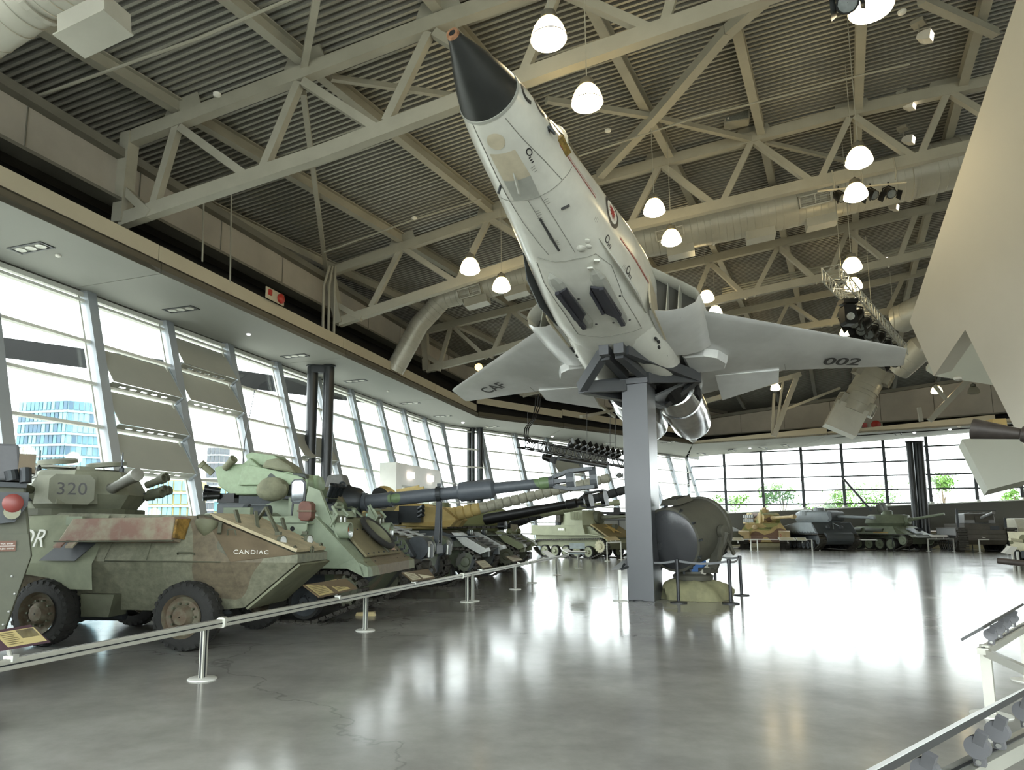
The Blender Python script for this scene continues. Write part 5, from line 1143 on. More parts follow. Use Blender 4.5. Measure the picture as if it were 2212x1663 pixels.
# brown facet behind the name, lower nose plate, trim vane
nrm = (V3(q(3, -1)) - V3(q(1, -1))).cross(V3(q(2, -1)) - V3(q(1, -1))).normalized(); nrm = nrm if nrm.y < 0 else -nrm
fa = [V3(q(i, -1)) for i in (1, 3, 2)]; fc = sum(fa, V3()) / 3
MB().prism([fc + (p - fc) * .985 for p in fa], nrm * .006).build('brown_camouflage_facet', mBrn, ac)
xd = (fa[1] - fa[2]).normalized(); xd = V3((1, 0.42, 0.02)).normalized(); xd = (xd - nrm * xd.dot(nrm)).normalized()
Mx = frameM(xd, nrm.cross(xd), (0, 0, 0)); Mx.translation = fa[2] + (fa[1] - fa[2]) * .36 + (fa[0] - fa[2]) * .14 + nrm * .012
text('name_lettering', 'CANDIAC', .105, mInkW, Mx, ac, .001, sx=.95, space=1.15)
np_ = [V3(q(4, -1)), V3(q(4, 1)), V3(q(5, 1)), V3(q(5, -1))]; MB().prism([V3((.02, 0, -.01)) + p for p in np_], V3((.03, 0, -.02))).build('nose_plate', mOl, ac)
gA, gB, gC, gD = V3((.12, -.74, 1.89)), V3((.12, .74, 1.89)), V3((1.46, .58, 1.35)), V3((1.46, -.58, 1.35)); gn = (gB - gA).cross(gD - gA).normalized(); gn = gn if gn.z > 0 else -gn
vb_ = MB(); vb_.prism([gA + gn * .015, gB + gn * .015, gC + gn * .015, gD + gn * .015], gn * .045); tv = vb_.build('trim_vane', mWoodV, ac)
for y in (-.55, .5):
    s_ = .22 if y < 0 else .42; p0 = gA + (gD - gA) * s_ + V3((0, y + .74 - .0, 0)); 
    MB().bar(p0 + V3((.16, 0, -.2)), p0 + V3((.02, 0, .22)), .09, .035, V3((1, 0, 0))).bar(p0 + V3((-.12, .05, .02)), p0 + V3((.10, 0, .02)), .05, .04).bar(p0 + V3((.16, 0, -.22)), p0 + V3((.2, 0, -.02)), .11, .03, V3((1, 0, 0))).build('vane_stay', mOlD, ac)
MB().bar((.72, -.3, 1.66), (.46, .1, 1.98), .05, .04).bar((.95, .0, 1.55), (.62, .12, 2.05), .05, .04).bar((.35, .35, 1.82), (.62, .1, 2.02), .05, .03).build('vane_strut', mOlD, ac)
for y in (-.46, .42):
    x = 1.12 if y < 0 else 1.18; z = 1.52
    headlight(ac, (x, y, z), .085, (1, -.35, .05), mOlD); MB().tube((x - .18, y + .03, z + .02), (x - .02, y, z - .02), .035, .05, n=10).bar((x - .05, y, z - .15), (x, y, z - .06), .06, .04).box((x, y, z + .12), (.09, .06, .05)).build('light_bracket', mOlD, ac)
for x, y, z in ((1.42, -.52, 1.4), (1.42, .52, 1.42), (1.48, .0, 1.38)): MB().path([(x, y + .05 * cos(a), z + .05 * sin(a)) for a in [2 * pi * i / 12 for i in range(12)]], .016, 6, True).build('lifting_ring', mOlD, ac, True)
# side stowage box, exhaust stump, canvas patch
bxA = [(-1.98, 1.53), (-1.9, 1.86), (-.15, 1.88), (-.10, 1.86), (-.18, 1.55)]
MB().hexa([(-2.0, -1.22, 1.53), (-.17, -1.22, 1.55), (-.17, -.96, 1.5), (-2.0, -.96, 1.5), (-1.86, -1.12, 1.86), (-.20, -1.12, 1.88), (-.16, -.8, 1.88), (-1.9, -.8, 1.86)]).build('stowage_box', mBox, ac, bevel=.015)
MB().prism([(-.165, -1.20, 1.58), (-.185, -1.11, 1.85), (-.14, -.84, 1.86), (-.14, -.98, 1.55)], (.035, 0, 0)).build('amber_reflector_panel', mat('yellow_flaked_panel', '9b7a3a', .6, 0, .3, 10.0), ac)
MB().bar((-2.05, -1.24, 1.52), (-.12, -1.24, 1.54), .02, .02).build('box_seam', mOlD, ac)
for x in (-1.98, -1.78): MB().prism([(x, -1.18, 1.55), (x + .13, -1.18, 1.55), (x + .1, -1.30, 1.43), (x - .03, -1.30, 1.43)], (0, 0, .03)).build('box_bracket', mBox, ac)
def sidep(x, z, off=0.0):   # point on the sloping upper side
    t = (z - 1.23) / (1.92 - 1.23); return V3((x, -(lerp(1.1, .8, t)) - off, z))
MB().prism([sidep(-2.32, 1.24, .085), sidep(-1.72, 1.24, .085), sidep(-1.48, 1.5, .085), sidep(-2.05, 1.52, .085)], (0, -.012, 0)).build('mud_flap', mMullD, ac)
cn = []
for i in range(9):
    row = []
    x = -4.5 + i * .38
    for z, o in ((1.92, .02), (1.7, .03), (1.5, .035), (1.3, .035), (1.2, .05), (1.05 + .04 * (i % 3), .03), (.98 + .05 * (i % 2), .0)):
        row.append(sidep(x, min(z, 1.92), o + .02 * sin(i * 2.1 + z * 5)) if z >= 1.23 else V3((x, -1.1 - o - .01 * sin(i * 1.7), z)))
    cn.append(row)
for r_ in cn[-2:]:
    r_[5].z, r_[6].z = 1.0, .82
MB().grid(cn).build('canvas_cover', mat('grey_green_tarpaulin', '8f947d', .85, 0, .12, 2.5, bump=.3, bscale=5), ac, True, fix=False)
text('white_letters', 'CDR', .42, mInkW, Matrix.Translation(sidep(-2.72, 1.55, .065)) @ frameM((1, 0, 0), (0, .30, .69), (0, 0, 0)), ac, .001, sx=.8)
MB().path([sidep(-1.2 + .0, 1.9, .02), sidep(-1.25, 1.55, .02), sidep(-1.3, 1.25, .02)], .008, 4).path([sidep(-.62, 1.5, .012), sidep(-.62, 1.26, .012)], .008, 4).path([sidep(.55, 1.24, .008), sidep(-1.3, 1.24, .008)], .01, 4).build('weld_seam', mOlD, ac)
MB().box(tuple(sidep(-2.0, 1.83, .05)), (.28, .06, .13)).build('green_patch_box', mGrn, ac)
handle(ac, sidep(-.15, 1.34), sidep(.12, 1.34), (0, -.05, .03)); handle(ac, sidep(.0, 1.86), sidep(.25, 1.86), (0, -.05, .05)); handle(ac, sidep(.55, 1.62), sidep(.68, 1.62), (0, -.03, .08))
MB().lathe([(0, .17), (.05, .17), (.16, .1), (.22, .02)], sidep(.18, 1.82, .02), (.0, -.25, -1), 14).build('vent_hood', mOl, ac, True)
MB().bar(sidep(.4, 1.80, .02), sidep(.42, 1.64, .02), .05, .06).build('antenna_bracket', mOlD, ac)
# wheels
def tyre(par, c, r, w_, side):
    o = MB().lathe([(-w_ / 2, r * .62), (-w_ / 2, r * .82), (-w_ * .42, r * .94), (-w_ * .3, r * .985), (w_ * .3, r * .985), (w_ * .42, r * .94), (w_ / 2, r * .82), (w_ / 2, r * .62)], c, (0, 1, 0), 32, False).build('wheel', mRubber, par, True)
    t = MB(); n = 26
    for k_ in range(n):
        for s in (-1, 1):
            a = 2 * pi * (k_ + (.5 if s > 0 else 0)) / n; M_ = Matrix.Translation(c) @ Matrix.Rotation(a, 4, 'Y')
            t.hexa([M_ @ V3(p) for p in ((-.028, s * .01, r * .95), (.028, s * .01, r * .95), (.045, s * w_ * .49, r * .86), (-.02, s * w_ * .49, r * .86), (-.024, s * .01, r * 1.01), (.024, s * .01, r * 1.01), (.04, s * w_ * .46, r * .965), (-.016, s * w_ * .46, r * .965))])
    tag(t.build('tread_block', mRubber, o), kind='stuff')
    f = c[1] + side * w_ * .5
    MB().lathe([(-.02, r * .63), (.0, r * .60), (.05, r * .56), (.08, r * .45), (.05, r * .33), (.0, r * .30), (-.05, r * .22), (-.06, .01)], (c[0], f, c[2]), (0, -side, 0), 28, False).build('wheel_rim', mat('worn_wheel_rim', '6c6857', .7, .1, .2, 8.0, col2='5e5040'), o, True)
    b = MB()
    for k_ in range(10): a = 2 * pi * k_ / 10; b.tube((c[0] + r * .38 * cos(a), f - side * .06, c[2] + r * .38 * sin(a)), (c[0] + r * .38 * cos(a), f, c[2] + r * .38 * sin(a)), .017, n=6)
    b.build('wheel_nut', mOlD, o); return o
for x in (.08, -2.22, -3.5):
    for s in (-1, 1): tyre(ac, (x, s * 1.08, .485), .485, .34, s)
    MB().tube((x, -.9, .5), (x, .9, .5), .07, n=8).build('axle', mGunmetal, ac)
for s in (-1, 1):
    sp_ = MB(); sp_.path([(.1 + .07 * cos(t), s * .84 + .07 * sin(t), .72 + t * .008) for t in [i * .5 for i in range(76)]], .016, 5); sp_.build('coil_spring', mGunmetal, ac, True)
MB().hexa([(-1.7, -1.0, .42), (-1.25, -1.0, .42), (-1.25, -.6, .42), (-1.7, -.6, .42), (-1.7, -1.04, .75), (-1.15, -1.04, .75), (-1.15, -.6, .75), (-1.7, -.6, .75)]).build('side_step_box', mOlD, ac)
MB().tube((-2.9, -.75, .40), (-1.3, -.55, .40), .09, n=10).build('propeller_shaft', mGunmetal, ac)
# turret turned toward the aisle
tm = turretM(ac, -2.62, .05, 1.95, radians(-38)); mTur = mat('grey_green_turret_paint', '7d7f6d', .6, 0, .12, 2.5, bump=.08, bscale=30)
tu = empty('turret'); tu.parent = ac; tu.matrix_local = tm
oc0 = [(.95, .42), (.95, -.42), (.35, -.92), (-.75, -.92), (-1.15, -.55), (-1.15, .55), (-.75, .92), (.35, .92)]
MB().loft([[V3((x * .82, y * .82, .06)) for x, y in oc0], [V3((x, y, .30)) for x, y in oc0], [V3((x * .84 - .05, y * .80, .66)) for x, y in oc0], [V3((x * .80 - .05, y * .76, .69)) for x, y in oc0]]).build('turret_shell', mTur, tu)
MB().lathe([(0, .98), (.1, .98)], (-.1, 0, -.03), (0, 0, 1), 28).build('turret_ring', mOlD, tu)
MB().hexa([(.62, -.86, .14), (1.0, -.62, .14), (1.0, -.05, .14), (.5, -.05, .14), (.55, -.82, .58), (.86, -.60, .58), (.86, -.05, .58), (.4, -.05, .58)]).build('mantlet_housing', mTur, tu)
fn = (V3((1.0, -.62, .14)) - V3((.62, -.86, .14))); fn2 = fn.cross(V3((0, 0, 1))).normalized(); 
cpl = V3((1.0, -.34, .35)); MB().cbox((0, 0, 0), (.62, .06, .46), .08, Matrix.Translation((.985, -.42, .36)) @ Matrix.Rotation(radians(78), 4, 'Z')).build('number_plate', mTur, tu)
text('turret_number', '320', .27, mInk, Matrix.Translation((1.018, -.43, .36)) @ frameM((sin(radians(12)), cos(radians(12)), 0), (0, 0, 1), (0, 0, 0)), tu, .001, sx=1.0, space=1.08)
gd = V3((1, .08, .19)); gun(tu, [(0, .10), (.12, .10), (.14, .085), (.62, .075), (.64, .085), (.98, .085), (1.0, .10), (1.16, .10), (1.17, .05)], (.75, .16, .36), gd, mat('bare_grey_gun_steel', '8b8b83', .45, .4, .1, 6.0))
MB().lathe([(0, .2), (.12, .2), (.2, .12)], (.66, .16, .35), gd, 18).build('gun_collar', mTur, tu, True)
for c_, rr_, tilt in (((-.2, -.38, .70), .30, .25), ((-.35, .42, .70), .33, .1)):
    h_ = MB().lathe([(0, rr_ * .55), (.05, rr_ * .55), (.06, rr_)], c_, (0, 0, 1), 24).lathe([(.13, rr_ * .62), (.14, rr_), (.20, rr_), (.22, rr_ * .8), (.18, rr_ * .6)], c_, (tilt * .3, -.12, 1), 26, False).build('hatch', mTur, tu, True)
    MB().lathe([(.15, rr_ * .63), (.152, .01)], c_, (tilt * .3, -.12, 1), 22, False).build('hatch_pad', mWhiteW, h_)
smoke_tubes(tu, [(.3, -.98, .42 + .0), (.14, -1.02, .40), (.4, -.86, .36), (.22, -1.0, .28)], [(.6, -.75, .35), (.55, -.8, .45), (.7, -.7, .2), (.6, -.8, .12)], .07, .36, mOlD)
smoke_tubes(tu, [(.42, .86, .5), (.34, .92, .52), (.42, .9, .36), (.5, .84, .28), (.36, .96, .34)], [(.85, .5, .3), (.8, .55, .35), (.9, .45, .15), (.9, .4, .2), (.8, .55, .2)], .07, .38, mOlD)
MB().box((.32, .9, .30), (.25, .2, .12)).box((.25, -.92, .24), (.2, .22, .1)).build('discharger_bracket', mGunmetal, tu)
for x, y, h_ in ((-.55, -.6, .42), (.2, .5, .4), (-.5, -.7, .3)): MB().lathe([(0, .045), (.12, .045), (.16, .02), (.2, .016), (h_, .01)], (x, y, .66), (.02, 0, 1), 8).build('antenna_mount', mGunmetal, tu)
MB().box((-.2, 0, .74), (.26, .3, .12)).box((.3, -.12, .72), (.18, .16, .1)).build('periscope_block', mTur, tu)

# ------------------------------------------------------------------ 2. vehicle at the left edge, only its corner in view
K_ = onY(70, 1195, 7.6); hK = radians(52); XK = U * sin(hK) + V * cos(hK); YK = V3((0, 0, 1)).cross(XK); oK = K_ - XK * (.18 * 1.3) + YK * (1.15 * 1.3)
lv = empty('armored_vehicle', (oK.x, oK.y, 0), atan2(XK.y, XK.x), 'dark green armoured vehicle side cut by the left edge, with red tail light and notice', 'vehicle'); lv.scale = (1.3, 1.3, 1.3)
mLV = mat('dark_bronze_green_paint', '57594a', .55, 0, .1, 2.5, bump=.08, bscale=30)
HV = [(-2.5, .5), (.04, .5), (.18, 1.10), (.09, 1.70), (-2.5, 1.70)]
MB().prism([(x, -1.15, z) for x, z in HV], (0, 2.1, 0)).build('hull', mLV, lv, bevel=.02)
MB().prism([(x, -1.17, z) for x, z in ((-.40, .52), (.03, .52), (.17, 1.10), (.14, 1.28), (-.40, 1.28))], (0, .02, 0)).build('side_plate', mLV, lv)
b_m = MB()
for x, z in ((-.05, 1.02), (.05, .94), (.08, .80), (.05, .66), (-.12, 1.06), (.02, .56), (-.28, .95), (-.3, .7)): b_m.ball((x, -1.175, z), .011, 1, .5, 1, 8, 4)
tag(b_m.build('rivet', mSteelW, lv), kind='stuff')
MB().prism([(x, -1.22, z) for x, z in ((-.10, 1.62), (.12, 1.62), (.12, 1.52), (.04, 1.38), (-.10, 1.36))], (0, .06, 0)).build('tail_light_guard', mMullD, lv)
tl = MB().lathe([(0, .075), (.04, .075), (.055, .055)], (.015, -1.225, 1.53), (0, -1, 0), 20).build('tail_light', mat('dull_red_lens', '86403a', .4, 0, .06), lv, True); MB().lathe([(0, .06), (.035, .06)], (.015, -1.225, 1.46), (0, -1, 0), 16).build('clear_light', mat('dusty_clear_light', '8d8d72', .4, 0, .1), lv, True)
MB().box((-.06, -1.175, 1.185), (.24, .012, .085)).build('notice_plate', mat('brown_notice_plate', '6d4b3a', .5, 0, .05), lv)
MT = frameM((1, 0, 0), (0, 0, 1), (0, 0, 0))
text('notice_text', 'Please do not enter', .022, mInkW, Matrix.Translation((-.045, -1.183, 1.205)) @ MT, lv, .0005, sx=1.0); text('notice_text', 'Merci de ne pas entrer', .022, mInkW, Matrix.Translation((-.045, -1.183, 1.165)) @ MT, lv, .0005, sx=.92)
MB().bar((-.15, -1.183, 1.185), (.055, -1.183, 1.185), .002, .003).build('notice_rule', mInkW, lv); MB().box((-.20, -1.183, 1.185), (.06, .006, .085)).build('notice_symbol', mat('orange_notice_square', 'd9a558', .5, 0, .05), lv)
MB().hexa([(-2.4, -1.1, 1.72), (.06, -1.1, 1.72), (.06, .9, 1.72), (-2.4, .9, 1.72), (-2.4, -1.05, 2.06), (.02, -1.05, 2.03), (.02, .85, 2.03), (-2.4, .85, 2.06)]).build('upper_bin', mat('dark_grey_bin_paint', '66676a', .6, 0, .1, 3.0), lv, bevel=.02)
MB().box((.09, -1.12, 1.86), (.12, .16, .16)).build('weathered_block', mBrn, lv); MB().tube((.08, -1.2, 1.82), (.09, -1.22, 1.70), .045, n=12).tube((-.02, -1.2, 1.80), (.0, -1.2, 1.72), .05, n=12).bar((-1, -1.16, 1.70), (.10, -1.16, 1.68), .07, .04).build('hook_fitting', mGunmetal, lv)
MB().path([(.10, -1.15, 1.80), (.15, -1.17, 1.81), (.16, -1.18, 1.76), (.12, -1.18, 1.74)], .014, 6).build('tow_eye', mSteelW, lv, True)
for s in (-1, 1): track(lv, outline(-.35, -2.0, .5, .5, .3, .3, -.55, -1.9), s * .9, .36); road_wheel(lv, (-.75, s * .95, .33), .3, .2, mLV, side=s); road_wheel(lv, (-1.5, s * .95, .33), .3, .2, mLV, side=s)
MB().box((-1.2, 0, .5), (2.3, 1.2, .5)).build('belly', mLV, lv)
tag(MB().hexa([W(4.4, -6.2, 0) + p for p in [V3(x) for x in ((-.2, -.15, 0), (.12, -.15, 0), (.12, .1, 0), (-.2, .1, 0), (-.18, -.12, .22), (.06, -.12, .18), (.06, .08, .18), (-.18, .08, .22))]]).build('wheel_chock', mGunmetal), 'dark wheel chock on the floor at the left edge', 'chock')
# ------------------------------------------------------------------ 3. green tracked carrier with raised missile launcher
cv = vroot('tracked_carrier', 12.83, -6.2, 7.6, 'light green tracked carrier with sloped front, ring on the glacis and raised missile launcher')
HW = 1.49
SP = [(0, .83), (-.05, 1.02), (-1.0, 1.93), (-5.2, 1.93), (-5.3, 1.0), (-4.9, .98), (-1.05, .98), (-.55, .62), (-.15, .62)]
hb = MB(); hb.prism([(x, -HW, z) for x, z in SP[:6] + [(-.35, .98)]], (0, 2 * HW, 0)); hb.build('hull', mGrnC, cv, bevel=.012)
MB().prism([(x, -.95, z) for x, z in ((-.02, .85), (-.35, .45), (-5, .45), (-5, 1.0), (-.3, 1.0))], (0, 1.9, 0)).build('lower_hull', mDkC, cv)
MB().prism([(x, -HW - .012, z) for x, z in ((-1.0, 1.9), (-.22, 1.17), (-.6, 1.0), (-5.2, 1.0), (-5.2, 1.9))], (0, .012, 0)).build('side_plate', mGrn, cv)
MB().hexa([(-.03, -HW, .83), (.06, -HW, .84), (.06, HW, .84), (-.03, HW, .83), (-.12, -HW, 1.10), (.05, -HW, 1.02), (.05, HW, 1.02), (-.12, HW, 1.10)]).build('nose_beam', mGrnC, cv)
g0, g1 = V3((-.05, 0, 1.02)), V3((-1.0, 0, 1.93)); gd_ = (g1 - g0).normalized(); gn_ = V3((-gd_.z, 0, gd_.x)); gn_ = gn_ if gn_.x > 0 else -gn_
def gp(t, y, o=0.0): return g0 + (g1 - g0) * t + gn_ * o + V3((0, y, 0))
MB().prism([gp(.13, -1.05, .03), gp(.13, 1.05, .03), gp(.70, .95, .03), gp(.70, -.95, .03)], gn_ * .05).build('trim_vane', mat('khaki_trim_vane', '80785c', .6, 0, .12, 3.0), cv, bevel=.01)
MB().prism([gp(.72, -.8, .01), gp(.72, .9, .01), gp(.92, .85, .01), gp(.92, -.75, .01)], gn_ * .02).build('engine_hatch', mGrnC, cv)
rv = MB()
for y in (-.9, -.6, -.3, 0, .3, .6, .9):
    for t in (.17, .66): rv.ball(gp(t, y, .085), .018, 1, 1, 1, 8, 4)
for y in (-1.2, -.7, .7, 1.2): rv.ball(gp(.05, y, .01), .022, 1, 1, 1, 8, 4)
tag(rv.build('bolt', mGunmetal, cv), kind='stuff')
ro = MB(); cR = gp(.50, .28, .2); ro.path([cR + (V3((0, 1, 0)) * cos(a) + gd_ * sin(a)) * .40 for a in [2 * pi * i / 36 for i in range(36)]], .06, 10, True); rw = ro.build('spare_road_wheel', mRubber, cv, True)
MB().lathe([(.03, .37), (.05, .3), (-.06, .2), (-.08, .1), (-.06, .005)], cR, gn_, 26, False).build('wheel_disc', mOl, rw, True)
MB().bar(gp(.15, .25, .1), gp(.46, .2, .1), .05, .03, gn_).bar(gp(.5, .0, .1), gp(.5, .55, .1), .05, .05, gn_).build('wheel_bracket', mOlD, cv)
MB().prism([gp(.18, .55, .09), gp(.18, .82, .09), gp(.25, .82, .09), gp(.25, .55, .09)], gn_ * .004).build('notice_label', mat('cream_red_label', 'd8c9b4', .5, 0, .2, 30.0, col2='b06a58'), cv)
for s in (-1, 1):
    for dy in (-.10, .10): headlight(cv, gp(.80, s * 1.12 + dy, .16), .085, (1, 0, -.05), mOlD)
    MB().path([gp(.76, s * 1.12 - .26, .05), gp(.80, s * 1.12 - .26, .30), gp(.93, s * 1.12 - .22, .32), gp(.93, s * 1.12 + .22, .32), gp(.80, s * 1.12 + .26, .30), gp(.76, s * 1.12 + .26, .05)], .03, 8).build('light_guard', mGrn, cv, True)
    MB().box(tuple(gp(.86, s * 1.12, .1)), (.25, .44, .16)).build('light_box', mGrn, cv)
    hp = MB().lathe([(0, .10), (.0, .155), (.26, .155), (.26, .13), (.18, .13)], gp(.62, s * 1.22, .12) - V3((.1, 0, 0)), (1, 0, 0), 18, False).build('turn_signal_hood', mGrn, cv, True)
    MB().lathe([(.14, .125), (.19, .1), (.2, .003)], gp(.62, s * 1.22, .12) - V3((.1, 0, 0)), (1, 0, 0), 16, False).build('amber_lens', mAmb, hp, True); MB().lathe([(.15, .06), (.21, .05), (.22, .002)], gp(.56, s * 1.22, .10) - V3((.06, 0, 0)), (1, 0, 0), 12, False).build('lower_lens', mLampG, hp, True)
    road = outline(-.42, -4.9, .58, .5, .30, .26, -1.05, -4.5)
    track(cv, road, s * 1.22, .38); sprocket(cv, (-.42, s * 1.22, .58), .27, .3, mOlD, s)
    for i in range(5): road_wheel(cv, (-1.22 - i * .78, s * 1.26, .36), .325, .2, mDkC, side=s)
    road_wheel(cv, (-4.9, s * 1.26, .5), .22, .18, mDkC, side=s)
for i, (t, y) in enumerate([(.1 + .1 * j, 1.40 + .0 * j) for j in range(6)]): MB().box(tuple(gp(t, y, .06)), (.06, .12, .05)).box(tuple(gp(t, y + .04, .12)), (.03, .05, .1)).build('track_shoe_clip', mGunmetal, cv)
for s in (-1, 1):    # toothed splash plates standing on the near and far front corners
    y = s * 1.32; MB().prism([(-.70, y, 1.66), (-.55, y, 1.56), (-.78, y, 2.02), (-1.0, y, 2.42), (-1.22, y, 2.5), (-1.28, y, 2.15), (-1.02, y, 1.95)] if s < 0 else [(-.70, y, 1.66), (-.60, y, 1.60), (-.8, y, 2.0), (-.95, y, 2.25), (-1.02, y, 1.95)], (0, .03, 0)).build('front_bracket_plate', mGrn, cv)
    MB().bar((-.58, y, 1.52), (-.98, y, 2.4 if s < 0 else 2.2), .1, .03, V3((1, 0, 1))).build('toothed_stay', mGrn, cv)
MB().lathe([(0, .47), (.06, .47), (.10, .44), (.13, .42), (.13, .01)], (-1.35, .15, 1.93), (0, 0, 1), 28, False).build('driver_hatch', mGrn, cv, True)
handle(cv, (-1.2, -.05, 2.05), (-1.2, .35, 2.05), (0, 0, .16), .03, mGrn)
for y in (-.4, .62): MB().lathe([(0, .05), (.16, .05), (.18, .07), (.2, .03)], (-1.05, y, 1.93), (0, 0, 1), 10).build('hatch_post', mGrn, cv, True)
MB().bar((-.98, .6, 2.06), (-.7, .9, 1.72), .08, .03, V3((1, 0, 1))).build('hatch_arm', mGrn, cv)
# side shelf with round holes, brown bag, mirror, whip aerial
sh = MB(); sh.prism([(-2.3, -HW - .28, 1.50), (-1.25, -HW - .28, 1.50), (-1.02, -HW - .28, 1.68), (-1.02, -HW - .28, 1.82), (-2.3, -HW - .28, 1.82)], (0, .04, 0)); sh.bar((-2.3, -HW - .13, 1.80), (-1.0, -HW - .13, 1.80), .3, .03); sf = sh.build('side_shelf', mGrn, cv)
for x, z in ((-2.1, 1.62), (-1.75, 1.7), (-1.45, 1.6), (-1.3, 1.7), (-1.9, 1.6)): MB().lathe([(0, .045), (.004, .002)], (x, -HW - .283, z), (0, -1, 0), 14, False).build('lightening_hole', mBlack, sf)
MB().box((-2.5, -HW - .1, 1.98), (.55, .12, .22)).build('side_box', mGrn, cv)
for kx in range(5): MB().box((-2.68 + kx * .07, -HW - .165, 1.92), (.03, .01, .07)).build('box_slot', mBlack, cv)
bg_ = MB(); bg_.cbox((-1.1, -HW - .12, 2.02), (.26, .2, .36), .06); bg_.build('brown_bag', mat('brown_leather_bag', '6b4436', .5, 0, .12, 6.0), cv, bevel=.02)
MB().bar((-1.24, -HW - .13, 2.02), (-.96, -HW - .13, 2.02), .22, .03).build('bag_strap', mBrn, cv)
mi = MB().cbox((-1.62, -.9, 2.42), (.3, .05, .48), .06).build('wing_mirror', mMullD, cv); MB().cbox((-1.62, -.93, 2.42), (.24, .02, .42), .05).build('mirror_glass', mat('pale_mirror_glass', 'aeb8ba', .05, .9, .02), mi)
MB().bar((-1.75, -.9, 1.95), (-1.72, -.9, 2.35), .03, .03).bar((-1.72, -.9, 2.6), (-1.55, -.9, 2.66), .03, .03).build('mirror_arm', mMullD, cv)
MB().path([(-3.55, .3, 2.9), (-3.52, .3, 3.6), (-3.35, .3, 4.6), (-3.33, .3, 4.75)], [.014, .012, .008, .012], 6).build('whip_aerial', mMullD, cv)
MB().lathe([(0, .09), (.25, .09), (.27, .06)], (-3.55, .3, 2.7), (0, 0, 1), 12).build('aerial_base', mGrn, cv)
MB().lathe([(0, .12), (.38, .12)], (-2.6, -.9, 2.04), (1, 0, 0), 14).lathe([(0, .14), (.1, .14)], (-2.75, -.9, 2.04), (1, 0, 0), 14).build('fire_cylinder', mDkC, cv, True)
for x, y, r_ in ((-2.9, -.2, .5), (-3.9, .2, .42)): MB().lathe([(0, r_), (.05, r_), (.09, r_ * .85), (.09, .01)], (x, y, 1.93), (0, 0, 1), 24, False).build('roof_hatch', mGrn, cv, True)
# launcher head on its mast
mLau = camo('green_black_launcher_paint', ['8c9d80', '8c9d80', '3e443f', '7f9172'], .75, .55, .12, 14.2, [0, .46, .54, .62])
lz = 0.35
MB().prism([(-3.2, .3, 1.93), (-2.3, .3, 1.93), (-2.3, .3, 2.28), (-2.6, .3, 2.34), (-3.2, .3, 2.12)], (0, .7, 0)).build('launcher_mast', mGrn, cv, bevel=.02); MB().box((-2.15, .2, 2.14), (.3, .3, .42)).box((-2.0, .2, 2.2), (.16, .22, .22)).build('mast_box', mGrn, cv)
lb = [(-4.15, 3.02), (-4.02, 2.62), (-3.72, 2.42), (-2.2, 2.42), (-1.95, 2.52), (-1.92, 2.7), (-2.0, 2.85), (-3.0, 2.98), (-3.3, 3.22), (-3.45, 3.10), (-3.9, 3.08)]
lh = MB().prism([(x, .15, z) for x, z in lb], (0, .95, 0)).build('launcher_body', mLau, cv, bevel=.03)
MB().prism([(x, .05, z) for x, z in ((-3.5, 2.62), (-3.4, 3.02), (-3.25, 3.06), (-2.0, 2.78), (-1.95, 2.62))], (0, .12, 0)).build('launcher_shield', mLau, lh, bevel=.02)
MB().prism([(-3.4, .3, 3.12), (-2.75, .3, 3.0), (-2.6, .3, 3.14), (-2.8, .3, 3.28), (-3.35, .3, 3.36), (-3.5, .3, 3.3)], (0, .5, 0)).build('sight_hood', mLau, lh, bevel=.02)
MB().prism([(-3.0, .1, 3.0), (-2.9, .1, 3.16), (-2.6, .1, 3.2), (-2.3, .1, 3.02), (-2.2, .1, 2.86)], (0, .5, 0)).build('optic_cover', mOl, lh, bevel=.05)
smoke_tubes(lh, [(-4.2, .2, 2.9), (-3.85, .1, 3.0)], [(-.5, -.25, .45), (.7, -.25, .5)], .085, .34, mOl); smoke_tubes(lh, [(-4.0, .2, 2.5), (-3.95, .1, 2.4)], [(-.55, -.4, .1), (-.55, -.4, -.05)], .085, .34, mBlkFix)
MB().box((-3.8, .2, 2.35), (.4, .2, .2)).build('discharger_bracket', mBlkFix, lh)
bg2 = MB(); rn = random.Random(4)
for j in range(9):
    t = -pi / 2 + pi * j / 8 * .99 + .01; pass
bag = []
for j in range(9):
    t = -1.5 + 3.0 * j / 8; bag.append([V3((-2.62 + .36 * cos(t) * cos(a) * (1 + .07 * sin(7 * a + j)), -.05 + .22 * cos(t) * sin(a) * (1 + .1 * sin(5 * a + 2 * j)), 2.52 + .26 * sin(t))) for a in [2 * pi * i / 20 for i in range(20)]])
MB().loft(bag).build('canvas_bag', mCanvas, lh, True)
MB().lathe([(0, .16), (.5, .16), (.52, .13)], (-2.4, .65, 2.7), (1, 0, -.02), 16).build('launch_tube', mLau, lh, True)

# ------------------------------------------------------------------ 4. self-propelled howitzer with the long clamped barrel
hz = vroot('howitzer_vehicle', 16.9, -7.0, 6, 'charcoal and green self propelled howitzer with thick muzzle brake barrel clamped over the rail')
SPh = [(.0, 1.02), (-.25, 1.42), (-.9, 1.52), (-1.7, 1.82), (-5.6, 1.82), (-5.6, .95), (-.55, .95)]
MB().prism([(x, -1.5, z) for x, z in SPh], (0, 3.0, 0)).build('hull', mDkC, hz, bevel=.02)
MB().prism([(x, -1.515, z) for x, z in ((-.2, 1.0), (-.26, 1.36), (-.95, 1.58), (-1.7, 1.80), (-5.6, 1.80), (-5.6, .98))], (0, .015, 0)).build('side_plate', mDkC, hz)
MB().prism([(x, -1.53, z) for x, z in ((-.75, 1.52), (-1.15, 1.68), (-1.5, 1.80), (-1.3, 1.60))], (0, .02, 0)).build('light_patch', mat('pale_khaki_patch', '8b8769', .6, 0, .1), hz)
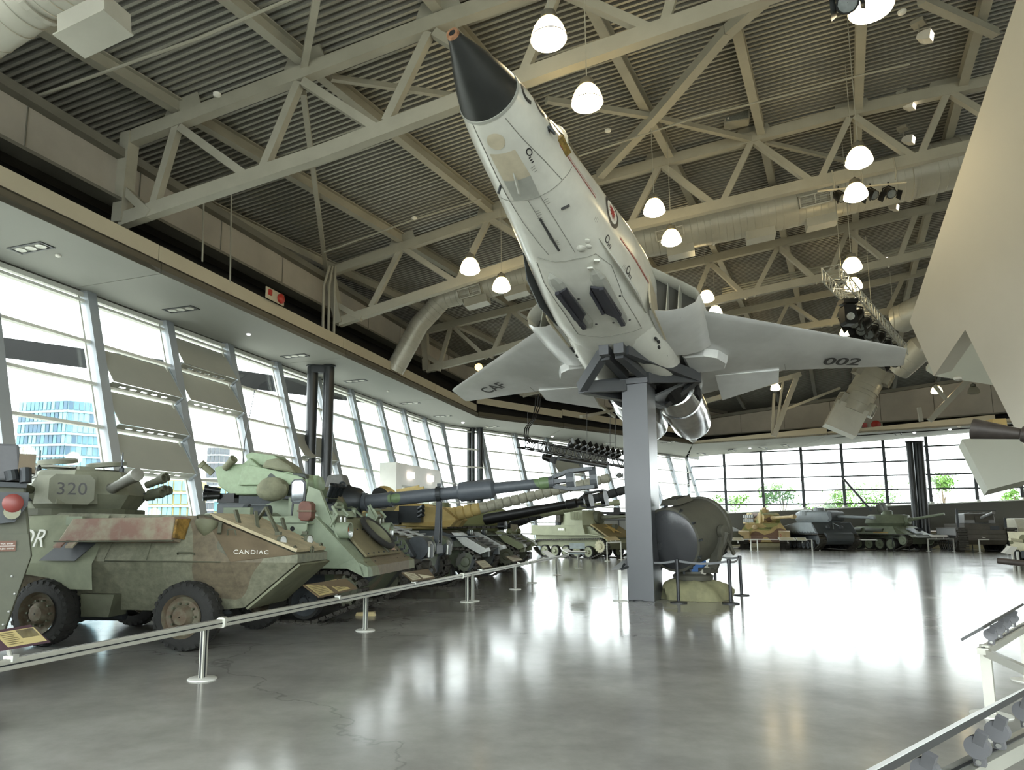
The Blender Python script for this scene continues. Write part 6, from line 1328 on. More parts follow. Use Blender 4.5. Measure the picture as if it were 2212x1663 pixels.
MB().prism([(x, -1.0, z) for x, z in ((-.02, 1.05), (-.1, .5), (-.6, .4), (-5, .4), (-5, 1.0))], (0, 2.0, 0)).build('lower_hull', mDkC, hz)
for s in (-1, 1):     # rounded final-drive noses with bright tow loops
    MB().lathe([(0, .28), (.7, .28), (.72, .22)], (-.02, s * .85 - .35, 1.22), (0, 1, 0), 22).build('final_drive_housing', mDkC, hz, True)
    lp_ = MB(); lp_.path([(.26, s * .85 - .3 + .0, 1.0), (.27, s * .85 - .3, 1.24), (.24, s * .85 - .23, 1.34), (.24, s * .85 - .08, 1.34), (.27, s * .85, 1.24), (.26, s * .85, 1.0)], .04, 8); lp_.build('tow_loop', mSteelW, hz, True)
    MB().prism([(.2, s * .85 - .26, .98), (.3, s * .85 - .26, .98), (.3, s * .85 - .26, 1.3), (.2, s * .85 - .26, 1.3)], (0, .2, 0)).build('tow_plate', mDkC, hz)
    track(hz, outline(-.25, -5.2, .68, .55, .33, .28, -.95, -4.8), s * 1.27, .4); sprocket(hz, (-.25, s * 1.27, .68), .3, .34, mTrackM, s)
    for i in range(6): road_wheel(hz, (-1.1 - i * .75, s * 1.31, .37), .33, .2, mDkC, side=s)
MB().path([(.2, -.9, .78), (.32, -.95, .76), (.36, -.95, .66), (.3, -.95, .58)], .035, 8).lathe([(0, .12), (.2, .12)], (.05, -.95, .8), (1, 0, 0), 14).build('tow_hook', mTrackM, hz, True)
gl = MB()
for k in range(6): gl.bar((-.35 - k * .2, -.95, 1.47 + k * .065), (-.35 - k * .2, 1.2, 1.47 + k * .065), .03, .03)
gl.build('engine_grille_bar', mSteelW, hz); MB().bar((-.3, -.6, 1.48), (-1.6, -.6, 1.86), .04, .05).bar((-.3, .3, 1.48), (-1.5, .3, 1.84), .04, .05).build('hinge_strip', mSteelW, hz)
MB().lathe([(0, .5), (.08, .52), (.12, .45), (.13, .01)], (-1.9, -.6, 1.84), (0, 0, 1), 24, False).build('driver_hatch', mDkC, hz, True); MB().prism([(-1.55, -.95, 1.88), (-1.35, -.95, 2.0), (-1.35, -.2, 2.0), (-1.55, -.2, 1.88)], (0, 0, .05)).build('hatch_visor', mSteelW, hz)
for y in (-.85, -.55): MB().box((-1.42, y, 2.0), (.08, .22, .12)).build('periscope', mat('green_periscope_glass', '8fb8ae', .1, 0, .05), hz)
# turret
T_ = [(-2.35, 1.0), (-2.2, .6), (-2.2, -.6), (-2.35, -1.0), (-3.2, -1.45), (-5.4, -1.45), (-5.4, 1.45), (-3.2, 1.45)]
MB().loft([[V3((x, y, 1.86)) for x, y in T_], [V3((x, y, 2.3)) for x, y in T_], [V3((lerp(x, -3.8, .14), y * .82, 2.72)) for x, y in T_], [V3((lerp(x, -3.8, .2), y * .76, 2.76)) for x, y in T_]]).build('turret_shell', mDkC, hz)
BO = V3((-2.4, -.05, 2.33)); BD = V3((1, 0, .092)).normalized()
MB().lathe([(-.3, .42), (.1, .40), (.3, .34), (.42, .26)], BO, BD, 22).build('mantlet', mDkC, hz, True)
cvr = MB(); cvr.loft([[BO + BD * t + V3((0, r * cos(a) * (1 + .06 * sin(5 * a + t * 9)), r * sin(a) * (1 + .08 * sin(4 * a + t * 7)) + .05)) for a in [2 * pi * i / 18 for i in range(18)]] for t, r in ((-.1, .46), (.1, .44), (.25, .37), (.4, .33), (.5, .24))]); cvr.build('canvas_boot', mGunmetal, hz, True)
mBar = camo('barrel_green_and_grey', ['4e5359', '4e5359', '5f7350', '585c5e'], .55, .45, .12, 2.9, [0, .5, .56, .62])
gun(hz, [(.2, .22), (.55, .22), (.56, .25), (.62, .25), (.63, .195), (1.25, .19), (1.26, .215), (1.33, .215), (1.34, .18), (3.1, .165), (3.15, .2), (3.2, .255), (3.95, .26), (4.05, .24), (4.12, .15), (5.25, .128), (5.27, .15), (5.5, .15)], BO, BD, mBar, n=26)
# double baffle muzzle brake: open frames
mb_ = MB(); c0 = BO + BD * 5.5; yy = V3((0, 1, 0)); zz_ = BD.cross(yy) * -1
mb_.lathe([(0, .15), (.12, .16), (.14, .19)], c0, BD, 20)
def ringbox(t0, t1, w0, h0, w1, h1, th=.10):
    a, b = c0 + BD * t0, c0 + BD * t1
    for s in (-1, 1):
        mb_.hexa([a + zz_ * (s * h0) - yy * w0, a + zz_ * (s * h0) + yy * w0, b + zz_ * (s * h1) + yy * w1, b + zz_ * (s * h1) - yy * w1] + [a + zz_ * (s * (h0 - th)) - yy * w0, a + zz_ * (s * (h0 - th)) + yy * w0, b + zz_ * (s * (h1 - th)) + yy * w1, b + zz_ * (s * (h1 - th)) - yy * w1])
ringbox(.1, .52, .12, .16, .2, .27); ringbox(.52, 1.12, .2, .27, .2, .27, .09)
for t in (.44, 1.02):
    a = c0 + BD * t; th = .2 if t < 1 else .17
    mb_.prism([a + yy * (.27 * cos(q)) * .95 + zz_ * (.28 * sin(q)) for q in [2 * pi * i / 16 + pi / 16 for i in range(16)]], BD * th)
for s in (-1, 1): mb_.hexa([c0 + BD * .1 + yy * s * .16 - zz_ * .06, c0 + BD * .52 + yy * s * .2 - zz_ * .04, c0 + BD * .52 + yy * s * .16 - zz_ * .04, c0 + BD * .1 + yy * s * .1 - zz_ * .06, c0 + BD * .1 + yy * s * .16 + zz_ * .06, c0 + BD * .52 + yy * s * .2 + zz_ * .04, c0 + BD * .52 + yy * s * .16 + zz_ * .04, c0 + BD * .1 + yy * s * .1 + zz_ * .06])
mb_.build('muzzle_brake', mat('grey_muzzle_brake_steel', '54585c', .45, .1, .1, 5.0), hz, bevel=.008)
# travel lock
tlp = BO + BD * 2.62
tk = MB(); tk.lathe([(-.06, .21), (.06, .21), (.06, .175), (-.06, .175)], tlp, BD, 22, False); tk.bar(tlp + V3((0, 0, .2)), tlp + V3((0, 0, .28)), .08, .1)
for s in (-1, 1): tk.bar(tlp + V3((0, s * .05, -.18)), V3((.18, -.05 + s * .16, 1.28)), .075, .12, V3((1, 0, 0)))
tk.bar(V3((.18, -.3, 1.28)), V3((.18, .2, 1.28)), .08, .08); tk.box((.16, -.05, 1.15), (.14, .6, .2)); tk.build('travel_lock', mGunmetal, hz)
MB().bar(V3((.19, -.2, 1.36)), V3((.19, .1, 1.36)), .03, .03).build('lock_pin', mSteelW, hz)
smoke_tubes(hz, [(-2.4, -1.15 + .2 * i, 2.5) for i in range(4)], [(.45, -.35, .75)] * 4, .075, .36, mGunmetal); MB().box((-2.45, -.85, 2.40), (.22, .95, .08)).build('discharger_shelf', mGunmetal, hz)
MB().hexa([(-2.9, -.4, 2.74), (-2.3, -.4, 2.74), (-2.3, .15, 2.74), (-2.9, .15, 2.74), (-2.85, -.34, 3.1), (-2.42, -.34, 3.13), (-2.42, .1, 3.13), (-2.85, .1, 3.1)]).build('sight_cover', mat('grey_canvas_sight_cover', '6f6f6b', .8, 0, .1, 6.0), hz, bevel=.06)
MB().path([(-2.3 + .09 * cos(a), -.55, 2.80 + .09 * sin(a)) for a in [2 * pi * i / 14 for i in range(14)]], .03, 6, True).build('lifting_eye', mGunmetal, hz, True)
MB().lathe([(0, .12), (.16, .14), (.16, .1), (.1, .003)], (-1.95, .45, 2.3), (1, -.1, 0), 16, False).build('spotlight', mGunmetal, hz, True)
MB().lathe([(0, .3), (.04, .3), (.06, .01)], (-1.9, 1.2, 2.55), (.8, -.6, .3), 20, False).build('round_dish', mGunmetal, hz, True)

# ------------------------------------------------------------------ main battle tanks further along
def tank(name, a, b, hd, label, mh, mt, L_, W_, hz_, track_w, wheels, wr, front, tur, mw=None, skirts=None, mtr=None, spr=True):
    """front: side profile points of the hull; tur: callable building the turret"""
    r = vroot(name, a, b, hd, label, 'tank')
    ht = W_ / 2 - track_w
    MB().prism([(x, -ht - .02, z) for x, z in front], (0, 2 * ht + .04, 0)).build('hull', mh, r, bevel=.02)
    for s in (-1, 1):
        yc = s * (W_ / 2 - track_w / 2)
        zf = .72; rf = wr * .95; track(r, outline(-.55, -L_ + .5, zf, zf, .34, .34, -1.15, -L_ + 1.1), yc, track_w, mtr)
        if spr: sprocket(r, (-.55, yc, zf), .31, track_w * .75, mw or mh, s)
        else: road_wheel(r, (-.55, yc + s * .05, zf), .3, track_w * .6, mw or mh, side=s)
        road_wheel(r, (-L_ + .5, yc + s * .05, zf), .3, track_w * .6, mw or mh, side=s)
        for i in range(wheels): road_wheel(r, (-1.25 - i * (L_ - 2.4) / (wheels - 1), yc + s * .04, wr + .06), wr, track_w * .7, mw or mh, side=s)
        MB().bar((-.1, yc, hz_ - .30), (-L_, yc, hz_ - .30), track_w + .06, .035).build('fender', mh, r)
        if skirts: skirts(r, s, yc)
    tur(r); return r
def sleeve(par, o, d, L_, r0, r1, m, n=10, rough=.02, brk=None, name='gun_barrel'):
    seg = []
    for i in range(n):
        t0, t1 = L_ * i / n, L_ * (i + .92) / n; R = lerp(r0, r1, i / n); seg += [(t0, R * (1 - rough)), (t0 + .02, R * (1 + rough * 2)), (t1 - .02, R * (1 + rough)), (t1, R * (1 - rough * 3))]
    return gun(par, seg + [(L_, r1 * .9)], o, d, m, name)
LEO = [(-.05, 1.05), (-.75, 1.42), (-1.5, 1.62), (-6.6, 1.62), (-6.7, .7), (-5.8, .42), (-1.1, .42), (-.25, .82)]
def leo_front(r, m, y0=1.25):
    for s in (-1, 1):
        MB().prism([(-.1, s * 1.65, .95), (.1, s * 1.65, 1.02), (.05, s * 1.65, 1.12), (-.75, s * 1.65, 1.56), (-.95, s * 1.65, 1.56), (-.6, s * 1.65, 1.2)], (0, -s * .62, 0)).build('front_fender', mSteelW if y0 > 1.2 else m, r)
        for dy in (-.12, .12): headlight(r, (-.62, s * 1.0 + dy, 1.56), .1, (1, 0, 0), m)
        MB().box((-.1, s * .8, .95), (.18, .22, .22)).build('tow_lug', m, r)
    sl = MB()
    for k in range(4): sl.bar((-.05 - k * .16, -.75, 1.13 + k * .085), (-.05 - k * .16, .75, 1.13 + k * .085), .06, .05)
    sl.build('spare_track_bracket', mTrackM, r); MB().bar((-.3, -1.1, 1.32), (-1.0, 1.1, 1.62), .05, .05).build('tow_cable', mGunmetal, r)
def leo1_tur(r):
    m = mSand; T = [(-1.65, .5), (-1.65, -.5), (-2.6, -1.15), (-4.6, -1.2), (-5.0, -.8), (-5.0, .8), (-4.6, 1.2), (-2.6, 1.15)]
    ms_ = camo('sand_and_dark_turret_paint', ['b9a468', 'b9a468', '77704f', '3d3d38'], .8, .6, .15, 6.6, [0, .5, .58, .66])
    MB().loft([[V3((x, y, 1.66)) for x, y in T], [V3((x, y, 1.95)) for x, y in T], [V3((lerp(x, -3.4, .22), y * .78, 2.42)) for x, y in T], [V3((lerp(x, -3.4, .28), y * .7, 2.45)) for x, y in T]]).build('turret_shell', ms_, r, bevel=.03)
    MB().prism([(-1.2, -.95, 1.72), (-1.05, -.6, 1.95), (-1.5, -.9, 2.35), (-2.6, -1.35, 2.35), (-2.6, -1.35, 1.75)], (0, .5, 0)).build('armour_wedge', m, r, bevel=.03); MB().prism([(-1.3, .45, 1.72), (-1.1, .45, 1.95), (-1.5, .45, 2.35), (-2.4, .45, 2.35), (-2.4, .45, 1.75)], (0, .6, 0)).build('armour_wedge', m, r, bevel=.03)
    o = V3((-1.4, -.1, 2.08)); d = V3((1, .02, .225)).normalized()
    sleeve(r, o, d, 1.0, .22, .17, mSand, 4, .04, name='gun_root_sleeve'); sleeve(r, o + d * 1.0, d, 4.1, .16, .125, mat('quilted_grey_thermal_sleeve', 'a19f8e', .8, 0, .15, 6.0, bump=.4, bscale=14), 16, .05)
    cg = MB(); cg.lathe([(0, .52), (.18, .52), (.24, .4), (.24, .01)], (-3.2, -.3, 2.45), (0, 0, 1), 22, False); cg.build('cupola', m, r)
    for x, y, h in ((-3.4, .2, .4), (-2.9, -.9, .3)): MB().box((x, y, 2.45 + h / 2), (.35, .3, h)).bar((x + .1, y, 2.5 + h), (x + .9, y - .1, 2.62 + h), .06, .08).build('machine_gun', m, r)
    MB().lathe([(0, .35), (.04, .42), (.2, .45)], (-3.9, .6, 2.6), (.6, -.7, .4), 20, False).build('round_dish', m, r)
    MB().box((-2.3, -1.3, 2.1), (.7, .25, .5)).box((-2.9, -1.35, 2.0), (.5, .25, .4)).build('turret_bin', mGunmetal, r); smoke_tubes(r, [(-2.1, -1.35, 2.0 + .12 * i) for i in range(3)], [(.8, -.5, .3)] * 3, .06, .3, mGunmetal)
    leo_front(r, mLeoC)
tank('battle_tank', 20.9, -6.55, 6, 'dark camouflaged tank with sand coloured turret and quilted grey gun sleeve', mLeoC, mSand, 6.7, 3.3, 1.75, .52, 7, .33, LEO, leo1_tur)
mOlT = mat('smooth_olive_turret_paint', '6d7350', .5, 0, .06, 1.2)
def leo2_tur(r):
    T = [(-1.0, .35), (-1.0, -.35), (-1.7, -.85), (-3.2, -1.2), (-4.8, -.9), (-4.9, 0), (-4.8, .9), (-3.2, 1.2), (-1.7, .85)]
    MB().loft([[V3((x, y, 1.58)) for x, y in T], [V3((lerp(x, -3.2, -.03), y * 1.05, 1.8)) for x, y in T], [V3((lerp(x, -3.2, .2), y * .86, 2.2)) for x, y in T], [V3((lerp(x, -3.2, .42), y * .6, 2.40)) for x, y in T]]).build('turret_shell', mOlT, r, True)
    o = V3((-1.25, 0, 2.02)); d = V3((1, .01, .125)).normalized()
    MB().lathe([(-.3, .52), (0, .46), (.3, .34), (.55, .2)], o, d, 22).build('mantlet', mOlT, r, True)
    gun(r, [(.4, .16), (.9, .15), (.91, .13), (1.3, .125), (1.31, .11), (1.7, .108), (1.72, .165), (2.55, .165), (2.57, .12), (2.9, .115), (2.92, .1), (4.35, .085), (4.37, .11), (4.6, .11)], o, d, mat('pale_olive_gun_paint', '84896c', .5, 0, .08, 2.0))
    MB().lathe([(0, .38), (.2, .38), (.24, .3), (.24, .01)], (-3.3, -.2, 2.38), (0, 0, 1), 20, False).build('cupola', mOlT, r); MB().path([(-1.5, -.9, 1.75), (-1.3, -.7, 2.0), (-1.5, -.3, 2.3)], .02, 5).build('weld_bead', mOlD, r)
    MB().lathe([(0, .16), (.25, .16), (.26, .12)], (-.9, -1.0, 1.78), (1, -.3, 0), 16).build('headlamp', mBlkM, r, True); MB().bar((-1.6, -1.3, 1.72), (-.6, -1.2, 1.74), .05, .05).build('stowed_machine_gun', mGunmetal, r)
    leo_front(r, mOlT, 1.0)
    sp_ = MB()
    for k in range(14): sp_.box((-1.0 - k * .17, -1.35 + .02 * (k % 2), 1.70), (.14, .5, .08))
    sp_.build('spare_track', mTrackM, r)
tank('battle_tank', 25.1, -6.55, 6, 'olive tank with smooth rounded turret and pale slim gun', mat('dark_olive_tank_hull', '50533f', .55, 0, .15, 2.0), mOlT, 6.7, 3.3, 1.75, .52, 7, .33, LEO, leo2_tur)
# two darker guns reaching out between the tanks: a second howitzer behind and a wrapped barrel
h2 = vroot('howitzer_vehicle', 23.3, -8.6, 6, 'black barrelled howitzer parked behind the sand turret tank'); mBlkG = mat('black_gun_paint', '1e1f20', .4, .2, .1, 5.0)
MB().prism([(x, -.95, z) for x, z in ((-1.0, 1.0), (-1.5, 1.5), (-4.6, 1.6), (-4.6, .4), (-1.4, .4))], (0, 1.9, 0)).build('hull', mDkC, h2, bevel=.03)
T5 = [(-2.0, .9), (-2.0, -.9), (-4.4, -.95), (-4.4, .95)]; MB().loft([[V3((x, y, 1.6)) for x, y in T5], [V3((lerp(x, -3.2, .12), y * .86, 2.35)) for x, y in T5]]).build('turret_shell', mDkC, h2, bevel=.03)
for s in (-1, 1): track(h2, outline(-1.2, -4.3, .55, .5, .3, .28, -1.6, -4.0), s * 1.12, .34); road_wheel(h2, (-2.2, s * 1.15, .36), .32, .2, mDkC, side=s); road_wheel(h2, (-3.2, s * 1.15, .36), .32, .2, mDkC, side=s)
PT0, PT1 = ona(1115, 1110, 23.3), ona(1262, 1083, 22.9); h2i = Matrix.LocRotScale(h2.location, h2.rotation_euler, None).inverted(); g0_, g1_ = h2i @ PT0, h2i @ PT1; gdd = (g1_ - g0_).normalized(); gl_ = (g1_ - g0_).length
gun(h2, [(-1.2, .2), (gl_ * .1, .17), (gl_ * .75, .135), (gl_ * .76, .16), (gl_ * .9, .16), (gl_ * .91, .10), (gl_, .10)], g0_, gdd, mBlkG)
k_ = MB(); yy = gdd.cross(V3((0, 0, 1))).normalized(); zz_ = yy.cross(gdd)
for t in (.12, .62): k_.prism([g1_ + gdd * t + yy * .26 * cos(q_) + zz_ * .27 * sin(q_) for q_ in [2 * pi * i / 14 for i in range(14)]], gdd * .13)
for s in (-1, 1): k_.bar(g1_ - gdd * .1 + zz_ * s * .12, g1_ + gdd * .14 + zz_ * s * .24, .3, .05, zz_); k_.bar(g1_ + gdd * .1 + zz_ * s * .24, g1_ + gdd * .75 + zz_ * s * .24, .4, .05, zz_)
k_.build('muzzle_brake', mBlkG, h2)
h3 = vroot('towed_gun', 28.6, -8.0, 6, 'dark wrapped gun barrel pointing up behind the olive tank gun', 'gun'); h3i = Matrix.LocRotScale(h3.location, h3.rotation_euler, None).inverted()
g0_, g1_ = h3i @ ona(1130, 1120, 28.6), h3i @ ona(1372, 1052, 27.6); gdd = (g1_ - g0_).normalized()
sleeve(h3, g0_, gdd, (g1_ - g0_).length, .2, .15, mat('black_quilted_sleeve', '2a2b2a', .8, 0, .2, 6.0, bump=.4, bscale=14), 14, .05)
MB().lathe([(-.8, .3), (.1, .26), (.2, .2)], g0_, gdd, 16).build('breech', mBlkG, h3, True); cb = g0_ - gdd * .4
MB().bar((cb.x, cb.y - .3, .5), (cb.x, cb.y - .15, cb.z), .14, .3, V3((1, 0, 0))).bar((cb.x, cb.y + .3, .5), (cb.x, cb.y + .15, cb.z), .14, .3, V3((1, 0, 0))).box((cb.x, cb.y, .5), (1.2, 1.6, .3)).build('carriage', mDkC, h3)
for s in (-1, 1): tyre(h3, (cb.x, cb.y + s * .95, .42), .42, .22, s)
# ------------------------------------------------------------------ 7. pale olive light tank with yellow star
mCh = mat('pale_olive_drab', '8f9277', .65, 0, .08, 1.5); mChY = mat('dusty_khaki_nose_paint', '8c7d52', .65, 0, .12, 2.0); mStar = mat('yellow_star_paint', 'd0b26a', .6, 0, .1)
ch = vroot('light_tank', 38.5, -4.9, -30, 'pale olive light tank with yellow star on its sloped nose', 'tank')
h = MB(); h.prism([(x, -1.15, z) for x, z in ((.1, .85), (-.1, 1.05), (-1.2, 1.72), (-5.3, 1.72), (-5.3, .6), (-.4, .5))], (0, 2.3, 0)); h.build('hull', mCh, ch, bevel=.03)
MB().hexa([(-1.3, -1.42, 1.28), (-5.4, -1.42, 1.28), (-5.4, 1.42, 1.28), (-1.3, 1.42, 1.28), (-1.5, -1.40, 1.8), (-5.4, -1.40, 1.8), (-5.4, 1.40, 1.8), (-1.5, 1.40, 1.8)]).build('sponson', mCh, ch, bevel=.02)
MB().prism([(.0, -1.12, 1.12), (.0, 1.12, 1.12), (-1.2, 1.12, 1.80), (-1.2, -1.12, 1.80)], (.05, 0, .06)).build('glacis', mChY, ch)
gn3 = V3((.68, 0, 1.2)).normalized(); sc_ = V3((-.62, -.05, 1.53)) + gn3 * .085; gx = V3((-1.2, 0, .68)).normalized()
st_ = [sc_ + (V3((0, 1, 0)) * sin(a) + gx * cos(a)) * r for a, r in [(2 * pi * i / 10, (.55, .21)[i % 2]) for i in range(10)]]; MB().prism(st_, gn3 * .006).build('yellow_star', mStar, ch)
for s in (-1, 1):
    fd = MB(); fd.loft([[V3((x, s * .95, z)), V3((x, s * 1.5, z)), V3((x, s * 1.5, z - .06)), V3((x, s * .95, z - .06))] for x, z in ((.25, .95), (.1, 1.12), (-.3, 1.26), (-1.0, 1.32), (-2.0, 1.3), (-5.4, 1.3))]); fd.build('fender', mCh if s < 0 else mChY, ch)
    track(ch, outline(-.35, -4.9, .68, .62, .36, .3, -1.1, -4.5), s * 1.24, .4); sprocket(ch, (-.35, s * 1.24, .68), .36, .3, mat('cream_sprocket_paint', 'b9b394', .6, 0, .1), s, 13)
    for i in range(5): road_wheel(ch, (-1.2 - i * .8, s * 1.27, .36), .33, .2, mCh, side=s)
rs = MB()
for k in range(4): rs.path([(-2.05 - k * .16, -1.06, 2.12), (-2.05 - k * .16, -1.08, 2.12), (-2.05 - k * .16, -1.08, 2.52), (-2.13 - k * .16, -1.08, 2.52), (-2.13 - k * .16, -1.08, 2.12)], .025, 5)
T7 = [(-1.5, .5), (-1.5, -.5), (-1.9, -.95), (-3.0, -1.05), (-3.6, -.8), (-3.7, 0), (-3.6, .8), (-3.0, 1.05), (-1.9, .95)]
MB().loft([[V3((x, y, 1.8)) for x, y in T7], [V3((lerp(x, -2.6, .06), y * .95, 2.3)) for x, y in T7], [V3((lerp(x, -2.6, .2), y * .82, 2.58)) for x, y in T7], [V3((lerp(x, -2.6, .35), y * .7, 2.63)) for x, y in T7]]).build('turret_shell', mCh, ch, True)
rs.build('spare_track_link', mCh, ch); MB().lathe([(0, .42), (.3, .34), (.35, .2)], (-1.65, 0, 2.2), (1, 0, 0), 18).build('mantlet', mOlD, ch, True)
gun(ch, [(.2, .1), (1.9, .075), (1.92, .1), (2.05, .1)], (-1.6, 0, 2.2), (1, 0, .03), mOlD); MB().lathe([(0, .25), (.3, .25), (.32, .2)], (-3.9, -.6, 1.8), (0, 0, 1), 14).build('rear_bin', mGunmetal, ch); MB().box((-3.6, -.9, 2.2), (.35, .3, .5)).build('track_links_bundle', mTrackM, ch)
lbn = MB().box((-3.0, -1.425, 1.55), (.55, .01, .2)).build('serial_label', mCh, ch); text('hull_lettering', 'CHARLES', .12, mInkW, Matrix.Translation((-3.0, -1.435, 1.55)) @ frameM((1, 0, 0), (0, 0, 1), (0, 0, 0)), ch, .001) if False else None
for k, x in enumerate((-3.2, -3.05, -2.9)): MB().box((x, -1.43, 1.56), (.11, .008, .12)).build('white_marking', mInkW, ch)
MB().box((-.95, -.95, 1.62), (.1, .5, .12)).lathe([(0, .14), (.2, .14)], (-.75, .3, 1.72), (1, 0, 0), 12).build('bow_fitting', mOlD, ch)
# grey display structures and gun seen between the light tank and the pylon
gs = empty('display_platform', ona(1345, 1190, 44), 0, 'grey display platform with railings behind the light tank', 'platform'); o_ = gs.location
MB().box((.5, 1.5, 1.1), (5.5, 1.2, 2.2), Matrix.Rotation(.3, 4, 'Z')).build('platform_wall', mat('pale_grey_display_panel', 'aeb2b1', .6, 0, .04, .5), gs)
for k in range(5): MB().bar((-2.2 + k * 1.05, .4, -0), (-2.2 + k * 1.05, .4, 1.9), .06, .06).build('rail_post', mGunmetal, gs)
for z in (1.0, 1.9): MB().bar((-2.2, .4, z), (2.1, .4, z), .05, .05).build('rail_bar', mGunmetal, gs)
sg = empty('field_gun', ona(1335, 1110, 46) * 1.0, 0, 'dark field gun on the platform left of the pylon', 'gun'); MB().bar((-2.6, 0, .12), (1.2, 0, .0), .16, .16).box((0, 0, -.02), (1.5, .3, .3)).box((-.1, 0, .25), (.4, .2, .3)).box((.2, 0, -.5), (.3, .3, 1.0)).build('gun_body', mBlkG, sg)
# ------------------------------------------------------------------ far row of tanks under the far windows
mPan = camo('three_tone_ambush_camouflage', ['b39c6a', '8a8a55', 'b09a68', '6d5444'], .75, .65, .15, 4.4, [0, .38, .48, .6])
mZim = mat('ribbed_sand_paint', 'b7a277', .7, 0, .1, 2.0)
def face(px, py, tx, ty):   # heading so that local x points from the tank toward a floor point in view
    p, q = onz(px, py), onz(tx, ty); return p, atan2(q.y - p.y, q.x - p.x)
def tank_at(name, px, py, yaw_deg, label):
    P = onz(px, py); return empty(name, P, radians(yaw_deg), label, 'tank')
def basic_tank(r, prof, W_, tw, L_, wheels, wr, mh, hw=None, mtr=None, mw=None, zf=.75, xr0=1.1, interleave=False):
    ht = W_ / 2 - tw
    MB().prism([(x, -ht, z) for x, z in prof], (0, 2 * ht, 0)).build('lower_hull', mh, r, bevel=.02)
    for s in (-1, 1):
        yc = s * (W_ / 2 - tw / 2); track(r, outline(-.5, -L_ + .5, zf, zf, .38, .36, -xr0, -L_ + 1.1), yc, tw, mtr, step=.17)
        sprocket(r, (-.5, yc, zf), .34, tw * .8, mw or mh, s)
        for i in range(wheels): road_wheel(r, (-xr0 - .15 - i * (L_ - 2.3) / (wheels - 1), yc + s * .03, wr + .06), wr, tw * .75, mw or mh, side=s, mr=mRubber)
# sand camouflaged tank, seen from the front
pz = tank_at('heavy_tank', 1652, 1186.5, -114, 'sand, green and brown camouflaged tank facing the hall, track links on its turret side')
basic_tank(pz, [(-.05, .55), (.0, .95), (-6.2, 1.0), (-6.2, .5), (-.6, .45)], 3.5, .66, 6.4, 6, .42, mPan)
MB().prism([(x, -1.0, z) for x, z in ((.05, .72), (.1, 1.0), (-1.05, 1.95), (-5.8, 1.95), (-6.3, 1.1), (-.4, .72))], (0, 2.0, 0)).build('hull', mPan, pz, bevel=.02)
for s in (-1, 1):
    MB().hexa([(.05, s * .98, 1.02), (-5.9, s * .98, 1.02), (-5.9, s * 1.78, 1.12), (.05, s * 1.78, 1.12), (-1.05, s * .98, 1.95), (-5.8, s * .98, 1.95), (-5.8, s * 1.25, 1.95), (-1.05, s * 1.25, 1.95)]).build('sponson', mPan, pz)
    mg = MB(); mg.prism([(-.02, s * 1.02, .78), (.14, s * 1.02, .80), (.12, s * 1.02, 1.32), (-.25, s * 1.02, 1.40)], (0, s * .78, 0))
    for k in range(9): mg.box((.14, s * (1.08 + k * .085), 1.06), (.03, .03, .5))
    mg.build('mud_guard', mZim, pz)
MB().lathe([(0, .22), (.1, .2), (.2, .08)], (-.62, -.62, 1.62), (.75, 0, .6), 16).build('ball_mount', mZim, pz, True); MB().box((-.5, .3, 1.6), (.08, .5, .06)).build('visor_slot', mBlack, pz)
text('red_numeral', '2', .3, mInkR, Matrix.Translation((.165, 1.15, 1.02)) @ frameM((0, 1, 0), (0, 0, 1), (0, 0, 0)), pz, .002)
tp = empty('turret'); tp.parent = pz; tp.matrix_local = Matrix.Translation((-2.9, 0, 1.95)) @ Matrix.Rotation(radians(28), 4, 'Z')
MB().loft([[V3(p) for p in ((1.1, -.85, 0), (1.1, .85, 0), (-1.5, 1.0, 0), (-1.5, -1.0, 0))], [V3(p) for p in ((.95, -.7, .85), (.95, .7, .85), (-1.3, .72, .85), (-1.3, -.72, .85))]]).build('turret_shell', mPan, tp, bevel=.03)
MB().lathe([(-.65, .34), (.65, .34)], (1.05, 0, .42), (0, 1, 0), 20).build('mantlet', mPan, tp, True); gun(tp, [(0, .17), (.3, .15), (.32, .12), (2.9, .1), (2.92, .15), (3.3, .15), (3.32, .09)], (1.3, 0, .42), (1, 0, .02), mZim)
tl2 = MB()
for i in range(5):
    for j in range(2):
        for k in range(2): tl2.box((-1.1 + i * .34, -.98 - .0 + j * .0 + .12 * (.5 - k) * 0 + (-.05), .22 + k * .34 + j * .0), (.24, .1, .24)); tl2.box((-1.1 + i * .34 + .14, -1.03, .22 + k * .34), (.06, .06, .3))
tag(tl2.build('hanging_track_link', mSteelW, tp), kind='stuff')
MB().lathe([(0, .38), (.25, .36), (.28, .3), (.28, .01)], (-.5, .35, .85), (0, 0, 1), 18, False).build('cupola', mPan, tp); MB().box((-.4, .3, 1.2), (.5, .12, .12)).build('machine_gun', mZim, tp)
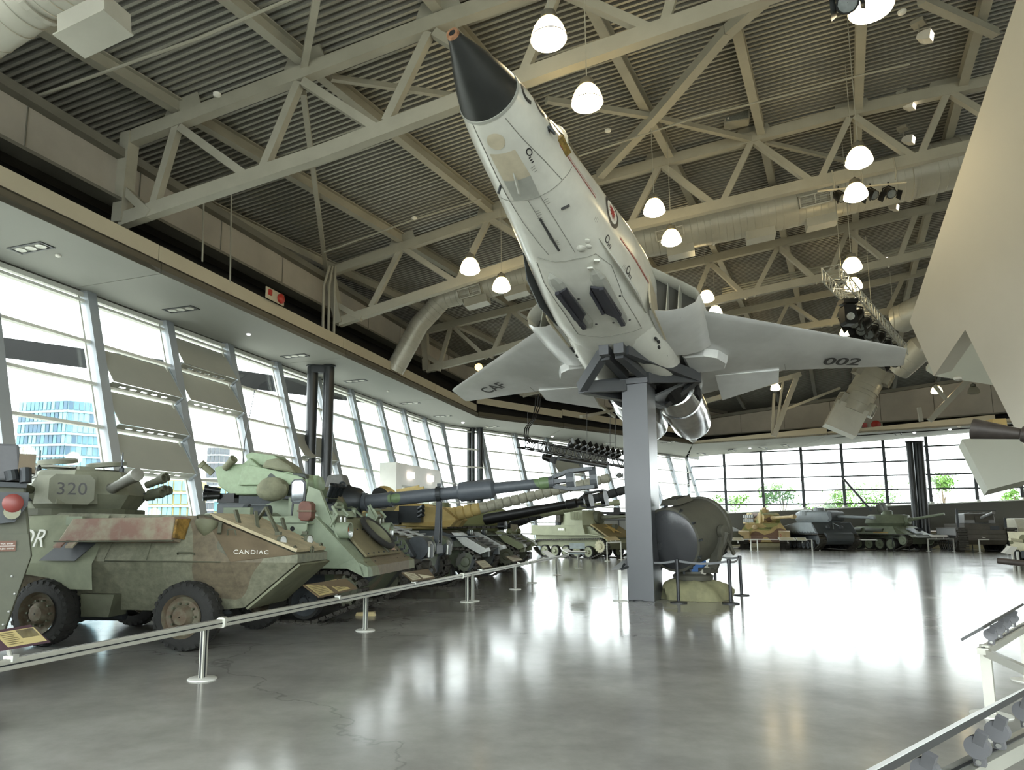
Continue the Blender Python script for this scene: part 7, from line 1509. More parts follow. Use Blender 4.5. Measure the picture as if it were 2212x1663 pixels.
# dark grey tank turned three quarters
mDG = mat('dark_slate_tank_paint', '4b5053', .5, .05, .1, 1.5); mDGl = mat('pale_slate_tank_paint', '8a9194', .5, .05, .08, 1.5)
sh_ = tank_at('medium_tank', 1818, 1190, -90, 'dark grey tank with rounded nose and slim gun pointing right')
basic_tank(sh_, [(-.3, .45), (.0, .75), (-.1, 1.1), (-5.6, 1.1), (-5.6, .45)], 2.9, .5, 5.7, 6, .34, mDG)
MB().lathe([(-.95, .36), (.95, .36)], (-.3, 0, .92), (0, 1, 0), 22).build('nose_casting', mDG, sh_, True)
MB().prism([(x, -1.42, z) for x, z in ((-.35, 1.2), (-1.15, 2.02), (-3.2, 2.05), (-5.7, 1.75), (-5.7, 1.15))], (0, 2.84, 0)).build('hull', mDG, sh_, bevel=.03)
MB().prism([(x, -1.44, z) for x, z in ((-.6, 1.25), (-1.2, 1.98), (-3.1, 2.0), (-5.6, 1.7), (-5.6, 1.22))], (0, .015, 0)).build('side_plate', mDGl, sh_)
sc2 = MB()
for k in range(12): sc2.prism([(-.7 - k * .42, -1.46, 1.24), (-.9 - k * .42, -1.46, 1.36), (-1.1 - k * .42, -1.46, 1.24)], (0, .02, 0))
sc2.build('scalloped_strip', mDG, sh_)
for x, y, z in ((-.7, .45, 1.62), (-.72, -.5, 1.66)): MB().lathe([(0, .16), (.12, .12), (.16, .05)], (x, y, z), (.7, 0, .65), 14).build('bow_mount', mDG, sh_, True)
MB().bar((-.6, -.15, 1.55), (-1.0, .05, 1.98), .05, .05).bar((-.75, .35, 1.75), (-1.05, .05, 1.98), .05, .05).build('gun_crutch', mDGl, sh_)
for i in range(4): MB().lathe([(0, .06), (.1, .05)], (-2.8 - i * .4, -1.1, 2.0), (0, 0, 1), 8).build('roof_fitting', mDGl, sh_)
ts = empty('turret'); ts.parent = sh_; ts.matrix_local = Matrix.Translation((-2.4, 0, 2.03)) @ Matrix.Rotation(radians(28), 4, 'Z')
TS = [(1.1, .75), (1.1, -.75), (.4, -1.0), (-1.2, -.95), (-1.9, -.5), (-1.9, .5), (-1.2, .95), (.4, 1.0)]
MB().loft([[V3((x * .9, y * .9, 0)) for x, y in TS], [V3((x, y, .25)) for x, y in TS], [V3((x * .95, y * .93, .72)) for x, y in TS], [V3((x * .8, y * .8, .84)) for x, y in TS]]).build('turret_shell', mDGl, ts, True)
MB().cbox((1.1, 0, .42), (.4, 1.5, .72), .12).build('mantlet', mDG, ts, bevel=.03); gun(ts, [(0, .12), (.2, .11), (2.4, .08), (2.42, .13), (2.72, .13), (2.74, .07)], (1.25, 0, .42), (1, 0, -.05), mDGl)
MB().lathe([(0, .4), (.22, .38), (.26, .3), (.26, .01)], (-.5, .45, .84), (0, 0, 1), 18, False).build('cupola', mDGl, ts); MB().lathe([(0, .55), (.35, .5), (.4, .3)], (-.9, -.5, .5), (0, 0, 1), 16).build('loader_hatch', mDGl, ts)
# green tank with round open hatches
mT3 = mat('grey_green_tank_paint', '77806a', .55, 0, .12, 1.8); mT3d = mat('dark_green_tank_paint', '4c5244', .55, 0, .12, 1.8)
t34 = tank_at('medium_tank', 2000, 1191, -72, 'grey green tank with two round hatches standing open')
basic_tank(t34, [(-.3, .5), (.0, .9), (-.2, 1.15), (-5.8, 1.1), (-5.8, .5)], 3.0, .5, 5.9, 5, .42, mT3d, mw=mT3, xr0=1.3)
MB().prism([(x, -1.0, z) for x, z in ((.05, .95), (-1.5, 1.72), (-4.4, 1.72), (-5.8, 1.2), (-5.8, .9))], (0, 2.0, 0)).build('hull', mT3, t34, bevel=.02)
for s in (-1, 1):
    MB().hexa([(-.6, s * .98, 1.2), (-5.6, s * .98, 1.2), (-5.6, s * 1.48, 1.2), (-.9, s * 1.48, 1.2), (-1.5, s * .98, 1.72), (-4.5, s * .98, 1.72), (-4.5, s * 1.1, 1.72), (-1.5, s * 1.1, 1.72)]).build('sponson', mT3, t34)
    MB().bar((.0, s * 1.25, 1.17), (-5.8, s * 1.25, 1.17), .52, .03).build('fender', mT3d, t34)
    MB().prism([(.05, s * 1.0, 1.12), (.25, s * 1.0, .98), (.25, s * 1.5, .98), (.05, s * 1.5, 1.12)], (0, 0, .03)).build('front_mudguard', mT3, t34)
    MB().lathe([(0, .2), (1.3, .2), (1.32, .1)], (-5.2, s * 1.25, 1.42), (1, 0, 0), 18).build('fuel_drum', mT3d, t34, True); MB().lathe([(0, .17), (1.4, .17)], (-3.5, s * 1.28, 1.40), (1, 0, 0), 14).build('stowage_roll', mT3d, t34, True)
MB().prism([(-.35, -.35, 1.17), (-.35, .3, 1.17), (-1.1, .3, 1.54), (-1.1, -.35, 1.54)], (.04, 0, .06)).build('driver_hatch', mDGl, t34); MB().bar((.02, -.8, 1.0), (-.2, -.8, 1.1), .2, .1).bar((.02, .8, 1.0), (-.2, .8, 1.1), .2, .1).build('tow_hook', mSteelW, t34)
MB().box((-.9, .62, 1.5), (.5, .35, .18)).build('black_stowage_bag', mGunmetal, t34); MB().box((-2.2, -1.3, 1.26), (1.2, .3, .12)).build('amber_plank', mat('amber_plank', '9b8248', .6, 0, .1), t34)
tt = empty('turret'); tt.parent = t34; tt.matrix_local = Matrix.Translation((-2.6, 0, 1.74)) @ Matrix.Rotation(radians(18), 4, 'Z')
TT = [(1.15, .45), (1.15, -.45), (.6, -.95), (-.6, -1.08), (-1.45, -.75), (-1.6, 0), (-1.45, .75), (-.6, 1.08), (.6, .95)]
MB().loft([[V3((x * .8, y * .82, -.02)) for x, y in TT], [V3((x, y, .22)) for x, y in TT], [V3((x * .9, y * .88, .72)) for x, y in TT], [V3((x * .78, y * .76, .84)) for x, y in TT]]).build('turret_shell', mT3, tt, True)
MB().lathe([(0, .42), (.3, .34), (.32, .2)], (1.0, 0, .42), (1, 0, .12), 18).build('mantlet', mT3, tt, True); gun(tt, [(0, .15), (.35, .13), (.37, .1), (2.3, .085), (2.35, .1)], (1.2, 0, .44), (1, 0, .17), mT3)
MB().lathe([(0, .38), (.3, .36), (.33, .3), (.33, .01)], (-.35, .4, .82), (0, 0, 1), 18, False).build('cupola', mT3, tt)
for y, r_, x in ((-.3, .34, -.3), (.5, .42, -.4)): MB().lathe([(0, r_), (.05, r_), (.07, r_ * .8)], (x - .25, y, 1.05 + r_ * .7), (.9, -.25, .15), 22).build('open_hatch', mT3d, tt, True)
# boxy dark tank at right and pale neighbour
mCt = mat('dark_umber_tank_paint', '514c42', .6, 0, .14, 2.0); mCtL = mat('grey_turret_side', '8b8b8a', .5, 0, .06, 1.5)
ct = tank_at('infantry_tank', 2136, 1193, -112, 'boxy dark brown tank with square grey turret and narrow tracks up its sides')
basic_tank(ct, [(-.3, .5), (.0, .8), (-.1, 1.5), (-6.0, 1.5), (-6.0, .5)], 3.3, .56, 6.0, 7, .3, mCt, zf=1.05)
MB().prism([(x, -1.1, z) for x, z in ((.05, .9), (.0, 1.2), (-.5, 1.3), (-.52, 1.9), (-5.8, 1.9), (-5.8, .9))], (0, 2.2, 0)).build('hull', mCt, ct, bevel=.02)
for s in (-1, 1):
    lk = MB()
    for k in range(9): lk.box((.12 - .0 * k, s * 1.37, .2 + k * .17), (.1, .54, .12))
    tag(lk.build('front_track_run', mTrackM, ct), kind='stuff'); MB().bar((-.2, s * 1.37, 1.62), (-5.8, s * 1.37, 1.62), .6, .05).build('fender', mCt, ct); MB().hexa([(-.4, s * 1.1, 1.1), (-5.6, s * 1.1, 1.1), (-5.6, s * 1.66, 1.1), (-.4, s * 1.66, 1.1), (-.4, s * 1.1, 1.58), (-5.6, s * 1.1, 1.58), (-5.6, s * 1.66, 1.58), (-.4, s * 1.66, 1.58)]).build('side_sponson', mCtL if s < 0 else mCt, ct)
    MB().bar((-1.0, s * 1.35, 1.65), (-1.0, s * 1.35, 2.95 if s < 0 else 2.3), .12, .12, V3((1, 0, 0))).build('upright_post', mGunmetal, ct)
MB().box((-.5, .6, 1.62), (.06, .5, .25)).build('driver_visor', mGunmetal, ct); MB().bar((-1.0, -1.35, 2.8), (-1.0, .9, 2.8), .04, .04).build('cross_rod', mGunmetal, ct)
MB().hexa([(-1.3, -.9, 1.92), (-1.3, .9, 1.92), (-3.6, .9, 1.92), (-3.6, -.9, 1.92), (-1.4, -.86, 2.62), (-1.4, .86, 2.62), (-3.5, .86, 2.62), (-3.5, -.86, 2.62)]).build('turret_shell', mCtL, ct, bevel=.05); MB().cbox((-1.28, .1, 2.2), (.2, .75, .45), .06).build('mantlet', mCt, ct)
MB().box((-1.345, 0, 2.28), (.02, 1.66, .58)).build('turret_front', mCt, ct); gun(ct, [(0, .11), (1.3, .09), (1.35, .11)], (-1.25, .1, 2.3), (1, .32, .28), mCtL)
for y in (-.4, .5): MB().lathe([(0, .25), (.05, .25), (.06, .01)], (-2.2, y, 2.62), (0, 0, 1), 16, False).build('hatch', mGunmetal, ct)
tag(MB().box((0, 0, 1.5), (.55, .35, 2.9), Matrix.Translation(onz(2172, 1181)) @ Matrix.Rotation(.2, 4, 'Z')).build('white_pillar', mWhite), 'white square pillar behind the boxy dark tank', 'pillar')
pv = tank_at('armored_vehicle', 2252, 1193, -120, 'pale cream armoured vehicle cut by the right edge, beyond the boxy tank'); mPv = mat('pale_cream_vehicle_paint', 'cfcab2', .6, 0, .06, 2.0); pv['category'] = 'vehicle'
MB().prism([(x, -1.2, z) for x, z in ((.6, 1.0), (.2, 1.6), (-1.0, 2.25), (-4, 2.3), (-4, .9), (.2, .7))], (0, 2.4, 0)).build('hull', mPv, pv, bevel=.05)
for s in (-1, 1):
    for x in (-.4, -2.8): tyre(pv, (x, s * 1.1, .5), .5, .35, s)
gv = empty('field_gun', onz(2236, 1222), radians(200), 'cream camouflaged gun carriage at the right edge in front of the boxy tank', 'gun'); mCr = camo('cream_and_olive_camouflage', ['d8d3b6', 'd8d3b6', '77765a'], 1.4, .6, .1, 3.3, [0, .5, .6])
MB().cbox((0, 0, .9), (.9, .7, .6), .15).build('gun_cradle', mCr, gv); MB().box((0, 0, .5), (.7, .6, .35)).build('carriage', mGunmetal, gv); tyre(gv, (0, .5, .42), .42, .25, 1); tyre(gv, (0, -.5, .42), .42, .25, -1); MB().prism([(.5, -.6, .7), (.65, -.6, 1.5), (.6, -.6, 1.5), (.45, -.6, .7)], (0, 1.2, 0)).build('gun_shield', mCr, gv); MB().lathe([(0, .08), (1.2, .06)], (.3, 0, 1.05), (1, 0, .1), 12).build('barrel', mCr, gv)
# low dark hull just right of the searchlight
ls = tank_at('light_tank', 1592, 1186, -70, 'low dark green pointed tank nose between searchlight and sand tank')
MB().prism([(x, -1.2, z) for x, z in ((.3, .9), (-.2, 1.35), (-1.2, 1.7), (-4.5, 1.7), (-4.5, .4), (-.6, .3))], (0, 2.0, 0)).build('hull', mOlD, ls, bevel=.06); MB().lathe([(0, .8), (.4, .7), (.5, .4)], (-2.4, 0, 1.7), (0, 0, 1), 18).build('turret_shell', mOlD, ls, True)
for s in (-1, 1): track(ls, outline(-.4, -4, .6, .6, .3, .3, -.9, -3.6), s * 1.2 - .2, .35); MB().box((-2, s * 1.2 - .2, 1.05), (3.6, .4, .05)).build('fender', mOlD, ls)
# ------------------------------------------------------------------ searchlight beside the pylon
mSL = mat('dark_olive_searchlight_paint', '55544a', .5, .1, .12, 2.5, bump=.06, bscale=20)
SP0 = onz(1499, 1293); sl = empty('searchlight', SP0, 0, 'large dark olive drum searchlight tilted on its fork beside the pylon', 'searchlight')
rc = onY(1522, 1138, 17.6) - SP0; fc = onY(1449, 1166, 16.75) - SP0; ax = (fc - rc); Ld = ax.length; ax.normalize()
MB().lathe([(-.06, .55), (0, .74), (.02, .78), (.12, .79), (.13, .745), (Ld - .1, .74), (Ld - .09, .78), (Ld, .78), (Ld, .72)], rc, ax, 44, False).build('drum', mSL, sl, True)
MB().lathe([(-.14, .01), (-.12, .3), (-.06, .56)], rc, ax, 36, False).build('back_cover', mSL, sl, True)
MB().lathe([(Ld - .005, .72), (Ld + .02, .68), (Ld + .08, .4), (Ld + .1, .003)], rc, ax, 40, False).build('front_glass', mat('dark_searchlight_glass', '47484a', .25, .1, .06, 1.0), sl, True)
u_, v_ = MB().frame(ax); clip = MB()
for k in range(12): a = 2 * pi * k / 12; q_ = rc + ax * Ld + (u_ * cos(a) + v_ * sin(a)) * .79; clip.bar(q_ - ax * .1, q_ + ax * .03, .03, .05).bar(q_, q_ + (u_ * cos(a) + v_ * sin(a)) * .07, .02, .02)
clip.build('rim_clip', mGunmetal, sl)
up_ = (V3((0, 0, 1)) - ax * ax.z).normalized(); sd_ = ax.cross(up_)
vt = MB(); c_ = rc + ax * (Ld * .55) + up_ * .76 + sd_ * .18; vt.hexa([c_ - ax * .35 - sd_ * .3, c_ + ax * .3 - sd_ * .3, c_ + ax * .3 + sd_ * .22, c_ - ax * .35 + sd_ * .22, c_ - ax * .3 - sd_ * .24 + up_ * .14, c_ + ax * .25 - sd_ * .24 + up_ * .14, c_ + ax * .25 + sd_ * .16 + up_ * .14, c_ - ax * .3 + sd_ * .16 + up_ * .14]); vh = vt.build('vent_housing', mSL, sl)
vg = MB()
for k in range(14): q_ = c_ - ax * (.3 - k * .042) + sd_ * .235 * (-1 if sd_.x > 0 else 1) * -1 + up_ * .07; vg.bar(q_, q_ + up_ * .09, .015, .02)
vg.build('vent_louver', mGunmetal, vh)
tr = rc + ax * (Ld * .35); out = sd_ if sd_.x > 0 else -sd_
MB().lathe([(0, .16), (.1, .16), (.12, .1)], tr + out * .76, out, 18).build('trunnion', mSL, sl, True)
hub_b = V3((0, 0, .62))
fk = MB(); fk.bar(tr + out * .86, V3((out.x * .55, out.y * .55, .75)), .24, .08, ax); fk.bar(tr - out * .84, V3((-out.x * .55, -out.y * .55, .75)), .24, .08, ax); fk.bar(V3((-out.x * .6, -out.y * .6, .7)), V3((out.x * .6, out.y * .6, .7)), .28, .12); fk.build('fork_arm', mSL, sl)
for k in (-1, 1): MB().bar(tr + out * .84 + ax * .02, tr + out * .80 - up_ * .62 + ax * (.02 + k * .34), .09, .05, out).build('arm_strut', mSL, sl)
MB().lathe([(0, .46), (.1, .48), (.16, .40), (.2, .40)], (0, 0, .46), (0, 0, 1), 30).build('turntable', mSL, sl, True); MB().lathe([(0, .62), (.04, .62)], (0, 0, 0), (0, 0, 1), 24).tube((0, 0, 0), (0, 0, .5), .3, n=20).build('pedestal', mSL, sl, True)
mBlue = mat('blue_notice_board', '3f6fae', .5, 0, .06, 2.0); b0 = onY(1508, 1222, 17.0) - SP0
MB().box((0, 0, 0), (.42, .03, .36), Matrix.Translation(b0) @ Matrix.Rotation(.15, 4, 'Z') @ Matrix.Rotation(-.1, 4, 'Y')).build('blue_board', mBlue, sl); MB().bar(onY(1506, 1250, 16.9) - SP0, onY(1532, 1222, 16.9) - SP0, .05, .13).build('grey_link', mSteel, sl)
MB().path([onY(1478, 1240, 16.8) - SP0, onY(1476, 1225, 16.8) - SP0, onY(1470, 1212, 16.8) - SP0], .03, 6).path([rc + out * .5 - up_ * .6, V3((.3, .2, .7))], .04, 6).build('cable_hose', mGunmetal, sl, True)
tp_ = []; rn = random.Random(3)
for j in range(8):
    f = j / 7; R = lerp(.90, .42, f ** 1.6); z = .0 + .46 * (1 - (1 - f) ** 1.7)
    tp_.append([V3((R * (1.0 + .14 * sin(3 * a + j * .8) + .06 * sin(9 * a + j * .7)) * cos(a), R * .8 * (1 + .1 * sin(4 * a + j * .5)) * sin(a), z + (.03 * sin(6 * a + j) if j else 0))) for a in [2 * pi * i / 44 for i in range(44)]])
tag(MB().loft(tp_, False).build('canvas_tarp', mat('crumpled_olive_tarp', '8a8868', .85, 0, .14, 3.0, bump=.4, bscale=6), None, True), 'crumpled olive canvas tarp heaped round the searchlight foot', 'tarp'); bpy.data.objects['canvas_tarp'].location = SP0 + V3((-.0, -.0, 0.004))
# belt stanchions round the pylon
def stanchion(px, py, lab):
    P = onz(px, py); r = empty('stanchion', P, 0, lab, 'stanchion', 'black belt stanchions round the pylon'); MB().lathe([(0, .19), (.025, .19), (.04, .05)], (0, 0, 0), (0, 0, 1), 26).build('base', mBlkM, r, True)
    MB().lathe([(.03, .038), (.93, .038)], (0, 0, 0), (0, 0, 1), 16).build('post', mBlkM, r, True); MB().lathe([(.90, .048), (.99, .048), (1.0, .03)], (0, 0, 0), (0, 0, 1), 16).build('belt_head', mBlkM, r, True); return P + V3((0, 0, .95))
S_ = [stanchion(*q) for q in ((1381, 1297, 'black belt stanchion before the left edge of the pylon'), (1466, 1302, 'black belt stanchion in front of the tarp heap'), (1579, 1304, 'black belt stanchion right of the tarp heap, nearer one'), (1602, 1286, 'black belt stanchion at the far right corner of the enclosure'))]
Pb = onz(1500, 1262); S_.append(Pb + V3((0, 0, .95)))
stanchion(1546, 1270, 'black belt stanchion half hidden behind the searchlight'); S_[4] = onz(1546, 1270) + V3((0, 0, .95))
mBelt = mat('grey_webbing_belt', '6b6e70', .6, 0, .05)
for i, lab in enumerate(('from pylon to tarp', 'across the tarp front', 'round the right corner', 'along the back')):
    p, q_ = S_[i], S_[i + 1]; d = (q_ - p); mbb = MB(); n = 10
    mbb.loft([[p + d * t + V3((0, 0, -.06 * sin(pi * t) + z)) + V3((d.y, -d.x, 0)).normalized() * w_ for z, w_ in ((-.025, -.003), (-.025, .003), (.025, .003), (.025, -.003))] for t in [.04 + .92 * k / n for k in range(n + 1)]]); tag(mbb.build('barrier_belt', mBelt), 'grey retractable belt ' + lab + ' between black stanchions', 'belt', 'barrier belts')
# ------------------------------------------------------------------ long barrier rail before the left row, with posts and angled sign panels
RB, RZ = -5.55, .665
posts = [(437, 1467, 1), (789, 1362, 1), (1009, 1300, 1), (1021, 1298, 1), (1113, 1273, 1), (1150, 1259, 1), (1203, 1242, 1), (1250, 1227, 1)]
mRail = mat('grey_aluminium_rail', 'bdbdb2', .4, .3, .03, 2.0)
lat = ['nearest, left of the front wheel foot', 'second, before the green carrier', 'third, left of a close pair', 'fourth, right of a close pair', 'fifth along the rail', 'sixth along the rail', 'seventh along the rail', 'last, at the far end of the rail']
for k, (px, py, _) in enumerate(posts):
    P = onz(px, py); r = empty('rail_post', P, atan2(V.y, V.x), 'pale metal barrier post, ' + lat[k], 'post', 'posts of the left barrier rail')
    MB().box((0, 0, .31), (.055, .085, .62)).build('post_tube', mRail, r, bevel=.006); MB().box((.029, 0, .31), (.006, .018, .6)).box((0, -.0435, .31), (.018, .006, .6)).build('post_groove', mGunmetal, r); MB().lathe([(0, .165), (.012, .165), (.02, .15), (.022, .04)], (0, 0, 0), (0, 0, 1), 30).build('base_disc', mAluL, r, True)
rj = [2.2, 6.95, 15.2, 21.0, 27.4]
for k in range(len(rj) - 1):
    a0r, a1r = rj[k] + .02, rj[k + 1] - .02; r = empty('barrier_rail', W(a0r, RB, RZ), 0, 'long pale grey barrier rail section, %s' % ['nearest at left edge', 'before the green carrier', 'before the howitzer', 'farthest, by the two tanks'][k], 'rail', 'sections of the left barrier rail')
    D = U * (a1r - a0r); MB().bar(V3((0, 0, -.045)), D + V3((0, 0, -.045)), .07, .09).build('rail_bar', mRail, r, bevel=.008); MB().bar(V * .036 + V3((0, 0, -.045)), D + V * .036 + V3((0, 0, -.045)), .006, .012).build('rail_groove', mGunmetal, r); MB().bar(V3((0, 0, -.002)), D + V3((0, 0, -.002)), .012, .006).build('top_groove', mGunmetal, r)
for a in (6.95, 15.2, 21.0): tag(MB().cbox((0, 0, 0), (.1, .1, .12), .02, Matrix.Translation(W(a, RB, RZ - .04))).build('rail_joint', mRail), 'pale metal joint clamp on the barrier rail', 'clamp', 'joint clamps of the barrier rail')
mPaper = mat('cream_sign_paper', 'd6c48c', .5, 0, .05, 1.0); mPaper2 = mat('pale_sign_paper', 'd9d3b8', .5, 0, .05, 1.0); mPur = mat('plum_sign_board', '5d4550', .5, 0, .06, 1.0); mGrB = mat('brown_sign_board', '6b5b45', .5, 0, .06, 1.0); mPrint = mat('grey_sign_print', '8d8265', .6, 0, .1); mPhoto = mat('dark_sign_photograph', '4f4a48', .4, 0, .4, 9.0, col2='9a948c')
def signpanel(c4, lab, board, blocks, clampP=None, grp=None, name='information_sign'):
    o = c4[0].copy(); r = empty(name, o, 0, lab, 'sign', grp); Q = [p - o for p in c4]; n = (Q[1] - Q[0]).cross(Q[3] - Q[0]).normalized(); n = n if n.z > 0 else -n
    MB().prism([q + n * -.02 for q in Q], n * .02).build('board', board, r)
    S = lambda s, t, h: Q[0] + (Q[1] - Q[0]) * s + (Q[3] - Q[0]) * t + n * h
    for nm, s0, s1, t0, t1, m in blocks: MB().prism([S(s0, t0, .0005), S(s1, t0, .0005), S(s1, t1, .0005), S(s0, t1, .0005)], n * .0012).build(nm, m, r)
    if clampP:
        cp = clampP - o; md = S(.5, .25, -.02); k = MB(); k.tube(md, cp, .018, n=8).box(tuple(cp), (.08, .08, .05)); k.build('clamp', mAlu, r)
    return r
def tl(n, s0, s1, t0, t1, m): return [('text_line', s0, s1 - (.03 if i % 3 == 2 else 0), t1 - (i + .75) * (t1 - t0) / n, t1 - (i + .25) * (t1 - t0) / n, m) for i in range(n)]
def railsign(px4, z0, z1, lab, board, blocks, ck):
    c4 = [onz(*px4[0], z0), onz(*px4[1], z0), onz(*px4[2], z1), onz(*px4[3], z1)]; m_ = (c4[0] + c4[1]) / 2
    return signpanel(c4, lab, board, blocks, W(m_.dot(U), RB, RZ), 'angled sign panels on the left rail')
railsign([(-62, 1418), (110, 1387), (66, 1349), (-105, 1378)], .74, .90, 'plum sign panel with cream text block at the bottom left', mPur, [('text_block', .46, .97, .12, .93, mPaper), ('photo_print', .72, .95, .45, .9, mPhoto)] + tl(7, .5, .68, .2, .88, mPrint) + tl(4, .05, .4, .3, .8, mPrint), 0)
railsign([(690, 1289), (772, 1270), (747, 1249), (655, 1263)], .74, .88, 'tan sign panel on the rail before the green carrier', mGrB, [('text_block', .03, .38, .06, .95, mPaper), ('text_block', .5, .82, .06, .95, mPaper), ('small_tag', .84, .97, .2, .92, mPaper2), ('photo_print', .87, .94, .4, .7, mPhoto)] + tl(6, .06, .34, .15, .85, mPrint) + tl(6, .53, .78, .15, .85, mPrint), 0)
railsign([(892, 1255), (940, 1247), (925, 1229), (868, 1236)], .74, .88, 'cream sign panel on the rail before the howitzer', mGrB, [('text_block', .03, .4, .08, .94, mPaper2), ('text_block', .5, .97, .08, .94, mPaper2), ('photo_print', .78, .93, .4, .85, mPhoto)] + tl(5, .06, .36, .15, .85, mPrint), 0)
railsign([(1043, 1227), (1064, 1224), (1046, 1209), (1027, 1212)], .74, .88, 'narrow sign panel on the rail before the sand turret tank', mGrB, [('text_block', .05, .95, .06, .95, mPaper2)] + tl(6, .1, .9, .15, .9, mPrint), 0)
railsign([(1108, 1213), (1130, 1209), (1114, 1199), (1092, 1202)], .74, .86, 'pale sign panel on the rail, third from the far end', mGrB, [('text_block', .05, .95, .06, .95, mPaper2)] + tl(5, .1, .9, .2, .9, mPrint), 0)
railsign([(1186, 1203), (1199, 1200), (1182, 1188), (1170, 1191)], .74, .88, 'white sign panel on the rail before the olive tank', mAluL, [('text_block', .05, .95, .06, .95, mWhite)], 0)
railsign([(1229, 1195), (1240, 1192), (1224, 1184), (1212, 1186)], .74, .84, 'small white sign panel on the rail, near its far end', mAluL, [('text_block', .05, .95, .06, .95, mWhite)], 0)
bs = onz(1247, 1192, .9); wb = empty('information_board', bs, 0, 'white information board on the far end of the rail', 'sign'); Mb = frameM(V3((1, -.25, 0)), V3((0, .1, 1)), (0, 0, 0))
MB().cbox((0, 0, .1), (.62, .03, .46), .02, Mb.to_3x3().to_4x4() @ Matrix.Rotation(0, 4, 'X')).build('board', mWhite, wb); MB().box((.0, -.02, .2), (.5, .012, .18)).box((.0, -.02, -.02), (.5, .012, .12)).build('text_block', mat('grey_blue_print', 'b5c2c4', .5, 0, .1, 8.0), wb); MB().tube((0, 0, -.25), (0, 0, -.1), .02, n=8).build('clamp', mAlu, wb)
# free-standing sign frames
def signframe(pl, pr, zt, lab, panel=None, w_=.05, m=None, tilt=None):
    P, Q = onz(*pl), onz(*pr); r = empty('information_stand', P, 0, lab, 'sign', 'free standing sign frames'); D = Q - P; m = m or mAluL
    for q_ in (V3((0, 0, 0)), D): MB().bar(q_, q_ + V3((0, 0, zt)), w_, w_, V3((1, 0, 0))).build('leg', m, r); MB().lathe([(0, .14), (.012, .14), (.02, .03)], q_, (0, 0, 1), 18).build('foot', m, r)
    MB().bar(V3((0, 0, zt)) - D.normalized() * w_ / 2, D + V3((0, 0, zt)) + D.normalized() * w_ / 2, w_, w_).build('top_bar', m, r)
    if panel:
        s0, s1, pm = panel; nn = V3((D.y, -D.x, 0)).normalized(); nn = nn if nn.y < 0 else -nn; a, b = D * s0 + V3((0, 0, zt + .1)), D * s1 + V3((0, 0, zt + .1)); up2 = nn * -.22 + V3((0, 0, .16))
        MB().prism([a, b, b + up2, a + up2], (0, 0, .02)).build('panel', pm, r)
        for t in (.3, .7): MB().bar(lerp(a, b, t) - V3((0, 0, .1)), lerp(a, b, t) + up2 * .4, .04, .04, V3((1, 0, 0))).build('panel_bracket', mAlu, r)
    return r
signframe((1312, 1212), (1342, 1209), .92, 'white sign frame with yellow panel before the star tank', (.05, .95, mPaper))
signframe((1623, 1190), (1637, 1190), .78, 'pale sign post pair before the sand tank, leftmost', None, .06)
fr = empty('barrier_rail', onz(1562, 1186), 0, 'long thin cream barrier rail before the far tanks', 'rail'); o_ = fr.location
for px in (1562, 1755, 1771, 1916): q_ = onz(px, 1189 if px > 1600 else 1186) - o_; MB().bar(q_, q_ + V3((0, 0, .75)), .07, .07, V3((1, 0, 0))).build('post', mAluL, fr)
MB().bar(V3((0, 0, .75)), onz(1917, 1189) - o_ + V3((0, 0, .75)), .07, .07).build('rail_bar', mAluL, fr)
for px0, px1, lab in ((1582, 1607, 'far white sign panel left of the sand tank'), (1684, 1720, 'far white sign panel under the red numeral'), (1722, 1744, 'far white sign panel right of the sand tank'), (1816, 1850, 'far white sign panel under the dark grey tank')):
    Yf = onz((px0 + px1) / 2, 1189).y; a, b = onY(px0, 1167, Yf), onY(px1, 1167, Yf); c, d = onY(px1 - 4, 1161, Yf + .3), onY(px0 - 4, 1161, Yf + .3); signpanel([a, b, c, d], lab, mWhite, [('text_block', .1, .9, .1, .9, mPaper2)], (a + b) / 2 - V3((0, 0, .18)), 'sign panels of the far rail')
signframe((2006, 1191), (2062, 1191), .85, 'white sign frame before the green tank', (.15, .85, mWhite), .07); signframe((2117, 1193), (2176, 1193), .85, 'white sign frame before the boxy dark tank', (.15, .85, mWhite), .07)
for pa, pb_, lab in (((1965, 1189), (1930, 1191), 'thin grey barrier frame before the green tank wheels'), ((2050, 1191), (2102, 1192), 'thin grey barrier frame left of the boxy tank')): signframe(pa, pb_, 1.0, lab, None, .045, mGunmetal)
s_ = onz(1340, 1298); sgn = empty('information_stand', s_, 0, 'tilted grey sign panel on a white leg left of the pylon', 'sign'); 
MB().box((0, 0, .36), (.07, .07, .72)).build('leg', mAluL, sgn, bevel=.008); MB().lathe([(0, .17), (.014, .17), (.02, .05)], (0, 0, 0), (0, 0, 1), 26).build('base_disc', mAluL, sgn, True); MB().bar((0, 0, .72), (.28, .1, .80), .05, .05).build('bracket_arm', mGunmetal, sgn)
a, b = onY(1321, 1229, 16.6) - s_, onY(1372, 1224, 17.0) - s_; c, d = onY(1376, 1208, 17.2) - s_, onY(1344, 1211, 17.0) - s_; MB().prism([a, b, c, d], (0, 0, -.025)).build('panel', mat('grey_sign_back', '8f9190', .5, 0, .04), sgn); MB().tube(V3((0, 0, .7)), (a + c) / 2, .03, n=8).build('pivot', mGunmetal, sgn)
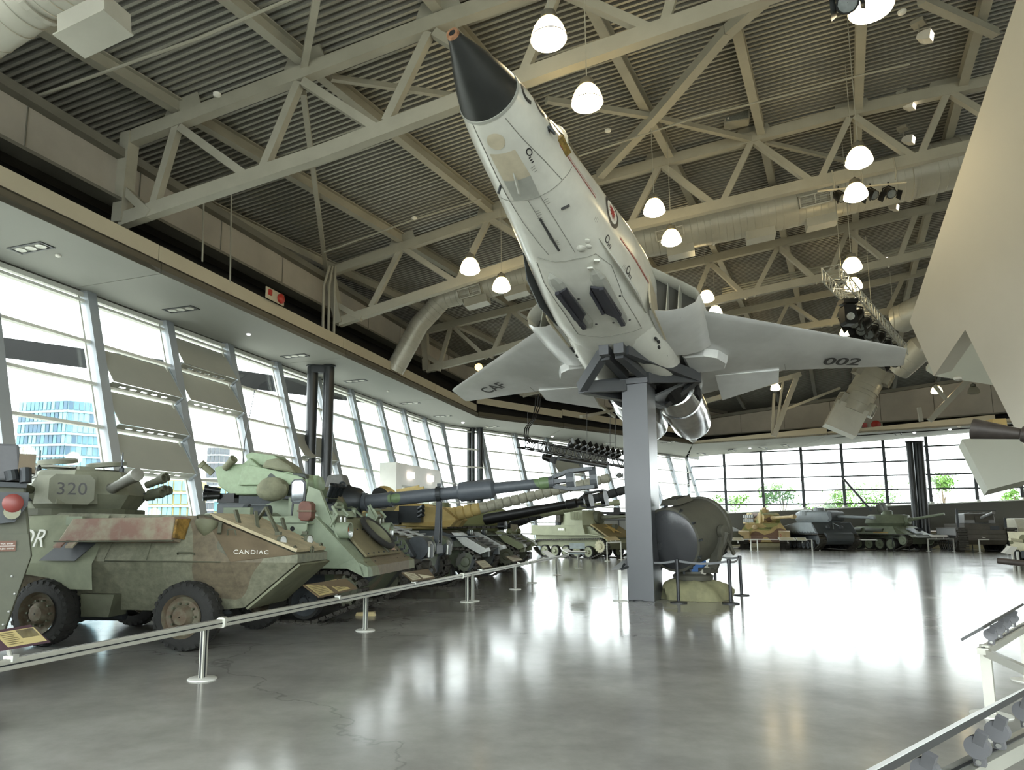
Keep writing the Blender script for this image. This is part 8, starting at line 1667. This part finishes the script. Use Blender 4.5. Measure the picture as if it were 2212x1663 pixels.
# ------------------------------------------------------------------ right foreground sign desks
mDesk = mat('dark_grey_sign_edge', '4a4b4b', .5, .1, .05, 2.0); mDeskT = mat('white_sign_face', 'e4e6e4', .45, 0, .02, 1.0); mDisc = mat('grey_clamp_disc', '77777a', .45, .1, .05, 3.0)
def discs(r, pts, rad_, nrm, thick, arm):
    for p in pts:
        o = MB().lathe([(0, rad_), (thick, rad_)], p - nrm * thick / 2, nrm, 28).build('clamp_disc', mDisc, r, True)
        MB().bar(p, p + arm[0], rad_ * .9, thick * .8, nrm).bar(p, p + arm[1], rad_ * .9, thick * .8, nrm).build('clamp_arm', mDisc, o); MB().tube(p + arm[1] * .8 - nrm * .03, p + arm[1] * .8 + nrm * .03, .012, n=8).build('wing_bolt', mSteelW, o)
def desk(px0, px1, z, lab, disc_px, rail_px, split=None, tilt=36, wd=.46, ext=0.0):
    A_, B_ = onz(*px0, z), onz(*px1, z); e = (B_ - A_).normalized(); B_ = B_ + e * ext; n2 = V3((-e.y, e.x, 0)); s = (n2 * cos(radians(tilt)) - V3((0, 0, 1)) * sin(radians(tilt))); nn = e.cross(s); nn = nn if nn.z > 0 else -nn
    r = empty('information_desk', A_, 0, lab, 'sign'); L_ = (B_ - A_).length; cuts = [0, L_] if not split else [0, split * L_, split * L_ + .012, L_]
    for i in range(0, len(cuts), 2):
        p, q = e * cuts[i], e * cuts[i + 1]
        MB().prism([p, q, q + s * wd, p + s * wd], nn * -.022).build('board', mDesk, r); MB().prism([p + nn * .0006, q + nn * .0006, q + s * wd + nn * .0006, p + s * wd + nn * .0006], nn * .002).build('sign_face', mDeskT, r)
    ctr = []
    for q in disc_px: ctr.append(onplane(q[0], q[1], A_ + s * (wd * .32), n2) - A_)
    R_ = [onz(*q, .62) - A_ for q in rail_px]; re = (R_[1] - R_[0]).normalized()
    discs(r, ctr, .052, e, .04, (V3((0, 0, 1)) * .075 - n2 * .03 - e * .02, V3((0, 0, -1)) * .085 + e * .02))
    return r, A_, R_, re
d1, A1, R1_, e1_ = desk((2122, 1353), (2207, 1304), .93, 'small dark edged sign desk on the right rail, farther one', ((2140, 1370), (2157, 1357), (2171, 1346), (2187, 1335)), ((2122, 1400), (2210, 1350)), ext=.1, wd=.2)
MB().bar(R1_[0] - V3((0, 0, .03)), R1_[1] + e1_ * .6 - V3((0, 0, .03)), .09, .06).build('rail_bar', mRail, d1); MB().bar(R1_[0] + V3((0, 0, .004)), R1_[1] + V3((0, 0, .004)), .02, .006).build('rail_groove', mDesk, d1)
for t, in ((.05,), (1.0,)):
    p = lerp(R1_[0], R1_[1], t); MB().bar(p - V3((0, 0, .03)), V3((p.x, p.y, -A1.z)), .085, .06, e1_).build('leg', mRail, d1); MB().bar(p + V3((0.0, -.032, -.05)), V3((p.x, p.y - .032, -A1.z + .02)), .012, .01, e1_).build('leg_groove', mDesk, d1); MB().lathe([(0, .17), (.014, .17), (.02, .05)], V3((p.x, p.y, -A1.z)), (0, 0, 1), 28).build('base_disc', mAluL, d1, True)
p = lerp(R1_[0], R1_[1], .05); q = onz(2225, 1452, .60) - A1; MB().bar(p - V3((0, 0, .05)), q, .05, .07).build('side_rail', mRail, d1)
MB().lathe([(-.05, .045), (.02, .045)], p, (0, 0, 1), 16).build('corner_cap', mRail, d1)
d2, A2, R2_, e2_ = desk((1880, 1671), (2212, 1490), .95, 'large dark edged sign desk cut by the lower right corner, nearest', ((2000, 1664), (2112, 1613), (2155, 1579), (2213, 1536)), ((2070, 1663), (2212, 1590)), split=.74, ext=.5)
MB().bar(R2_[0] - e2_ * .9 - V3((0, 0, .03)), R2_[1] + e2_ * .9 - V3((0, 0, .03)), .10, .07).build('rail_bar', mRail, d2); MB().bar(R2_[0] - e2_ * .9 + V3((0, 0, .006)), R2_[1] + e2_ * .9 + V3((0, 0, .006)), .02, .006).build('rail_groove', mDesk, d2)
for t in (-1.2, 1.7): p = R2_[0] + (R2_[1] - R2_[0]) * t; MB().bar(p - V3((0, 0, .03)), V3((p.x, p.y, -A2.z)), .085, .06, e2_).build('leg', mRail, d2); MB().lathe([(0, .17), (.014, .17), (.02, .05)], V3((p.x, p.y, -A2.z)), (0, 0, 1), 28).build('base_disc', mAluL, d2, True)
# guns entering from the right edge
mOldGun = mat('brown_black_gun_iron', '453f3b', .5, .25, .15, 5.0, bump=.1, bscale=20)
gmP = onY(2101, 926, 14.0); gm = empty('gun_muzzle', gmP, 0, 'dark flared gun muzzle reaching in from the right edge before the white wall', 'gun'); gd2 = (onY(2212, 938, 13.4) - gmP).normalized()
MB().lathe([(0, .17), (.0, .21), (.78, .105), (.80, .15), (.86, .17), (1.0, .17), (1.02, .14), (3.5, .2)], (0, 0, 0), gd2, 26).build('barrel', mOldGun, gm, True); MB().lathe([(-.002, .165), (.002, .01)], (0, 0, 0), gd2, 20, False).build('bore', mBlack, gm)
MB().path([gd2 * .86 + V3((0, -.1, -.17)), gd2 * .9 + V3((0, -.12, -.27)), gd2 * 1.1 + V3((0, -.12, -.27)), gd2 * 1.14 + V3((0, -.1, -.18))], .03, 6).build('lower_lug', mOldGun, gm, True)
q = gd2 * 3.3; MB().bar(V3((q.x, q.y, -gmP.z)), q, .3, .3, V3((1, 0, 0))).build('support_post', mOldGun, gm)
obx = onY(2140, 918, 15.2) - gmP; MB().hexa([obx + V3(p) for p in ((0, 0, -.06), (.38, 0, -.12), (.38, .3, -.12), (0, .3, -.06), (.08, 0, .14), (.36, 0, .15), (.36, .3, .15), (.08, .3, .14))]).build('ochre_sight_block', mat('ochre_painted_block', '9a8350', .6, 0, .1), gm)
MB().bar(obx + V3((.2, .1, -.05)), gd2 * .9, .06, .06).build('sight_arm', mOldGun, gm)
lbP = onY(2156, 1211, 15.0); lb = empty('gun_barrel', lbP, 0, 'dark plain gun barrel low at the right edge, above the floor', 'gun'); ld = (onY(2212, 1217, 14.6) - lbP).normalized()
MB().lathe([(0, .05), (0, .062), (3.0, .085)], (0, 0, 0), ld, 18).build('barrel', mOldGun, lb, True); q = ld * 2.6; MB().bar(V3((q.x, q.y, -lbP.z)), q, .25, .25, V3((1, 0, 0))).build('trestle', mOldGun, lb)
sw = onz(2190, 1222); ss = empty('information_stand', sw, 0, 'small white tilted sign on pale legs at the right edge beyond the low barrel', 'sign')
for dx in (0, .22): MB().bar((dx, 0, 0), (dx, 0, .62), .07, .07, V3((1, 0, 0))).build('leg', mAluL, ss)
MB().hexa([(-.45, -.1, .55), (-.1, -.1, .50), (-.1, .1, .52), (-.45, .1, .57), (-.12, -.12, .86), (.18, -.12, .82), (.18, .1, .84), (-.12, .1, .88)]).build('panel', mWhite, ss); MB().bar((-.02, 0, .6), (.14, 0, .72), .06, .12).build('bracket', mMullD, ss)
# glazing added behind the viewer for fill light is left plain; extra floor litter
wp1 = onz(800, 1330); tag(MB().hexa([wp1 + V3(p) for p in ((-.3, 0, 0), (.1, -.05, 0), (.1, .12, 0), (-.3, .12, 0), (-.28, .02, .06), (.08, -.03, .08), (.08, .1, .08), (-.28, .1, .06))]).build('wooden_chock', mat('pale_wood_chock', 'c9b98a', .7, 0, .1, 5.0)), 'pale wooden chock on the floor under the green carrier nose', 'chock')
